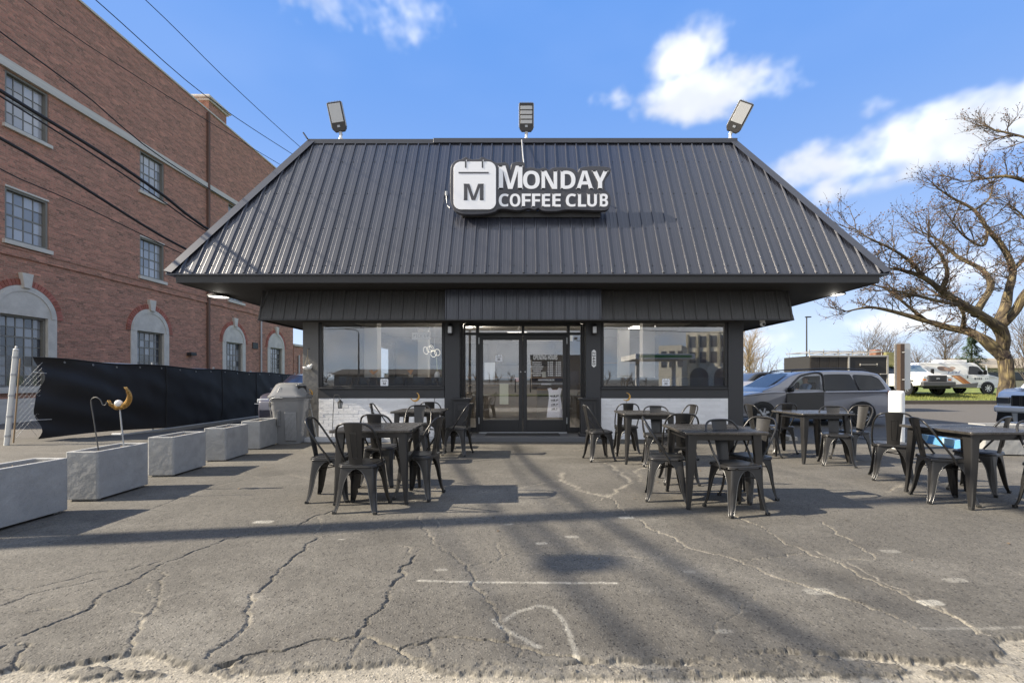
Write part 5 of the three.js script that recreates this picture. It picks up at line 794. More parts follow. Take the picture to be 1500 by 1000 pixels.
// ---------------------------------------------------------------- utility pole (outside the picture, its shadow crosses the lot) and overhead lines
{
  const wood = std([0.13, 0.095, 0.065], 0.9, 0, { bumpMap: withRepeat(concreteBump, 1, 0.2), bumpScale: 0.01 });
  const px = -12, pz = -2.2, o = thing('utility_pole', 'wooden utility pole with crossarm and transformer beside the lot', 'utility pole', [px, 0, pz]);
  part('pole', rod(V(0, -0.1, 0), V(0, 12.6, -1.07), 0.165, 0.115, 18), wood, o); part('crossarm', rbox(0.12, 0.14, 2.4, 0.02, 0, 11.6, -0.98), wood, o);
  const tr = part('transformer', [cyl(0.17, 0.17, 0.18, 0.35, 8.2, 0.28, 20), cyl(0.17, 0.05, 0.05, 0.35, 8.38, 0.28, 20)], M.galv, o); part('bushing', cyl(0.02, 0.02, 0.1, 0.35, 8.42, 0.28), M.galv, tr); part('bracket', rod(V(0, 8.3, -0.7), V(0.35, 8.3, 0.2), 0.035), M.galv, o);
  for (const z of [-2.0, -0.98, 0.1]) part('insulator', cyl(0.05, 0.03, 0.16, 0, 11.67, z), std([0.3, 0.12, 0.08], 0.3), o);
  const far = thing('utility_pole', 'wooden utility pole standing behind the coffee shop', 'utility pole', [-8.2, groundY(22), -22]); part('pole', rod(V(0, -0.1, 0), V(0, 10.0, 0), 0.15, 0.11, 14), wood, far); part('crossarm', rbox(1.8, 0.12, 0.12, 0.02, 0, 9.3, 0), wood, far);
  const Zt = (x) => { const k = (x - VX) / F; const t = (-12 - k * 2.0) / (k * 20 - 3.8); return 2.0 + 20 * t; };   // the vertical plane that holds the two poles
  const rubber = std([0.012, 0.012, 0.013], 0.6), span0 = (x, y) => at(x, y, Zt(x));
  const line = (label, pts, r, near, n = 70) => { const P = pts.map(([x, y]) => span0(x, y)); const a = V(px + 0.05, near, pz - 0.8); const prev = V(px + 9.5, near + 0.3, 20); solo('overhead_line', new THREE.TubeGeometry(new THREE.CatmullRomCurve3([prev, a, ...P], false, 'centripetal'), n, r, 6), rubber, label, 'overhead line', 'overhead lines'); };
  line('thin top overhead line meeting the sky above the roof corner', [[213, 0], [330, 115], [437, 213], [505, 268]], 0.011, 12.2);
  line('thin overhead line passing in front of the parapet pier', [[140, 0], [290, 132], [427, 225], [505, 272]], 0.012, 11.8);
  line('thin overhead line crossing the upper brick wall', [[35, 0], [200, 112], [400, 235], [505, 295]], 0.010, 11.0);
  line('wavy service wire crossing the stone string course', [[0, 46], [60, 92], [120, 135], [205, 208], [265, 250], [345, 300], [505, 385]], 0.016, 9.3);
  line('thick bundled cable sagging past the upper brick windows', [[0, 133], [80, 182], [160, 232], [240, 287], [300, 333], [505, 430]], 0.042, 8.7);
  line('second thick cable twisted along the bundled cable', [[0, 141], [80, 191], [160, 242], [240, 296], [300, 337], [505, 434]], 0.020, 8.5);
  line('heavy black cable sagging past the middle brick windows', [[0, 203], [60, 236], [140, 286], [220, 336], [275, 366], [505, 455]], 0.036, 8.1);
  line('slim cable below the heavy black cable on the brick wall', [[0, 248], [100, 292], [180, 330], [270, 373], [505, 462]], 0.014, 7.7);
}
// ---------------------------------------------------------------- vehicles: x forward, y up, z to the right-hand side
function wheel(parent, x, z, r, w, rimMat = M.rimAlloy) {
  const s = Math.sign(z), g = part('wheel', lathe([[r * 0.62, -w / 2], [r * 0.93, -w / 2], [r, -w / 2 + 0.03], [r, w / 2 - 0.03], [r * 0.93, w / 2], [r * 0.62, w / 2]], 32).rotateX(Math.PI / 2).translate(x, r, z), M.tyre, parent);
  part('rim', [lathe([[0.001, 0.02], [r * 0.18, 0.025], [r * 0.2, -0.0], [r * 0.5, -0.03], [r * 0.6, 0.02], [r * 0.64, 0.03], [r * 0.64, -0.1]], 28).rotateX(s * Math.PI / 2).translate(x, r, z + s * (w / 2 - 0.03)), ...[...Array(7)].map((_, i) => box(r * 0.46, 0.035, r * 0.13).rotateX(Math.PI / 2).translate(r * 0.36, 0, 0).rotateZ(i * Math.PI * 2 / 7).translate(x, r, z + s * (w / 2 - 0.022)))], rimMat, g);
}
// lower: side outline of the body below the glass; cabin: outline of the glasshouse; both [x, y]; taper narrows the cabin towards its roof
function vehicle(o, { W, lower, cabin, belt, taper = 0.22, bevel = 0.09, wheels, r, tw = 0.22, paint, trim = M.darkTrim, nose = 0.12, len, glass = M.tintGlass, sideGlass = [], rim, holes = [] }) {
  const narrow = (g, up) => { const p = g.attributes.position; for (let i = 0; i < p.count; i++) { const x = p.getX(i), y = p.getY(i); let k = 1; if (up) k -= taper * clamp((y - belt) / 0.8); const e = Math.abs(x) / (len / 2); k -= nose * smooth(0.72, 1.02, e); p.setZ(i, p.getZ(i) * k); } g.computeVertexNormals(); return toCreasedNormals(g, 0.55); };
  const low = new THREE.Shape(new THREE.CatmullRomCurve3(lower.map(([x, y]) => V(x, y, 0)), true, 'catmullrom', 0.18).getPoints(150).map((p) => new THREE.Vector2(p.x, p.y)));
  const bodyG = new THREE.ExtrudeGeometry(low, { depth: W - 2 * bevel, bevelEnabled: true, bevelThickness: bevel, bevelSize: bevel * 0.5, bevelOffset: -bevel * 0.5, bevelSegments: 4, steps: 2 }).translate(0, 0, -W / 2 + bevel);
  const body = part('body', narrow(bodyG), paint, o);
  const cs = new THREE.Shape(new THREE.CatmullRomCurve3(cabin.map(([x, y]) => V(x, y, 0)), true, 'catmullrom', 0.12).getPoints(110).map((p) => new THREE.Vector2(p.x, p.y)));
  let cabG = narrow(new THREE.ExtrudeGeometry(cs, { depth: W - 2 * bevel - 0.06, bevelEnabled: true, bevelThickness: bevel, bevelSize: bevel * 0.7, bevelOffset: -bevel * 0.7, bevelSegments: 4 }).translate(0, 0, -W / 2 + bevel + 0.03), true);
  for (const h of holes) { const ev = new Evaluator(); ev.useGroups = false; ev.attributes = ['position', 'normal']; const clean = mergeVertices(new THREE.BufferGeometry().setAttribute('position', cabG.attributes.position.clone()), 1e-4); clean.computeVertexNormals(); const cut = new THREE.ExtrudeGeometry(shapeOf(h), { depth: W + 0.4, bevelEnabled: false }).translate(0, 0, -W / 2 - 0.2); cut.deleteAttribute('uv'); const a = new Brush(clean), b = new Brush(cut); a.updateMatrixWorld(); b.updateMatrixWorld(); const r = ev.evaluate(a, b, SUBTRACTION).geometry; const q = new THREE.BufferGeometry().setAttribute('position', r.attributes.position.clone()); if (r.index) q.setIndex(r.index.clone()); cabG = toCreasedNormals(mergeVertices(q.index ? q.toNonIndexed() : q, 1e-4), 0.5); }
  part('cabin', cabG, paint, o);
  const halfAt = (x, y) => (W / 2 - 0.03) * (1 - taper * clamp((y - belt) / 0.8) - nose * smooth(0.72, 1.02, Math.abs(x) / (len / 2)));
  for (const pts of sideGlass) for (const s of [-1, 1]) { const g = new THREE.ShapeGeometry(new THREE.Shape(new THREE.CatmullRomCurve3(pts.map(([x, y]) => V(x, y, 0)), true, 'catmullrom', 0.15).getPoints(48).map((p) => new THREE.Vector2(p.x, p.y)))); const p = g.attributes.position; for (let i = 0; i < p.count; i++) p.setZ(i, s * (halfAt(p.getX(i), p.getY(i)) + 0.008)); g.computeVertexNormals(); part('side_window', g, glass, o); }
  for (const x of wheels) for (const s of [-1, 1]) { part('wheel_arch', new THREE.CylinderGeometry(r * 1.18, r * 1.18, 0.05, 28).rotateX(Math.PI / 2).translate(x, r * 1.02, s * (W / 2 - 0.012)), M.black, o); wheel(o, x, s * (W / 2 - tw / 2 + 0.028), r, tw, rim); }
  return { body, halfAt };
}
const pane4 = (a, b, c, d, mat, name, o) => part(name, quad(a, b, c, d), mat, o);
M.carGlass = phys([0.85, 0.87, 0.87], 0.0, 0, { transmission: 1, thickness: 0, ior: 1.42 });
const carPaint = (c, o = {}) => phys(c, 0.38, 0.22, { clearcoat: 1, clearcoatRoughness: 0.06, ...o });
{
  // --- grey minivan at the side of the shop; nose towards the building
  const o = thing('minivan', 'grey minivan with dark mismatched front door parked beside the shop', 'minivan', [8.95, groundY(14.6), -14.75], Math.PI);
  const L = 5.1, v = vehicle(o, { W: 1.96, len: L, belt: 1.02, taper: 0.17, nose: 0.16, wheels: [1.62, -1.43], r: 0.335, paint: carPaint([0.30, 0.30, 0.325]),
    lower: [[2.50, 0.32], [2.56, 0.55], [2.52, 0.72], [2.36, 0.86], [1.9, 0.99], [1.35, 1.06], [0.6, 1.05], [-1.0, 1.07], [-2.2, 1.08], [-2.45, 1.02], [-2.52, 0.8], [-2.54, 0.5], [-2.45, 0.3], [-1.95, 0.24], [0, 0.22], [2.1, 0.24]],
    cabin: [[1.62, 1.0], [1.1, 1.28], [0.72, 1.52], [0.3, 1.64], [-0.6, 1.69], [-1.6, 1.67], [-2.05, 1.58], [-2.28, 1.35], [-2.44, 1.0]],
    holes: [[[0.80, 1.10], [0.50, 1.37], [0.28, 1.50], [-0.20, 1.52], [-0.20, 1.10]]], sideGlass: [[[-0.33, 1.08], [-0.33, 1.55], [-1.12, 1.56], [-1.28, 1.08]], [[-1.38, 1.09], [-1.23, 1.55], [-1.78, 1.53], [-2.02, 1.42], [-2.22, 1.11]]] });
  pane4([1.55, 1.06, 0.74], [1.55, 1.06, -0.74], [0.62, 1.60, -0.60], [0.62, 1.60, 0.60], phys([0.05, 0.06, 0.07], 0.04, 0), 'windscreen', o);
  const dark = phys([0.055, 0.053, 0.05], 0.55, 0.1);
  for (const s of [-1, 1]) {
    const h = (x, y) => s * (v.halfAt(x, y) + 0.012), door = part('front_door', (() => { const pts = [[0.90, 0.36], [0.90, 0.98], [-0.24, 1.03], [-0.24, 0.36]]; const g = slab(shapeOf(pts), 0.02, 0.004); return g.translate(0, 0, s > 0 ? 0.975 : -0.995); })(), dark, o, 'dark unpainted front door');
    part('door_window_frame', [tube([[0.92, 1.02, h(0.92, 1.02)], [0.55, 1.40, h(0.55, 1.4)], [0.30, 1.55, h(0.3, 1.55)], [-0.24, 1.58, h(-0.24, 1.58)], [-0.27, 1.03, h(-0.27, 1.03)]], 0.03, 6, 40)], dark, door);
    const gs = new THREE.ShapeGeometry(shapeOf([[0.86, 1.05], [0.52, 1.39], [0.28, 1.53], [-0.22, 1.55], [-0.24, 1.05]])); const p = gs.attributes.position; for (let i = 0; i < p.count; i++) p.setZ(i, h(p.getX(i), p.getY(i)) - s * 0.004); gs.computeVertexNormals(); part('door_window', gs, M.carGlass, door);
    part('handle', rbox(0.2, 0.035, 0.03, 0.012, -0.10, 0.93, s * 0.99), dark, door); part('mirror', rbox(0.12, 0.15, 0.2, 0.04, 0.80, 1.10, s * 1.03), M.black, door);
    part('sill_strip', rbox(3.0, 0.04, 0.02, 0.008, 0.05, 0.42, s * 0.985), M.rimAlloy, o); part('headlight', slab(shapeOf([[2.08, 0.66], [2.44, 0.62], [2.46, 0.70], [2.30, 0.82], [2.02, 0.86]]), 0.07, 0.012).translate(0, 0, s > 0 ? 0.82 : -0.89), phys([0.75, 0.74, 0.68], 0.1, 0.1, { clearcoat: 1 }), o);
    part('tail_light', slab(shapeOf([[-2.26, 1.06], [-2.47, 1.04], [-2.49, 0.76], [-2.36, 0.88]]), 0.06, 0.012).translate(0, 0, s > 0 ? 0.83 : -0.89), phys([0.38, 0.02, 0.02], 0.15, 0, { clearcoat: 1 }), o);
    part('roof_rail', tube([[0.55, 1.64, s * 0.62], [0.4, 1.70, s * 0.62], [-0.6, 1.75, s * 0.62], [-1.6, 1.72, s * 0.62], [-1.85, 1.65, s * 0.62]], 0.022, 7, 40), M.darkTrim, o);
  }
  part('fuel_flap', rbox(0.17, 0.14, 0.012, 0.02, -1.62, 0.90, 0.983), carPaint([0.30, 0.30, 0.325]), o); part('slide_door_line', [box(0.012, 0.62, 0.01, -0.26, 0.70, 0.982), box(0.012, 0.6, 0.01, -1.36, 0.74, 0.982)], M.black, o); part('door_track', box(1.0, 0.018, 0.008, -1.85, 0.99, 0.97), M.black, o);
  part('bumper', rbox(0.18, 0.28, 1.7, 0.07, 2.46, 0.42, 0), carPaint([0.30, 0.30, 0.325]), o);
  part('front_seat', [rbox(0.16, 0.42, 0.5, 0.06, -0.26, 1.13, -0.42), rbox(0.12, 0.2, 0.28, 0.05, -0.28, 1.42, -0.42), rbox(0.16, 0.42, 0.5, 0.06, -0.26, 1.13, 0.42)], std([0.05, 0.045, 0.04], 0.9), o); part('dashboard', rbox(0.3, 0.1, 1.4, 0.04, 0.72, 1.07, 0), M.black, o); part('steering_wheel', new THREE.TorusGeometry(0.17, 0.016, 8, 24).rotateY(Math.PI / 2).rotateZ(0.45).translate(0.42, 1.14, -0.42), M.black, o);
}
{
  // --- driver behind the wheel: head, shoulders and a raised forearm show above the door
  const R = 56, mc = new MarchingCubes(R, M.white, false, false, 60000), half = 0.5; mc.isolation = 0;
  const cap = (p, a, b, ra, rb) => { const ab = b.clone().sub(a), t = clamp(p.clone().sub(a).dot(ab) / ab.lengthSq()); return p.distanceTo(a.clone().addScaledVector(ab, t)) - lerp(ra, rb, t); };
  const bones = [[V(0, -0.34, 0), V(-0.02, 0.06, 0), 0.13, 0.12], [V(-0.02, 0.06, -0.16), V(-0.02, 0.06, 0.16), 0.065, 0.065], [V(-0.01, 0.1, 0), V(0.0, 0.19, 0), 0.052, 0.05], [V(0.01, 0.25, 0), V(0.005, 0.31, 0), 0.078, 0.085], [V(0.075, 0.25, 0), V(0.085, 0.235, 0), 0.016, 0.018], [V(-0.02, 0.05, 0.18), V(0.10, -0.14, 0.22), 0.055, 0.045], [V(0.10, -0.14, 0.22), V(0.33, -0.03, 0.10), 0.042, 0.03], [V(0.33, -0.03, 0.10), V(0.40, -0.01, 0.06), 0.034, 0.026], [V(-0.02, 0.05, -0.18), V(0.12, -0.15, -0.2), 0.055, 0.045], [V(0.12, -0.15, -0.2), V(0.36, -0.04, -0.12), 0.042, 0.03]];
  for (let z = 0; z < R; z++) for (let y = 0; y < R; y++) for (let x = 0; x < R; x++) { const q = V((x - R / 2) / (R / 2) * half, (y - R / 2) / (R / 2) * half, (z - R / 2) / (R / 2) * half); let d = 9; for (const [a, b, ra, rb] of bones) { const e = cap(q, a, b, ra, rb), h = clamp(0.5 + 0.5 * (d - e) / 0.03); d = lerp(d, e, h) - 0.03 * h * (1 - h); } mc.field[x + y * R + z * R * R] = -d; }
  mc.update(); const n = mc.count, g = new THREE.BufferGeometry(); g.setAttribute('position', new THREE.BufferAttribute(mc.positionArray.slice(0, n * 3), 3)); g.setAttribute('normal', new THREE.BufferAttribute(mc.normalArray.slice(0, n * 3), 3));
  g.scale(half, half, half); const P = g.attributes.position, col = new Float32Array(n * 3); for (let i = 0; i < n; i++) { const x = P.getX(i), y = P.getY(i); const skin = y > 0.135 || x > 0.27; col.set(skin ? [0.42, 0.26, 0.18] : [0.14, 0.22, 0.36], i * 3); } g.setAttribute('color', new THREE.BufferAttribute(col, 3));
  const o = thing('person', 'driver in a blue top seated at the wheel of the grey minivan', 'person', [8.95 + 0.02, groundY(14.6) + 1.14, -14.75 + 0.42], Math.PI);
  part('body', g, std([1, 1, 1], 0.75, 0, { vertexColors: true }), o); part('hair', new THREE.SphereGeometry(0.096, 20, 14, 0, Math.PI * 2, 0, 1.75).rotateZ(0.45).translate(-0.006, 0.305, 0), std([0.07, 0.045, 0.03], 0.8), o);
}
{
  // --- silver SUV at the frame's edge, nose to the street
  const o = thing('silver_suv', 'silver SUV with black seven-slot grille parked by the wheel stop', 'suv', [14.63, groundY(13), -11.53], -2.763);
  const paint = carPaint([0.62, 0.64, 0.66]), v = vehicle(o, { W: 1.98, len: 4.9, belt: 1.1, taper: 0.2, nose: 0.1, wheels: [1.5, -1.5], r: 0.38, paint,
    lower: [[2.42, 0.30], [2.46, 0.62], [2.42, 0.95], [2.30, 1.09], [1.9, 1.16], [1.2, 1.2], [-1.2, 1.2], [-2.35, 1.18], [-2.43, 0.8], [-2.4, 0.4], [-2.2, 0.3], [0, 0.28], [2.1, 0.26]],
    cabin: [[1.25, 1.12], [0.8, 1.5], [0.45, 1.74], [-0.5, 1.8], [-1.8, 1.78], [-2.15, 1.66], [-2.36, 1.12]], sideGlass: [[[0.95, 1.22], [0.5, 1.62], [-0.1, 1.68], [-0.1, 1.22]], [[-0.2, 1.22], [-0.2, 1.68], [-1.1, 1.68], [-1.2, 1.22]], [[-1.3, 1.22], [-1.2, 1.67], [-1.9, 1.62], [-2.15, 1.25]]] });
  pane4([1.22, 1.17, 0.76], [1.22, 1.17, -0.76], [0.55, 1.68, -0.62], [0.55, 1.68, 0.62], M.tintGlass, 'windscreen', o);
  const gr = part('grille', rbox(0.06, 0.30, 1.22, 0.03, 2.46, 0.86, 0), M.black, o);
  for (let i = 0; i < 7; i++) { const z = -0.51 + i * 0.17; part('grille_slot', [rbox(0.03, 0.26, 0.012, 0.004, 2.495, 0.86, z - 0.068), rbox(0.03, 0.26, 0.012, 0.004, 2.495, 0.86, z + 0.068), rbox(0.03, 0.012, 0.148, 0.004, 2.495, 0.99, z), rbox(0.03, 0.012, 0.148, 0.004, 2.495, 0.73, z)], std([0.10, 0.10, 0.10], 0.3, 0.8), gr); }
  for (const s of [-1, 1]) { part('headlight', rbox(0.08, 0.17, 0.26, 0.03, 2.44, 0.88, s * 0.76), phys([0.06, 0.065, 0.07], 0.06, 0, { clearcoat: 1 }), o); part('lamp_strip', rbox(0.03, 0.02, 0.2, 0.006, 2.485, 0.95, s * 0.74), M.white, o); part('fog_recess', slab(shapeOf([[-0.16, 0], [0.16, 0], [0.12, 0.26], [-0.12, 0.26]]), 0.03, 0.006).rotateY(Math.PI / 2).translate(2.47, 0.34, s * 0.72), M.black, o); }
  part('bumper', [rbox(0.14, 0.17, 1.84, 0.06, 2.47, 0.66, 0), rbox(0.12, 0.10, 1.7, 0.04, 2.46, 0.31, 0)], paint, o); part('lower_grille', rbox(0.05, 0.22, 0.95, 0.02, 2.50, 0.47, 0), M.black, o); part('hood_ridge', [rbox(1.05, 0.03, 0.3, 0.014, 1.72, 1.17, 0.42), rbox(1.05, 0.03, 0.3, 0.014, 1.72, 1.17, -0.42)], paint, o);
}
{
  // --- dark crossover behind the bin, nose to the street
  const o = thing('dark_crossover', 'dark blue-grey crossover parked behind the rubbish bin', 'car', [-6.85, groundY(15), -14.9], -Math.PI / 2 + 0.06);
  const paint = carPaint([0.07, 0.07, 0.10]), v = vehicle(o, { W: 1.84, len: 4.5, belt: 0.98, taper: 0.24, nose: 0.2, wheels: [1.38, -1.32], r: 0.35, paint,
    lower: [[2.2, 0.3], [2.26, 0.55], [2.2, 0.78], [1.95, 0.93], [1.3, 1.02], [-1.0, 1.05], [-2.1, 1.04], [-2.24, 0.7], [-2.2, 0.4], [-2.0, 0.28], [0, 0.25], [2.0, 0.26]], cabin: [[1.25, 0.98], [0.75, 1.30], [0.3, 1.55], [-0.5, 1.62], [-1.4, 1.58], [-1.9, 1.35], [-2.15, 1.0]], sideGlass: [[[0.9, 1.06], [0.35, 1.47], [-0.2, 1.53], [-0.2, 1.06]], [[-0.3, 1.06], [-0.3, 1.53], [-1.2, 1.5], [-1.7, 1.1]]] });
  pane4([1.2, 1.04, 0.74], [1.2, 1.04, -0.74], [0.36, 1.52, -0.58], [0.36, 1.52, 0.58], phys([0.25, 0.3, 0.36], 0.05, 0, { clearcoat: 1 }), 'windscreen', o);
  for (const s of [-1, 1]) { part('headlight', [rbox(0.10, 0.12, 0.34, 0.04, 2.08, 0.80, s * 0.66), rbox(0.05, 0.02, 0.4, 0.008, 2.16, 0.72, s * 0.66)], phys([0.55, 0.57, 0.6], 0.08, 0.2, { clearcoat: 1 }), o); part('fog_trim', rbox(0.06, 0.12, 0.22, 0.03, 2.18, 0.52, s * 0.62), M.rimAlloy, o); part('mirror', rbox(0.1, 0.12, 0.18, 0.03, 0.85, 1.08, s * 0.98), paint, o); }
  part('grille', rbox(0.05, 0.18, 0.9, 0.02, 2.22, 0.68, 0), M.black, o);
}
{
  // --- enclosed trailer with ladder rack
  const o = thing('box_trailer', 'dark box trailer with pale edge frame and ladder rack behind the minivan', 'trailer', [14.45, groundY(20), -20.6]);
  const brown = std([0.055, 0.046, 0.038], 0.75, 0, { map: withRepeat(scuffTex, 0.6) }), dk = std([0.022, 0.021, 0.02], 0.7), alu = std([0.42, 0.40, 0.36], 0.5, 0.4), P = (x, y) => [(x - VX) / F * 20 - 14.45, EYE + (VY - y) / F * 20 - groundY(20)];
  const [x0, y1] = P(1187, 521), [x1] = P(1243, 521), [x2] = P(1301, 521), y0 = 0.45;
  part('box_body', span(x0, x2, y0, y1, -1.4, 0.58), dk, o);
  for (let i = 0; i < 4; i++) part('side_panel', rspan(lerp(x0, x1, i / 4) + 0.01, lerp(x0, x1, (i + 1) / 4) - 0.008, y0, y1 - 0.05, 0.58, 0.60), brown, o); part('door_panel', rspan(x1 + 0.06, x2 - 0.06, y0, y1 - 0.06, 0.58, 0.605), dk, o);
  part('edge_frame', rspan(x0 - 0.02, x2 + 0.02, y1 - 0.05, y1 + 0.03, 0.56, 0.63), alu, o); part('edge_frame', rspan(x1 - 0.02, x1 + 0.06, y0 - 0.05, y1 - 0.051, 0.56, 0.63), alu, o); part('edge_frame', rspan(x2 - 0.06, x2 + 0.02, y0 - 0.05, y1 - 0.051, 0.56, 0.63), alu, o);
  const db = P(1280, 534)[1]; part('door_bar', [rspan(x1 + 0.5, x1 + 1.28, db - 0.015, db + 0.015, 0.62, 0.65), rspan(x1 + 0.5, x1 + 0.53, db - 0.05, db + 0.05, 0.605, 0.65), rspan(x1 + 1.25, x1 + 1.28, db - 0.05, db + 0.05, 0.605, 0.65)], alu, o); part('latch', rbox(0.3, 0.04, 0.04, 0.01, x2 - 0.22, db - 0.42, 0.63), alu, o);
  part('rack_rail', rod(V(x0, y1 + 0.20, 0.5), V(x2, y1 + 0.20, 0.5), 0.022), alu, o); part('rack_rail', rod(V(x0, y1 + 0.20, -1.2), V(x2, y1 + 0.20, -1.2), 0.022), alu, o); for (let i = 0; i < 6; i++) { const x = lerp(x0 + 0.03, x2 - 0.2, i / 5); part('rack_post', rod(V(x, y1, 0.5), V(x, y1 + 0.30, 0.5), 0.02), alu, o); part('rack_bar', rod(V(x, y1 + 0.185, 0.5), V(x, y1 + 0.185, -1.2), 0.018), alu, o); }
  for (const x of [0.2, 1.0]) for (const s of [0.5, -1.3]) wheel(o, x, s > 0 ? 0.45 : -1.25, 0.33, 0.2); part('chassis', span(x0, x2, 0.33, 0.449, -1.2, 0.4), M.black, o);
}
{
  // --- white bucket truck and lettered van on the verge behind
  const gy = 0.30, white = phys([0.74, 0.74, 0.73], 0.35, 0, { clearcoat: 0.8, clearcoatRoughness: 0.1 });
  const o = thing('bucket_truck', 'white pickup truck with dark bumper and a folded bucket lift on its back', 'truck', [25.75, gy, -31.0], -Math.PI / 2);
  vehicle(o, { W: 2.08, len: 6.0, belt: 1.2, taper: 0.16, nose: 0.05, wheels: [1.95, -1.7], r: 0.41, tw: 0.27, paint: white, lower: [[2.95, 0.62], [2.98, 0.95], [2.92, 1.18], [2.6, 1.24], [1.5, 1.30], [-2.9, 1.30], [-2.95, 0.7], [-2.7, 0.6], [0, 0.5], [2.6, 0.55]], cabin: [[1.65, 1.25], [1.1, 1.7], [0.8, 1.95], [0, 2.0], [-0.8, 1.98], [-1.0, 1.85], [-1.05, 1.25]], sideGlass: [[[1.25, 1.36], [0.9, 1.8], [0.1, 1.86], [0.1, 1.36]], [[0.0, 1.36], [0.0, 1.86], [-0.8, 1.84], [-0.85, 1.36]]] });
  pane4([1.60, 1.32, 0.84], [1.60, 1.32, -0.84], [0.92, 1.89, -0.72], [0.92, 1.89, 0.72], phys([0.16, 0.2, 0.2], 0.05, 0, { clearcoat: 1 }), 'windscreen', o);
  const grey = std([0.07, 0.07, 0.072], 0.5), gr = part('grille', rbox(0.10, 0.42, 1.2, 0.05, 2.97, 1.02, 0), grey, o); for (let i = 0; i < 3; i++) part('grille_bar', rbox(0.04, 0.045, 1.0, 0.01, 3.025, 0.90 + i * 0.12, 0), M.rubber, gr); part('badge', rbox(0.02, 0.08, 0.2, 0.03, 3.05, 1.02, 0), M.galv, gr);
  for (const s of [-1, 1]) { part('headlight', rbox(0.08, 0.15, 0.22, 0.03, 2.96, 1.10, s * 0.78), phys([0.7, 0.7, 0.66], 0.1, 0, { clearcoat: 1 }), o); part('indicator', rbox(0.07, 0.13, 0.22, 0.03, 2.96, 0.94, s * 0.78), phys([0.7, 0.22, 0.03], 0.2, 0, { clearcoat: 1 }), o); part('mirror', rbox(0.1, 0.34, 0.18, 0.03, 1.3, 1.5, s * 1.22), M.black, o); }
  part('bumper', rbox(0.24, 0.30, 2.05, 0.06, 3.04, 0.68, 0), grey, o); part('air_dam', rbox(0.08, 0.18, 1.7, 0.03, 2.95, 0.47, 0), M.rubber, o); part('fender_flare', [rbox(0.95, 0.09, 0.08, 0.03, 1.95, 0.90, -1.03), rbox(0.95, 0.09, 0.08, 0.03, 1.95, 0.90, 1.03)], grey, o); part('roof_beacon', rbox(0.14, 0.06, 0.2, 0.02, 0.6, 2.03, 0), std([0.3, 0.06, 0.02], 0.4), o);
  part('boom', [rbox(3.2, 0.42, 0.42, 0.05, -1.4, 2.55, 0.25)], M.white, o); part('boom_window', rbox(1.0, 0.2, 0.44, 0.04, -1.0, 2.55, 0.25), std([0.4, 0.4, 0.38], 0.6), o); part('bucket', rbox(0.8, 0.9, 0.8, 0.08, 0.4, 2.35, 1.05), std([0.3, 0.28, 0.12], 0.6), o); part('bucket_head', [rbox(0.6, 0.5, 0.6, 0.1, 0.3, 2.75, 1.7), rod(V(0.2, 2.4, 1.2), V(0.5, 2.9, 2.0), 0.09)], std([0.22, 0.1, 0.06], 0.7), o); part('turret', cyl(0.35, 0.3, 1.0, -1.9, 1.3, 0.2), M.white, o);
}
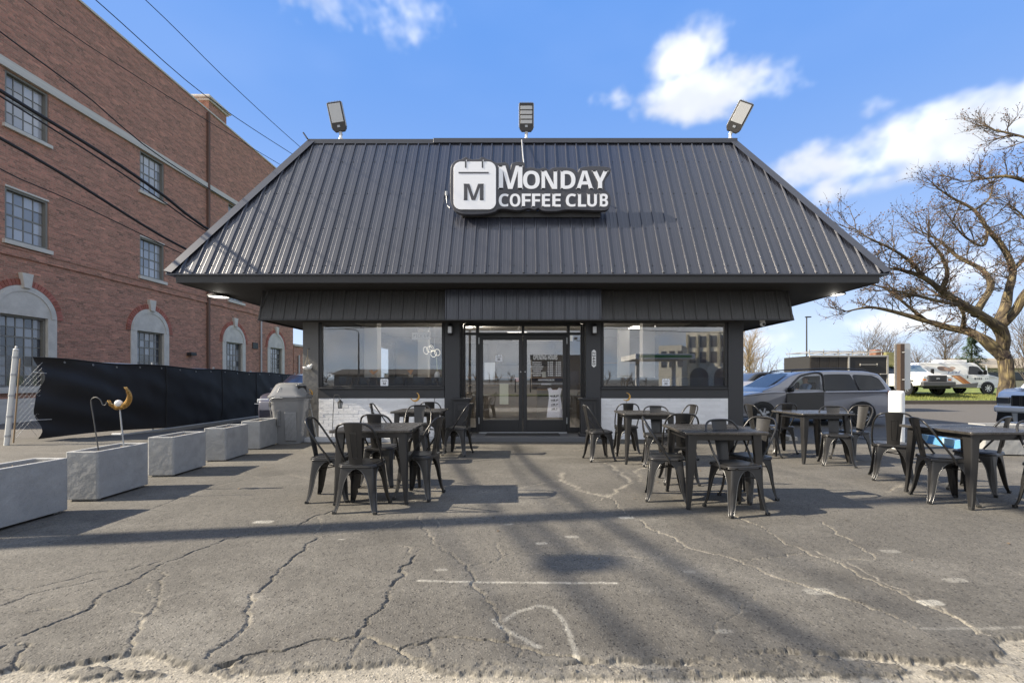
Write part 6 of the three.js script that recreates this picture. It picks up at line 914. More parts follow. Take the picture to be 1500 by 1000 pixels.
{
  const gy = 0.31, white = phys([0.74, 0.74, 0.73], 0.35, 0, { clearcoat: 0.8, clearcoatRoughness: 0.1 });
  const o = thing('work_van', 'white work van with brown printed graphics parked on the verge behind the tree', 'van', [29.2, gy, -31.0]);
  const v = vehicle(o, { W: 2.0, len: 5.7, belt: 1.2, taper: 0.12, nose: 0.08, wheels: [1.75, -1.65], r: 0.37, tw: 0.24, paint: white, rim: M.white, lower: [[2.75, 0.45], [2.82, 0.75], [2.76, 1.0], [2.4, 1.14], [1.7, 1.26], [-2.75, 1.3], [-2.83, 0.8], [-2.8, 0.45], [0, 0.38], [2.5, 0.38]], cabin: [[1.95, 1.18], [1.5, 1.6], [1.2, 1.95], [0.9, 2.06], [-2.4, 2.10], [-2.72, 2.0], [-2.8, 1.2]], sideGlass: [[[1.58, 1.30], [1.18, 1.80], [0.62, 1.84], [0.50, 1.30]]] });
  pane4([1.9, 1.28, 0.78], [1.9, 1.28, -0.78], [1.28, 1.96, -0.7], [1.28, 1.96, 0.7], M.tintGlass, 'windscreen', o);
  const wrap = canvasTex(1024, 512, (c, w, h) => {
    c.fillStyle = '#f4f3f0'; c.fillRect(0, 0, w, h); seed(8); c.save(); c.translate(120, 0);
    c.strokeStyle = '#d8d6d2'; c.lineWidth = 4; for (let i = 0; i < 26; i++) { c.beginPath(); c.moveTo(rr(0, w), rr(0, h)); c.lineTo(rr(0, w), rr(0, h)); c.stroke(); }
    const blob = (x, y, a, b, col) => { c.fillStyle = col; c.beginPath(); c.ellipse(x, y, a, b, 0.3, 0, 7); c.fill(); };
    blob(250, 90, 90, 60, '#8a6a52'); blob(330, 110, 70, 50, '#b08d74'); blob(210, 70, 50, 40, '#5f4a3d'); blob(390, 70, 45, 36, '#c2a48f');
    c.fillStyle = '#3a4f86'; c.font = 'italic bold 84px serif'; c.fillText('Leaf', 300, 210); c.fillStyle = '#5b6b95'; c.fillRect(200, 226, 200, 10);
    c.fillStyle = '#a9682f'; c.beginPath(); c.moveTo(340, 260); c.lineTo(470, 250); c.lineTo(640, 470); c.lineTo(520, 480); c.closePath(); c.fill(); c.fillStyle = '#c98a45'; c.beginPath(); c.moveTo(360, 262); c.lineTo(420, 258); c.lineTo(560, 476); c.lineTo(530, 478); c.closePath(); c.fill();
    blob(260, 290, 60, 30, '#9a4a3a'); blob(330, 280, 50, 26, '#7d5a2c');
    c.fillStyle = '#3a3b40'; c.fillRect(690, 320, 30, 44); c.fillRect(726, 320, 14, 44); c.fillRect(746, 320, 34, 16); c.fillRect(746, 342, 34, 22); c.fillRect(786, 326, 18, 38); c.fillRect(690, 372, 110, 6); c.fillStyle = '#a8a8ac'; for (let i = 0; i < 5; i++) c.fillRect(850 + i * 26, 330, 18, 34); c.restore();
  });
  { const g = new THREE.PlaneGeometry(4.6, 1.32, 46, 14).translate(-0.5, 1.24, 0), p = g.attributes.position; const keep = []; for (let i = 0; i < p.count; i++) p.setZ(i, v.halfAt(p.getX(i), p.getY(i)) + (p.getY(i) < 1.2 ? 0.036 : 0.004) - 0.0); const id = g.index.array; for (let t = 0; t < id.length; t += 3) { const cx = (p.getX(id[t]) + p.getX(id[t + 1]) + p.getX(id[t + 2])) / 3, cy = (p.getY(id[t]) + p.getY(id[t + 1]) + p.getY(id[t + 2])) / 3; if (cx > 0.45 && cx < 1.7 && cy > 1.26) continue; if (Math.hypot(cx - 1.75, cy - 0.37) < 0.5 || Math.hypot(cx + 1.65, cy - 0.37) < 0.5) continue; keep.push(id[t], id[t + 1], id[t + 2]); } g.setIndex(keep); g.computeVertexNormals(); part('side_graphics', g, phys([1, 1, 1], 0.4, 0, { map: wrap, clearcoat: 0.6 }), o, 'printed brown and blue graphics on the van side'); }
  part('mirror', rbox(0.12, 0.3, 0.2, 0.05, 1.45, 1.42, 1.12), M.black, o); part('door_handle', rbox(0.04, 0.16, 0.03, 0.01, 0.38, 1.12, 1.03), M.black, o); part('front_bumper', rbox(0.2, 0.34, 1.9, 0.06, 2.78, 0.58, 0), std([0.05, 0.05, 0.055], 0.6), o); part('indicator', rbox(0.06, 0.2, 0.06, 0.02, 2.76, 0.9, 0.86), phys([0.7, 0.25, 0.03], 0.2), o); part('sill_panel', slab(shapeOf([[-2.7, 0.42], [0.95, 0.42], [1.05, 0.74], [0.2, 0.66], [-2.7, 0.52]]), 0.02).translate(0, 0, 1.04), std([0.12, 0.12, 0.125], 0.6), o); part('roof_vent', rbox(1.6, 0.16, 0.9, 0.03, 0.1, 2.2, 0), M.white, o);
  const d = thing('dark_suv', 'dark SUV parked far behind the grey minivan', 'suv', [12.6, groundY(24), -24.0], Math.PI); vehicle(d, { W: 1.95, len: 5, belt: 1.15, taper: 0.16, wheels: [1.5, -1.5], r: 0.38, paint: carPaint([0.04, 0.045, 0.055]), lower: [[2.45, 0.35], [2.48, 0.9], [2.2, 1.12], [1.3, 1.2], [-2.4, 1.2], [-2.45, 0.5], [-2.2, 0.3], [2.1, 0.3]], cabin: [[1.25, 1.15], [0.7, 1.7], [0.3, 1.8], [-2.1, 1.8], [-2.4, 1.2]], sideGlass: [[[0.9, 1.24], [0.5, 1.66], [-0.6, 1.7], [-0.6, 1.24]], [[-0.7, 1.24], [-0.7, 1.7], [-2.0, 1.66], [-2.2, 1.24]]] });
  const s = thing('tan_car', 'small tan car parked behind the shop corner by the bare shrub', 'car', [10.9, groundY(21), -20.5], Math.PI + 0.2); vehicle(s, { W: 1.75, len: 4.3, belt: 0.95, taper: 0.24, wheels: [1.3, -1.3], r: 0.32, paint: carPaint([0.30, 0.26, 0.2]), lower: [[2.1, 0.35], [2.13, 0.65], [1.7, 0.85], [1.0, 0.95], [-1.6, 0.98], [-2.1, 0.9], [-2.12, 0.45], [-1.9, 0.28], [1.9, 0.28]], cabin: [[1.1, 0.94], [0.5, 1.32], [-0.6, 1.38], [-1.2, 1.25], [-1.75, 0.96]], sideGlass: [[[0.75, 1.0], [0.4, 1.26], [-0.5, 1.3], [-0.5, 1.0]], [[-0.6, 1.0], [-0.6, 1.3], [-1.1, 1.2], [-1.4, 1.0]]] });
}
// ---------------------------------------------------------------- signpost, bollard, wheel stop, kerbs
{
  const o = thing('sign_post', 'brown square steel post with the grey back of a parking sign', 'sign post', [6.97, 0, -8.32]);
  part('post', rbox(0.085, 1.96, 0.085, 0.008, 0, 0.93, 0), std([0.075, 0.048, 0.032], 0.6), o); part('sign_plate', slab(roundRect(0.30, 0.86, 0.04, 0, 1.5), 0.006)  .translate(0.075, 0, -0.055), std([0.55, 0.56, 0.55], 0.5, 0.4), o); for (const y of [1.25, 1.75]) part('bolt', cyl(0.012, 0.012, 0.1, 0, 0, 0, 8).rotateX(Math.PI / 2).translate(0, y, 0), M.galv, o);
  const b = thing('bollard', 'white cylindrical bollard beside the brown signpost', 'bollard', [6.81, 0, -8.22]); part('sleeve', lathe([[0.118, -0.02], [0.118, 0.99], [0.113, 1.02], [0.10, 1.045], [0.001, 1.055]], 28), M.white, b);
  const ws = thing('wheel_stop', 'concrete wheel stop painted in worn light blue', 'wheel stop', [7.98, 0.0, -8.45], 1.36); part('block', slab(shapeOf([[-0.09, 0], [0.09, 0], [0.06, 0.15], [-0.06, 0.15]]), 1.75, 0.015).translate(0, 0, -0.87).rotateY(Math.PI / 2), std([0.09, 0.27, 0.52], 0.75, 0, { bumpMap: concreteBump, bumpScale: 0.006 }), ws);
  for (const [x, w] of [[-0.1, 0.34], [0.55, 0.2]]) part('worn_patch', slab(shapeOf([[-0.062, 0.02], [0.062, 0.02], [0.058, 0.152], [-0.058, 0.152]]).clone(), w, 0.02).translate(0, 0, -w / 2).rotateY(Math.PI / 2).translate(x, 0.003, 0).scale(1, 1, 1.36), std([0.30, 0.48, 0.60], 0.8), ws);
  // kerb of the walk along the shop's side
  solo('walk_kerb', metreUV(rbox(0.18, 0.16, 4.2, 0.02).rotateY(0.0).translate(5.55, 0.0, -11.35)), M.kerb, 'pale concrete kerb running back along the side of the shop', 'kerb');
  solo('wall_kerb', metreUV(rbox(3.0, 0.1, 0.22, 0.02).translate(-3.1, 0.03, -9.16)), std([0.5, 0.51, 0.53], 0.8, 0, { map: withRepeat(concreteTex, 0.8), bumpMap: concreteBump, bumpScale: 0.006 }), 'pale painted kerb on the ground below the lit brick wall', 'kerb');
  const lp = at(1182, 540, 60), l = thing('light_pole', 'slim dark light pole far beyond the minivan', 'light pole', [lp.x, 0.3, lp.z]); part('pole', rod(V(0, 0, 0), V(0, 9.3, 0), 0.11, 0.08), M.darkTrim, l); part('head', rbox(0.7, 0.14, 0.35, 0.03, 0.2, 9.3, 0), M.darkTrim, l);
}
// ---------------------------------------------------------------- trees
const barkTex = texture(512, 512, (u, v) => { const n = fbm2(u * 14, v * 3, 5, 0, 101), r = Math.abs(noise2(u * 26 + n * 3, v * 5, 0, 102) - 0.5) * 2, m = fbm2(u * 3, v * 2, 4, 0, 103); return [0.53 + (r - 0.5) * 0.42 + (m - 0.5) * 0.3, 0.49 + (r - 0.5) * 0.40 + (m - 0.5) * 0.3, 0.41 + (r - 0.5) * 0.26 + (m - 0.5) * 0.1]; });
const barkBump = texture(512, 512, (u, v) => { const n = fbm2(u * 14, v * 3, 5, 0, 101); return clamp(Math.abs(noise2(u * 26 + n * 3, v * 5, 0, 102) - 0.5) * 2); }, { srgb: false });
const bark = std([0.50, 0.46, 0.39], 0.95, 0, { map: barkTex, bumpMap: barkBump, bumpScale: 0.03 }), twigMat = std([0.10, 0.075, 0.048], 0.9), budMat = std([0.13, 0.075, 0.05], 0.9);
function taperTube(pts, radii, n = 8, uvLen = 1) {                                 // a limb through points with its own radii, knobbly
  const c = new THREE.CatmullRomCurve3(pts, false, 'centripetal'), S = Math.max(4, (pts.length - 1) * 5), fr = c.computeFrenetFrames(S), pos = [], idx = [], uv = [];
  for (let i = 0; i <= S; i++) { const t = i / S, p = c.getPoint(t), f = t * (radii.length - 1), k = Math.min(radii.length - 2, Math.floor(f)), r0 = lerp(radii[k], radii[k + 1], f - k); for (let j = 0; j <= n; j++) { const a = j / n * Math.PI * 2, r = r0 * (1 + 0.16 * (noise3(p.x * 1.7 + Math.cos(a) * 1.3, p.y * 1.7 + Math.sin(a) * 1.3, p.z) - 0.5) * (n > 6 ? 2 : 0.5)); const q = p.clone().addScaledVector(fr.normals[i], Math.cos(a) * r).addScaledVector(fr.binormals[i], Math.sin(a) * r); pos.push(q.x, q.y, q.z); uv.push(j / n * Math.max(0.3, r0 * 3), t * c.getLength() * 0.4); if (i && j) { const w = n + 1, b = (i - 1) * w + j - 1; idx.push(b, b + 1, b + w + 1, b, b + w + 1, b + w); } } }
  return mesh3(pos, idx, uv);
}
function thinTwigs(list) {                                                             // [a, b, ra, rb] three-sided sticks in one mesh
  const pos = new Float32Array(list.length * 18), idx = new Uint32Array(list.length * 18); let k = 0; const u = V(0, 0, 0), w = V(0, 0, 0), d = V(0, 0, 0);
  for (const [a, b, ra, rb] of list) { d.copy(b).sub(a).normalize(); u.set(0.31, 0.2, 0.93).cross(d).normalize(); w.copy(d).cross(u); for (let e = 0; e < 2; e++) for (let j = 0; j < 3; j++) { const t = j * 2.094, r = e ? rb : ra, p = e ? b : a; pos[k * 18 + e * 9 + j * 3] = p.x + r * (u.x * Math.cos(t) + w.x * Math.sin(t)); pos[k * 18 + e * 9 + j * 3 + 1] = p.y + r * (u.y * Math.cos(t) + w.y * Math.sin(t)); pos[k * 18 + e * 9 + j * 3 + 2] = p.z + r * (u.z * Math.cos(t) + w.z * Math.sin(t)); } for (let j = 0; j < 3; j++) { const o = k * 6, j2 = (j + 1) % 3; idx.set([o + j, o + j2, o + 3 + j2, o + j, o + 3 + j2, o + 3 + j], k * 18 + j * 6); } k++; }
  const g = new THREE.BufferGeometry(); g.setAttribute('position', new THREE.BufferAttribute(pos, 3)); g.setIndex(new THREE.BufferAttribute(idx, 1)); g.computeVertexNormals(); return g;
}
function growTwigs(out, buds, p, dir, len, r, depth, bend, knob) {
  const seg = 3; let q = p.clone(), d = dir.clone().normalize();
  for (let s = 0; s < seg; s++) {
    d.add(V(rr(-1, 1), rr(-0.7, 0.9), rr(-1, 1)).multiplyScalar(bend)).normalize(); const e = q.clone().addScaledVector(d, len / seg), rb = r * (1 - 0.28 * (s + 1) / seg); out.push([q, e, r * (1 - 0.28 * s / seg), rb]);
    if (depth > 0) { const n = 1 + (rnd() < 0.55 ? 1 : 0); for (let i = 0; i < n; i++) { const dd = d.clone().add(V(rr(-1, 1), rr(-0.6, 1.0), rr(-1, 1)).multiplyScalar(0.95)).normalize(); growTwigs(out, buds, e, dd, len * rr(0.45, 0.72), Math.max(0.006, rb * 0.6), depth - 1, bend * 1.05, knob); } }
    else if (rnd() < knob) buds.push([e, d.clone()]);
    q = e;
  }
}
const budMesh = (buds, size) => { const pos = [], idx = []; buds.forEach(([p], k) => { const s = size * rr(0.6, 1.5), a = V(rr(-1, 1), rr(-1, 1), rr(-1, 1)).normalize(), b = V(rr(-1, 1), rr(-1, 1), rr(-1, 1)).cross(a).normalize(); for (const [x, y] of [[-0.5, -0.2], [0.5, -0.5], [0.4, 0.6], [-0.3, 0.4]]) pos.push(p.x + s * (a.x * x + b.x * y), p.y + s * (a.y * x + b.y * y), p.z + s * (a.z * x + b.z * y)); idx.push(4 * k, 4 * k + 1, 4 * k + 2, 4 * k, 4 * k + 2, 4 * k + 3); }); return mesh3(pos, idx); };
{
  // --- the big bare tree on the verge
  const Z0 = 27.2, o = thing('bare_tree', 'large bare tree with crooked spreading limbs on the grass verge', 'tree', at(1475, 580, Z0).setY(0.05).toArray()), org = o.position.clone();
  const px = (x, y, dz = 0) => at(x, y, Z0 + dz).sub(org);
  const limbs = [
    [[[1476, 586], [1476, 560], [1473, 535], [1467, 512]], [0.46, 0.36, 0.355, 0.34], 'trunk'],
    [[[1469, 520], [1456, 510], [1440, 497], [1420, 486, 0.5], [1392, 480, 1], [1360, 471, 1.4], [1316, 458, 1.8], [1276, 450, 2.2], [1240, 456, 2.4]], [0.40, 0.32, 0.27, 0.22, 0.19, 0.16, 0.12, 0.08, 0.04]],
    [[[1467, 514], [1470, 496, -0.3], [1464, 478, -0.5]], [0.36, 0.34, 0.36]],
    [[[1464, 480, -0.5], [1440, 463, -1.2], [1412, 446, -2], [1380, 426, -2.6], [1356, 408, -3], [1324, 396, -3.2], [1292, 392, -3.4]], [0.30, 0.24, 0.20, 0.16, 0.12, 0.08, 0.05]],
    [[[1462, 476, -0.5], [1474, 448, -0.3], [1478, 424, 0], [1484, 396, 0.6], [1470, 362, 1], [1448, 336, 1.3], [1428, 308, 1.6], [1396, 290, 1.8], [1372, 274, 2]], [0.28, 0.25, 0.21, 0.18, 0.15, 0.12, 0.09, 0.06, 0.04]],
    [[[1466, 478, -0.5], [1484, 460, -1], [1502, 432, -1.4], [1530, 396, -2], [1548, 350, -2], [1540, 305, -1.5], [1512, 270, -1], [1475, 258, -0.6], [1440, 262, 0], [1410, 266, 0.4]], [0.26, 0.24, 0.22, 0.2, 0.18, 0.15, 0.12, 0.09, 0.06, 0.03]],
    [[[1428, 462, -1.5], [1436, 448, -1.4], [1452, 418, -1], [1440, 396, -0.4], [1404, 376, 0.3], [1376, 352, 0.8], [1352, 340, 1.2]], [0.19, 0.18, 0.16, 0.13, 0.10, 0.07, 0.04]],
    [[[1548, 352, -2], [1560, 290, -2.5], [1545, 235, -2.4], [1510, 205, -2], [1480, 195, -1.6], [1456, 190, -1.2]], [0.15, 0.12, 0.10, 0.07, 0.05, 0.03]],
    [[[1410, 483, 0.7], [1412, 470, 0.4], [1411, 458, 0], [1396, 440, 0], [1372, 432, 0.2]], [0.13, 0.11, 0.09, 0.07, 0.04]],
    [[[1380, 426, -2.6], [1388, 400, -3], [1378, 372, -3.4], [1360, 352, -3.6]], [0.13, 0.10, 0.07, 0.04]],
    [[[1356, 408, -3], [1330, 380, -3.2], [1302, 362, -3.4], [1272, 348, -3.4], [1254, 336, -3.2]], [0.10, 0.08, 0.06, 0.04, 0.03]],
    [[[1360, 471, 1.4], [1330, 448, 1.5], [1300, 424, 1.6], [1270, 415, 1.6]], [0.11, 0.08, 0.06, 0.03]], [[[1412, 446, -2], [1380, 442, -2.6], [1340, 432, -3], [1310, 425, -3.2]], [0.12, 0.09, 0.06, 0.04]],
    [[[1484, 396, 0.6], [1505, 372, 1], [1512, 345, 1.4], [1500, 318, 1.8], [1480, 300, 2]], [0.13, 0.10, 0.08, 0.06, 0.04]], [[[1448, 336, 1.3], [1440, 360, 0.4], [1412, 345, 0], [1395, 325, -0.4]], [0.08, 0.07, 0.05, 0.03]], [[[1428, 308, 1.6], [1450, 290, 2], [1455, 270, 2.2]], [0.08, 0.05, 0.03]],
  ];
  const twigs = [], buds = []; seed(2024);
  for (const [pts, radii, nm] of limbs) {
    const P = pts.map(([x, y, dz]) => px(x, y, dz)); if (nm) { P.forEach((p, i) => { if (i < 1) p.y = Math.max(-0.1, p.y - 0.2); }); }
    part(nm ?? 'limb', taperTube(P, radii, radii[0] > 0.2 ? 14 : 9), bark, o);
    if (nm || radii[0] > 0.35 && P.length < 4) continue;
    const c = new THREE.CatmullRomCurve3(P, false, 'centripetal'), L = c.getLength(), n = Math.round(L * 2.8);
    for (let i = 0; i < n; i++) { const t = lerp(0.22, 1, (i + rnd()) / n), p = c.getPoint(t), d = c.getTangent(t), f = t * (radii.length - 1), k = Math.min(radii.length - 2, Math.floor(f)), r = lerp(radii[k], radii[k + 1], f - k); growTwigs(twigs, buds, p, d.multiplyScalar(0.45).add(V(rr(-1, 1), rr(-0.55, 1), rr(-1, 1))), rr(0.7, 1.35), Math.min(0.035, r * 0.6), 2, 0.32, 0.55); }
    for (let i = 0; i < 3; i++) growTwigs(twigs, buds, P[P.length - 1], c.getTangent(1).add(V(rr(-0.5, 0.5), rr(-0.4, 0.5), rr(-0.5, 0.5))), rr(0.9, 1.5), 0.028, 2, 0.3, 0.55);
  }
  part('twigs', thinTwigs(twigs), twigMat, o).userData.kind = 'stuff'; part('buds', budMesh(buds, 0.055), budMat, o).userData.kind = 'stuff';
  console.log('tree', twigs.length, buds.length);
}
function bareShrub(name, label, px, Z, gy, H, spread, n, mat, thick = 0.03) {
  const c = at(px, 556, Z), o = thing(name, label, name.includes('shrub') ? 'shrub' : 'tree', [c.x, gy, c.z]), tw = [], bu = []; seed(px * 7 | 0);
  const stem = part('trunk', taperTube([V(0, -0.1, 0), V(0.02 * H, H * 0.3, 0), V(-0.01 * H, H * 0.6, 0), V(0, H * 0.9, 0)], [thick * 3, thick * 2, thick * 1.3, thick * 0.5], 7), bark, o);
  for (let i = 0; i < n; i++) { const y = H * rr(0.12, 0.8), a = rr(0, 6.28); growTwigs(tw, bu, V(0, y, 0), V(Math.cos(a) * spread, rr(0.5, 1.2), Math.sin(a) * spread), H * rr(0.22, 0.4), thick * 0.7, 2, 0.22, 0.3); }
  part('crown', thinTwigs(tw), mat, o).userData.kind = 'stuff';
}
{
  const pale = std([0.33, 0.25, 0.15], 0.9), grey = std([0.16, 0.13, 0.11], 0.9);
  bareShrub('bare_shrub', 'pale dry shrub standing by the corner of the shop beyond the tan car', 1098, 30, 0.1, 4.2, 0.35, 34, pale, 0.03);
  const far = 'thin bare tree on the far horizon';
  [[1272, 70, 8.5, 'beyond the trailer rack'], [1300, 72, 7.5, 'between trailer and bucket truck'], [1386, 62, 7.2, 'between the bucket truck and the van'], [1222, 90, 5.2, 'low behind the minivan roof'], [1168, 95, 4.6, 'low beside the far light pole'], [1345, 80, 6, 'above the bucket truck'], [1502, 48, 8, 'beyond the big tree trunk']].forEach(([x, Z, H, w]) => bareShrub('far_tree', 'distant bare tree seen ' + w, x, Z, 0.2, H, 0.55, 40, grey, 0.05));
  // evergreen beyond the van
  const c = at(1424, 556, 58), o = thing('evergreen_tree', 'dark evergreen tree standing beyond the work van', 'tree', [c.x, 0.25, c.z]); part('trunk', taperTube([V(0, 0, 0), V(0, 3, 0), V(0, 6.6, 0)], [0.2, 0.14, 0.03], 7), bark, o);
  const pos = [], idx = []; seed(99); let k = 0; for (let i = 0; i < 5200; i++) { const t = Math.pow(rnd(), 0.8), y = 0.8 + 6.2 * t, a = rr(0, 6.28), tier = 0.75 + 0.35 * Math.sin(y * 5.2 + Math.sin(a * 3) * 1.2), R = (1 - t) * 2.7 * tier * (0.7 + 0.5 * hash3(Math.floor(a * 3), Math.floor(y * 2), 4)) * Math.sqrt(rr(0.15, 1)), x = Math.cos(a) * R, z = Math.sin(a) * R, s = rr(0.10, 0.22), yy = y - R * 0.18; const ux = Math.cos(a), uz = Math.sin(a); pos.push(x, yy, z, x + ux * s * 1.6, yy - s * 0.5, z + uz * s * 1.6, x + ux * s * 0.4 - uz * s * 0.6, yy + s * rr(-0.2, 0.3), z + uz * s * 0.4 + ux * s * 0.6); idx.push(k, k + 1, k + 2); k += 3; }
  part('crown', mesh3(pos, idx), std([0.045, 0.075, 0.035], 0.9), o).userData.kind = 'stuff';
  // long low building and pale roofs far off
  const tan = std([0.42, 0.38, 0.30], 0.85);
  const bl = thing('far_building', 'low tan building with long roof far beyond the big tree', 'building', [at(1500, 556, 58).x, 0.2, -60]); part('wall', span(-4, 24, 0, 2.6, -8, 0), tan, bl); part('roof', slab(shapeOf([[-8.5, 0], [0.6, 0], [0.2, 0.25], [-4, 1.5], [-8.1, 0.25]]), 28.6).rotateY(Math.PI / 2).translate(-4.3, 2.6, -8), std([0.30, 0.26, 0.2], 0.9), bl); for (let i = 0; i < 7; i++) part('window', box(1.6, 1.1, 0.06, -2 + i * 3.6, 1.5, 0.02), M.tintGlass, bl);
  // treeline on the horizon: twig haze too far to count
  const tw = []; seed(31337); for (let i = 0; i < 260; i++) { const x = rr(-150, 230), z = -rr(125, 210), H = rr(3, 7.5); if (x < -25) continue; const bu = []; growTwigs(tw, bu, V(x, 0, z), V(rr(-0.1, 0.1), 1, 0), H, 0.16, 2, 0.3, 0); } const tl = part('distant_treeline', thinTwigs(tw), std([0.17, 0.15, 0.14], 0.95), scene); tl.userData = { kind: 'stuff', label: 'hazy line of distant bare trees along the horizon', category: 'trees' };
  // rough grass on the verge edge, blades
  seed(606); const bl2 = [], gi = []; let q = 0; for (let i = 0; i < 22000; i++) { const z = rr(26.7, 30.5), x = rr(13, 46), y = lerp(0.03, 0.28, (z - 26.6) / 3.6), h = rr(0.04, 0.12), a = rr(0, 6.28), w = 0.012; bl2.push(x - w * Math.cos(a), y, -z - w * Math.sin(a), x + w * Math.cos(a), y, -z + w * Math.sin(a), x + rr(-0.04, 0.04), y + h, -z + rr(-0.04, 0.04)); gi.push(q, q + 1, q + 2); q += 3; } const gr = part('verge_grass', mesh3(bl2, gi), std([0.17, 0.185, 0.05], 0.9), scene); gr.userData = { kind: 'stuff', label: 'short rough grass blades on the raised verge', category: 'grass' };
}
// ---------------------------------------------------------------- across the road, behind the camera: what the shop windows mirror
{
  const pale = std([0.76, 0.72, 0.60], 0.8), winM = phys([0.12, 0.13, 0.15], 0.1, 0, { clearcoat: 1 }), dk = std([0.06, 0.055, 0.05], 0.8), grn = std([0.06, 0.28, 0.07], 0.5);
  structure('verge_across', metreUV(span(-160, 160, -0.1, 0.06, 15.2, 17.6)), std([0.12, 0.15, 0.04], 0.95, 0, { map: withRepeat(concreteTex, 0.3) })); structure('lot_across', metreUV(span(-160, 160, -0.1, 0.02, 17.62, 140)), std([0.14, 0.135, 0.125], 0.95, 0, { map: grain }));
  const a = thing('arcade_office', 'cream office block with arched ground floor across the road', 'building', [28.5, 0, 60], 0.55);
  part('wall', span(0, 16, 0, 9.5, 0, 12), pale, a); for (let f = 0; f < 2; f++) for (let i = 0; i < 9; i++) { part('window', box(1.0, 1.9, 0.1, 1.1 + i * 1.72, 5.1 + f * 2.7, -0.02), winM, a); part('mullion', box(0.32, 5.4, 0.35, 0.24 + i * 1.72, 6.4, -0.16), pale, a); } for (let i = 0; i < 4; i++) { const s = new THREE.Shape(); s.moveTo(-1.5, 0); s.lineTo(1.5, 0); s.lineTo(1.5, 1.8); s.absarc(0, 1.8, 1.5, 0, Math.PI); s.lineTo(-1.5, 0); part('archway', slab(s, 0.12).rotateY(Math.PI).translate(2.2 + i * 3.9, 0, -0.02), winM, a); }
  const a2 = thing('cream_tower', 'narrow cream office wing across the road', 'building', [22.2, 0, 55], 0.5); part('wall', span(0, 3.6, 0, 6.8, 0, 6), pale, a2); for (let i = 0; i < 3; i++) part('window', box(0.8, 2.6, 0.1, 0.8 + i * 1.3, 4.6, -0.02), winM, a2);
  const c = thing('fuel_canopy', 'green and white fuel station canopy across the road', 'canopy', [13.2, 0, 34]); part('deck', rspan(0, 7, 3.7, 4.3, 0, 8), M.white, c); part('stripe', span(0.4, 6.6, 3.85, 4.15, -0.03, -0.004), grn, c); for (const x of [1.2, 5.8]) part('column', rspan(x - 0.2, x + 0.2, 0, 3.7, 3.8, 4.2), M.white, c);
  const l = thing('low_store', 'long low dark-roofed store across the road', 'building', [-40, 0, 76]); part('wall', span(0, 24, 0, 2.3, 0, 12), std([0.18, 0.15, 0.12], 0.85), l); part('roof', slab(shapeOf([[-0.8, 0], [12.8, 0], [12.4, 0.25], [6, 1.3], [-0.4, 0.25]]), 25).rotateY(-Math.PI / 2).translate(24.5, 2.3, 0), dk, l); for (let i = 0; i < 6; i++) part('shop_window', box(2.6, 1.7, 0.1, 2.4 + i * 3.9, 1.2, -0.02), winM, l);
  const st = thing('corner_store', 'flat-roofed brown store across the road facing the doors', 'building', [1.5, 0, 36]); part('wall', span(-0.5, 6.5, 0, 4.1, 0, 8), std([0.12, 0.10, 0.085], 0.85), st); part('fascia_board', span(-0.7, 6.7, 3.7, 4.3, -0.3, -0.004), dk, st); part('front_window', box(4.5, 1.8, 0.1, 3, 1.4, -0.02), winM, st);
  const pole = (x, z, h, name, label, arms) => { const o = thing(name, label, name.replace('_', ' '), [x, 0, z]); part('pole', rod(V(0, -0.05, 0), V(0, h, 0), 0.14, 0.1, 10), dk, o); arms(o, h); };
  pole(-26, 52, 8.4, 'street_light', 'curved dark street light across the road', (o, h) => part('arm', tube([[0, h - 0.4, 0], [0, h + 0.2, 0], [-0.6, h + 0.7, 0], [-2.2, h + 0.8, 0]], 0.07, 6), dk, o));
  pole(8.2, 40, 6.4, 'yard_light', 'pole light with four heads across the road', (o, h) => { part('bar', box(2.6, 0.08, 0.08, 0, h, 0), dk, o); for (const x of [-1.3, -0.4, 0.4, 1.3]) part('lamp_head', rbox(0.4, 0.3, 0.3, 0.05, x, h + 0.3, 0), dk, o); });
  pole(-5.2, 24, 8.2, 'utility_pole', 'utility pole with crossarm on the far side of the road', (o, h) => { part('crossarm', box(2.2, 0.12, 0.12, 0, h - 0.5, 0), dk, o); part('crossarm', box(1.6, 0.1, 0.1, 0, h - 1.6, 0), dk, o); });
  pole(-13, 60, 9, 'utility_pole', 'utility pole beside the low store across the road', (o, h) => part('crossarm', box(2.2, 0.12, 0.12, 0, h - 0.5, 0), dk, o));
  [[7.2, 24.6, 0.0], [6.5, 24.4, 0.5], [7.7, 25.2, -0.5]].forEach(([h, z, q], i) => solo('street_wire', tube([[-60, h, z], [-30, h - 0.7, z], [-5.2, h, z], [25, h - 0.8, z], [60, h, z]], 0.03, 5, 50), M.rubber, ['upper', 'lower', 'topmost'][i] + ' wire strung along the far side of the road', 'overhead line'));
  const tw = []; seed(4242); for (let i = 0; i < 60; i++) { const x = rr(-60, 40), z = rr(66, 90), H = rr(1.0, 2.2); growTwigs(tw, [], V(x, 0, z), V(rr(-0.1, 0.1), 1, 0), H, 0.16, 2, 0.35, 0); } const t = part('trees_across', thinTwigs(tw), std([0.10, 0.085, 0.07], 0.95), scene); t.userData = { kind: 'stuff', label: 'row of bare trees behind the stores across the road', category: 'trees' };
}
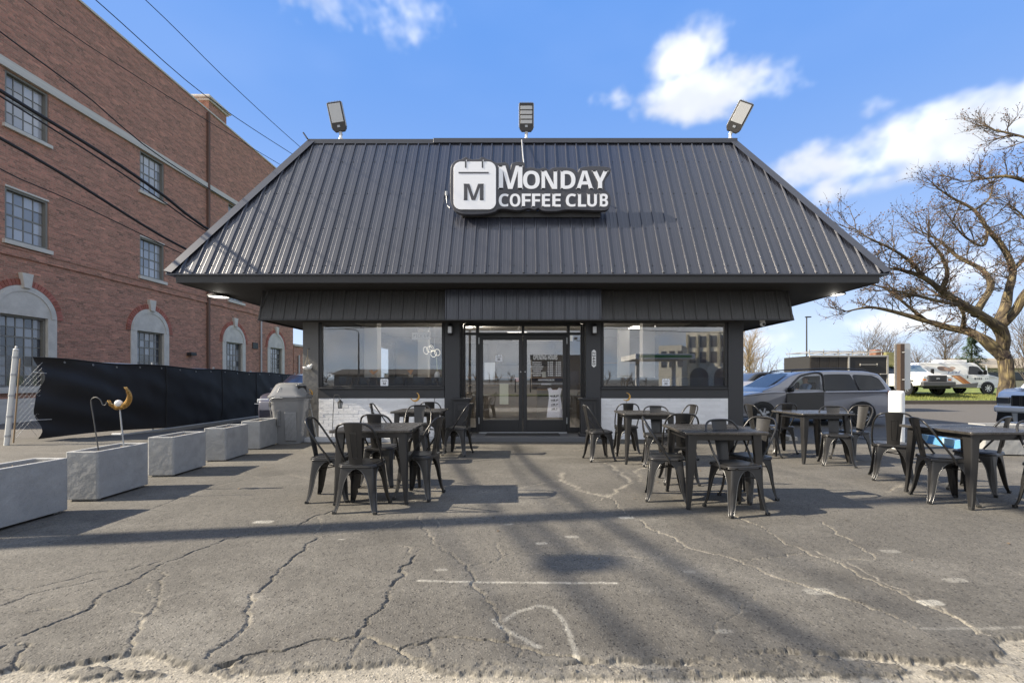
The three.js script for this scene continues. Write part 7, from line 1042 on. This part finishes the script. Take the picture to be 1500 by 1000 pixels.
// ---------------------------------------------------------------- small things on the window ledge and inside
{
  const F0 = -(ZW + 0.26), y = 1.277;
  const on = (px) => (px - VX) / 70 ;
  const vz = thing('white_vase', 'white ceramic vase standing on the pick-up window ledge', 'vase', [on(637), y, F0]); part('body', lathe([[0.001, 0], [0.055, 0], [0.065, 0.05], [0.06, 0.10], [0.035, 0.135], [0.035, 0.15], [0.028, 0.15]], 20), M.white, vz); part('stem', rod(V(0, 0.13, 0), V(-0.02, 0.46, 0), 0.012), std([0.4, 0.42, 0.25], 0.8), vz);
  const green = std([0.06, 0.11, 0.03], 0.8), tan = std([0.45, 0.22, 0.08], 0.8);
  const plant = (px, h, n, m, name, label) => { const o = thing(name, label, 'plant', [on(px), y, F0]); part('pot', lathe([[0.001, 0], [0.035, 0], [0.05, 0.08], [0.042, 0.08], [0.001, 0.07]], 16), std([0.4, 0.36, 0.3], 0.8), o); seed(px); for (let i = 0; i < n; i++) { const a = rr(0, 6.28), r = rr(0.05, 0.12), p1 = V(Math.cos(a) * r * 0.5, 0.08 + h * 0.6, Math.sin(a) * r * 0.3), p2 = V(Math.cos(a) * r, 0.08 + h * rr(0.6, 1), Math.sin(a) * r * 0.5); part('leaf', mesh3([0, 0.07, 0, p1.x - 0.015, p1.y, p1.z, p2.x, p2.y, p2.z, p1.x + 0.015, p1.y, p1.z + 0.01], [0, 1, 2, 0, 2, 3]), m, o); } };
  plant(541, 0.12, 12, tan, 'dried_arrangement', 'small dried orange plant on the window ledge'); plant(597, 0.13, 14, tan, 'dried_arrangement', 'bushy dried orange plant in the middle of the window ledge'); plant(646, 0.22, 16, green, 'potted_plant', 'green potted plant beside the white vase'); plant(560, 0.05, 6, green, 'potted_plant', 'low green pot plant beside the dried arrangement');
  const cl = thing('ledge_clock', 'round white clock leaning at the end of the window ledge', 'clock', [on(476.5), y + 0.06, F0 + 0.02]); part('face', cyl(0.055, 0.055, 0.02, 0, 0, 0, 24).rotateX(Math.PI / 2), M.white, cl); part('rim', new THREE.TorusGeometry(0.056, 0.006, 8, 28).translate(0, 0, 0.012), M.darkTrim, cl); part('hub', cyl(0.015, 0.015, 0.01, 0, 0, 0, 12).rotateX(Math.PI / 2).translate(0, 0, 0.026), M.darkTrim, cl);
  const tag = (w, h, str, col, bg) => canvasTex(512, Math.round(512 * h / w), (c, W, H) => { c.fillStyle = bg; c.fillRect(0, 0, W, H); c.fillStyle = col; let s = H * 0.75; c.font = 'bold ' + s + 'px sans-serif'; while (c.measureText(str).width > W * 0.92) { s *= 0.95; c.font = 'bold ' + s + 'px sans-serif'; } c.textAlign = 'center'; c.textBaseline = 'middle'; c.fillText(str, W / 2, H / 2); });
  const board = (name, label, x, yy, z, w, h, str, col, bg, cat) => { const o = thing(name, label, cat, [x, yy, -z]); part('board', rbox(w, h, 0.03, 0.005), M.white, o); part('print', new THREE.PlaneGeometry(w * 0.98, h * 0.96).translate(0, 0, 0.017), std([1, 1, 1], 0.7, 0, { map: tag(w, h, str, col, bg) }), o); for (const s of [-1, 1]) part('wire', rod(V(s * w * 0.4, h / 2, 0), V(s * w * 0.4, 2.72 - yy, 0), 0.004), M.galv, o); };
  board('pickup_sign', 'hanging white sign reading PICK UP inside the window', at(617, 492, 10.4).x, at(617, 492, 10.4).y, 10.4, 0.42, 0.17, 'PICK UP', '#9aa0a6', '#e6e7e9', 'sign');
  board('essentials_sign', 'hanging pale sign reading MONDAY\u2019S ESSENTIALS inside above the doors', at(795, 495, 11.2).x, at(795, 495, 11.2).y, 11.2, 1.5, 0.15, 'MONDAY\u2019S ESSENTIALS', '#8d8578', '#dcd7cb', 'sign');
  const neon = std([1, 0.95, 0.85], 0.4, 0, { emissive: lin(1, 0.9, 0.7), emissiveIntensity: 0.45 }), nx = at(631, 514, 9.8), ns = thing('script_lamp', 'glowing white looped script lamp hung in the window', 'lamp', nx.toArray());
  const loop = (x, yy, rx, ry, rot) => part('loop', new THREE.TorusGeometry(1, 0.07, 6, 30).scale(rx, ry, 0.08).rotateZ(rot).translate(x, yy, 0), neon, ns); loop(-0.11, 0.01, 0.05, 0.08, 0.3); loop(-0.03, 0.04, 0.06, 0.06, -0.2); loop(0.02, 0.06, 0.04, 0.07, 0.4); loop(0.06, -0.06, 0.06, 0.07, 0); loop(0.14, -0.03, 0.06, 0.07, 0.3);
  part('hanger', [rod(V(-0.05, 0.1, 0), V(-0.05, 2.72 - nx.y, 0), 0.003), rod(V(0.08, 0.02, 0), V(0.08, 2.72 - nx.y, 0), 0.003)], M.galv, ns).userData.kind = 'stuff';
}
// litter and loose grit on the ground
{
  seed(818); const g = []; for (let i = 0; i < 420; i++) { const x = rr(-2.6, 2.6), z = rr(1.86, 2.12), s = rr(0.004, 0.012); g.push(new THREE.IcosahedronGeometry(s, 0).scale(1, 0.6, rr(0.6, 1.2)).rotateY(rr(0, 6)).translate(x, -0.03, -z)); } const o = part('loose_gravel', g, std([0.24, 0.225, 0.2], 0.95), scene); o.userData = { kind: 'stuff', label: 'loose gravel crumbs along the broken asphalt edge', category: 'gravel' };
  const l = []; for (let i = 0; i < 60; i++) { const x = rr(-5.5, 6.5), z = rr(3, 9), a = rr(0, 6.28), s = rr(0.012, 0.03); l.push(quad([x, 0.008, -z], [x + s * Math.cos(a), 0.01, -z + s * Math.sin(a)], [x + s * Math.cos(a + 0.7), 0.014, -z + s * Math.sin(a + 0.7)], [x + s * 0.6 * Math.cos(a + 1.5), 0.009, -z + s * 0.6 * Math.sin(a + 1.5)])); } const p = part('dead_leaves', l, std([0.12, 0.08, 0.045], 0.95), scene); p.userData = { kind: 'stuff', label: 'scattered dead leaf scraps on the asphalt', category: 'leaves' };
  solo('litter_straw', rod(V(0.93, -0.022, -1.862), V(1.12, -0.022, -1.868), 0.004, 0.004, 8), M.white, 'thin white straw lying on the sandy edge', 'litter');
}
renderer.render(scene, camera);
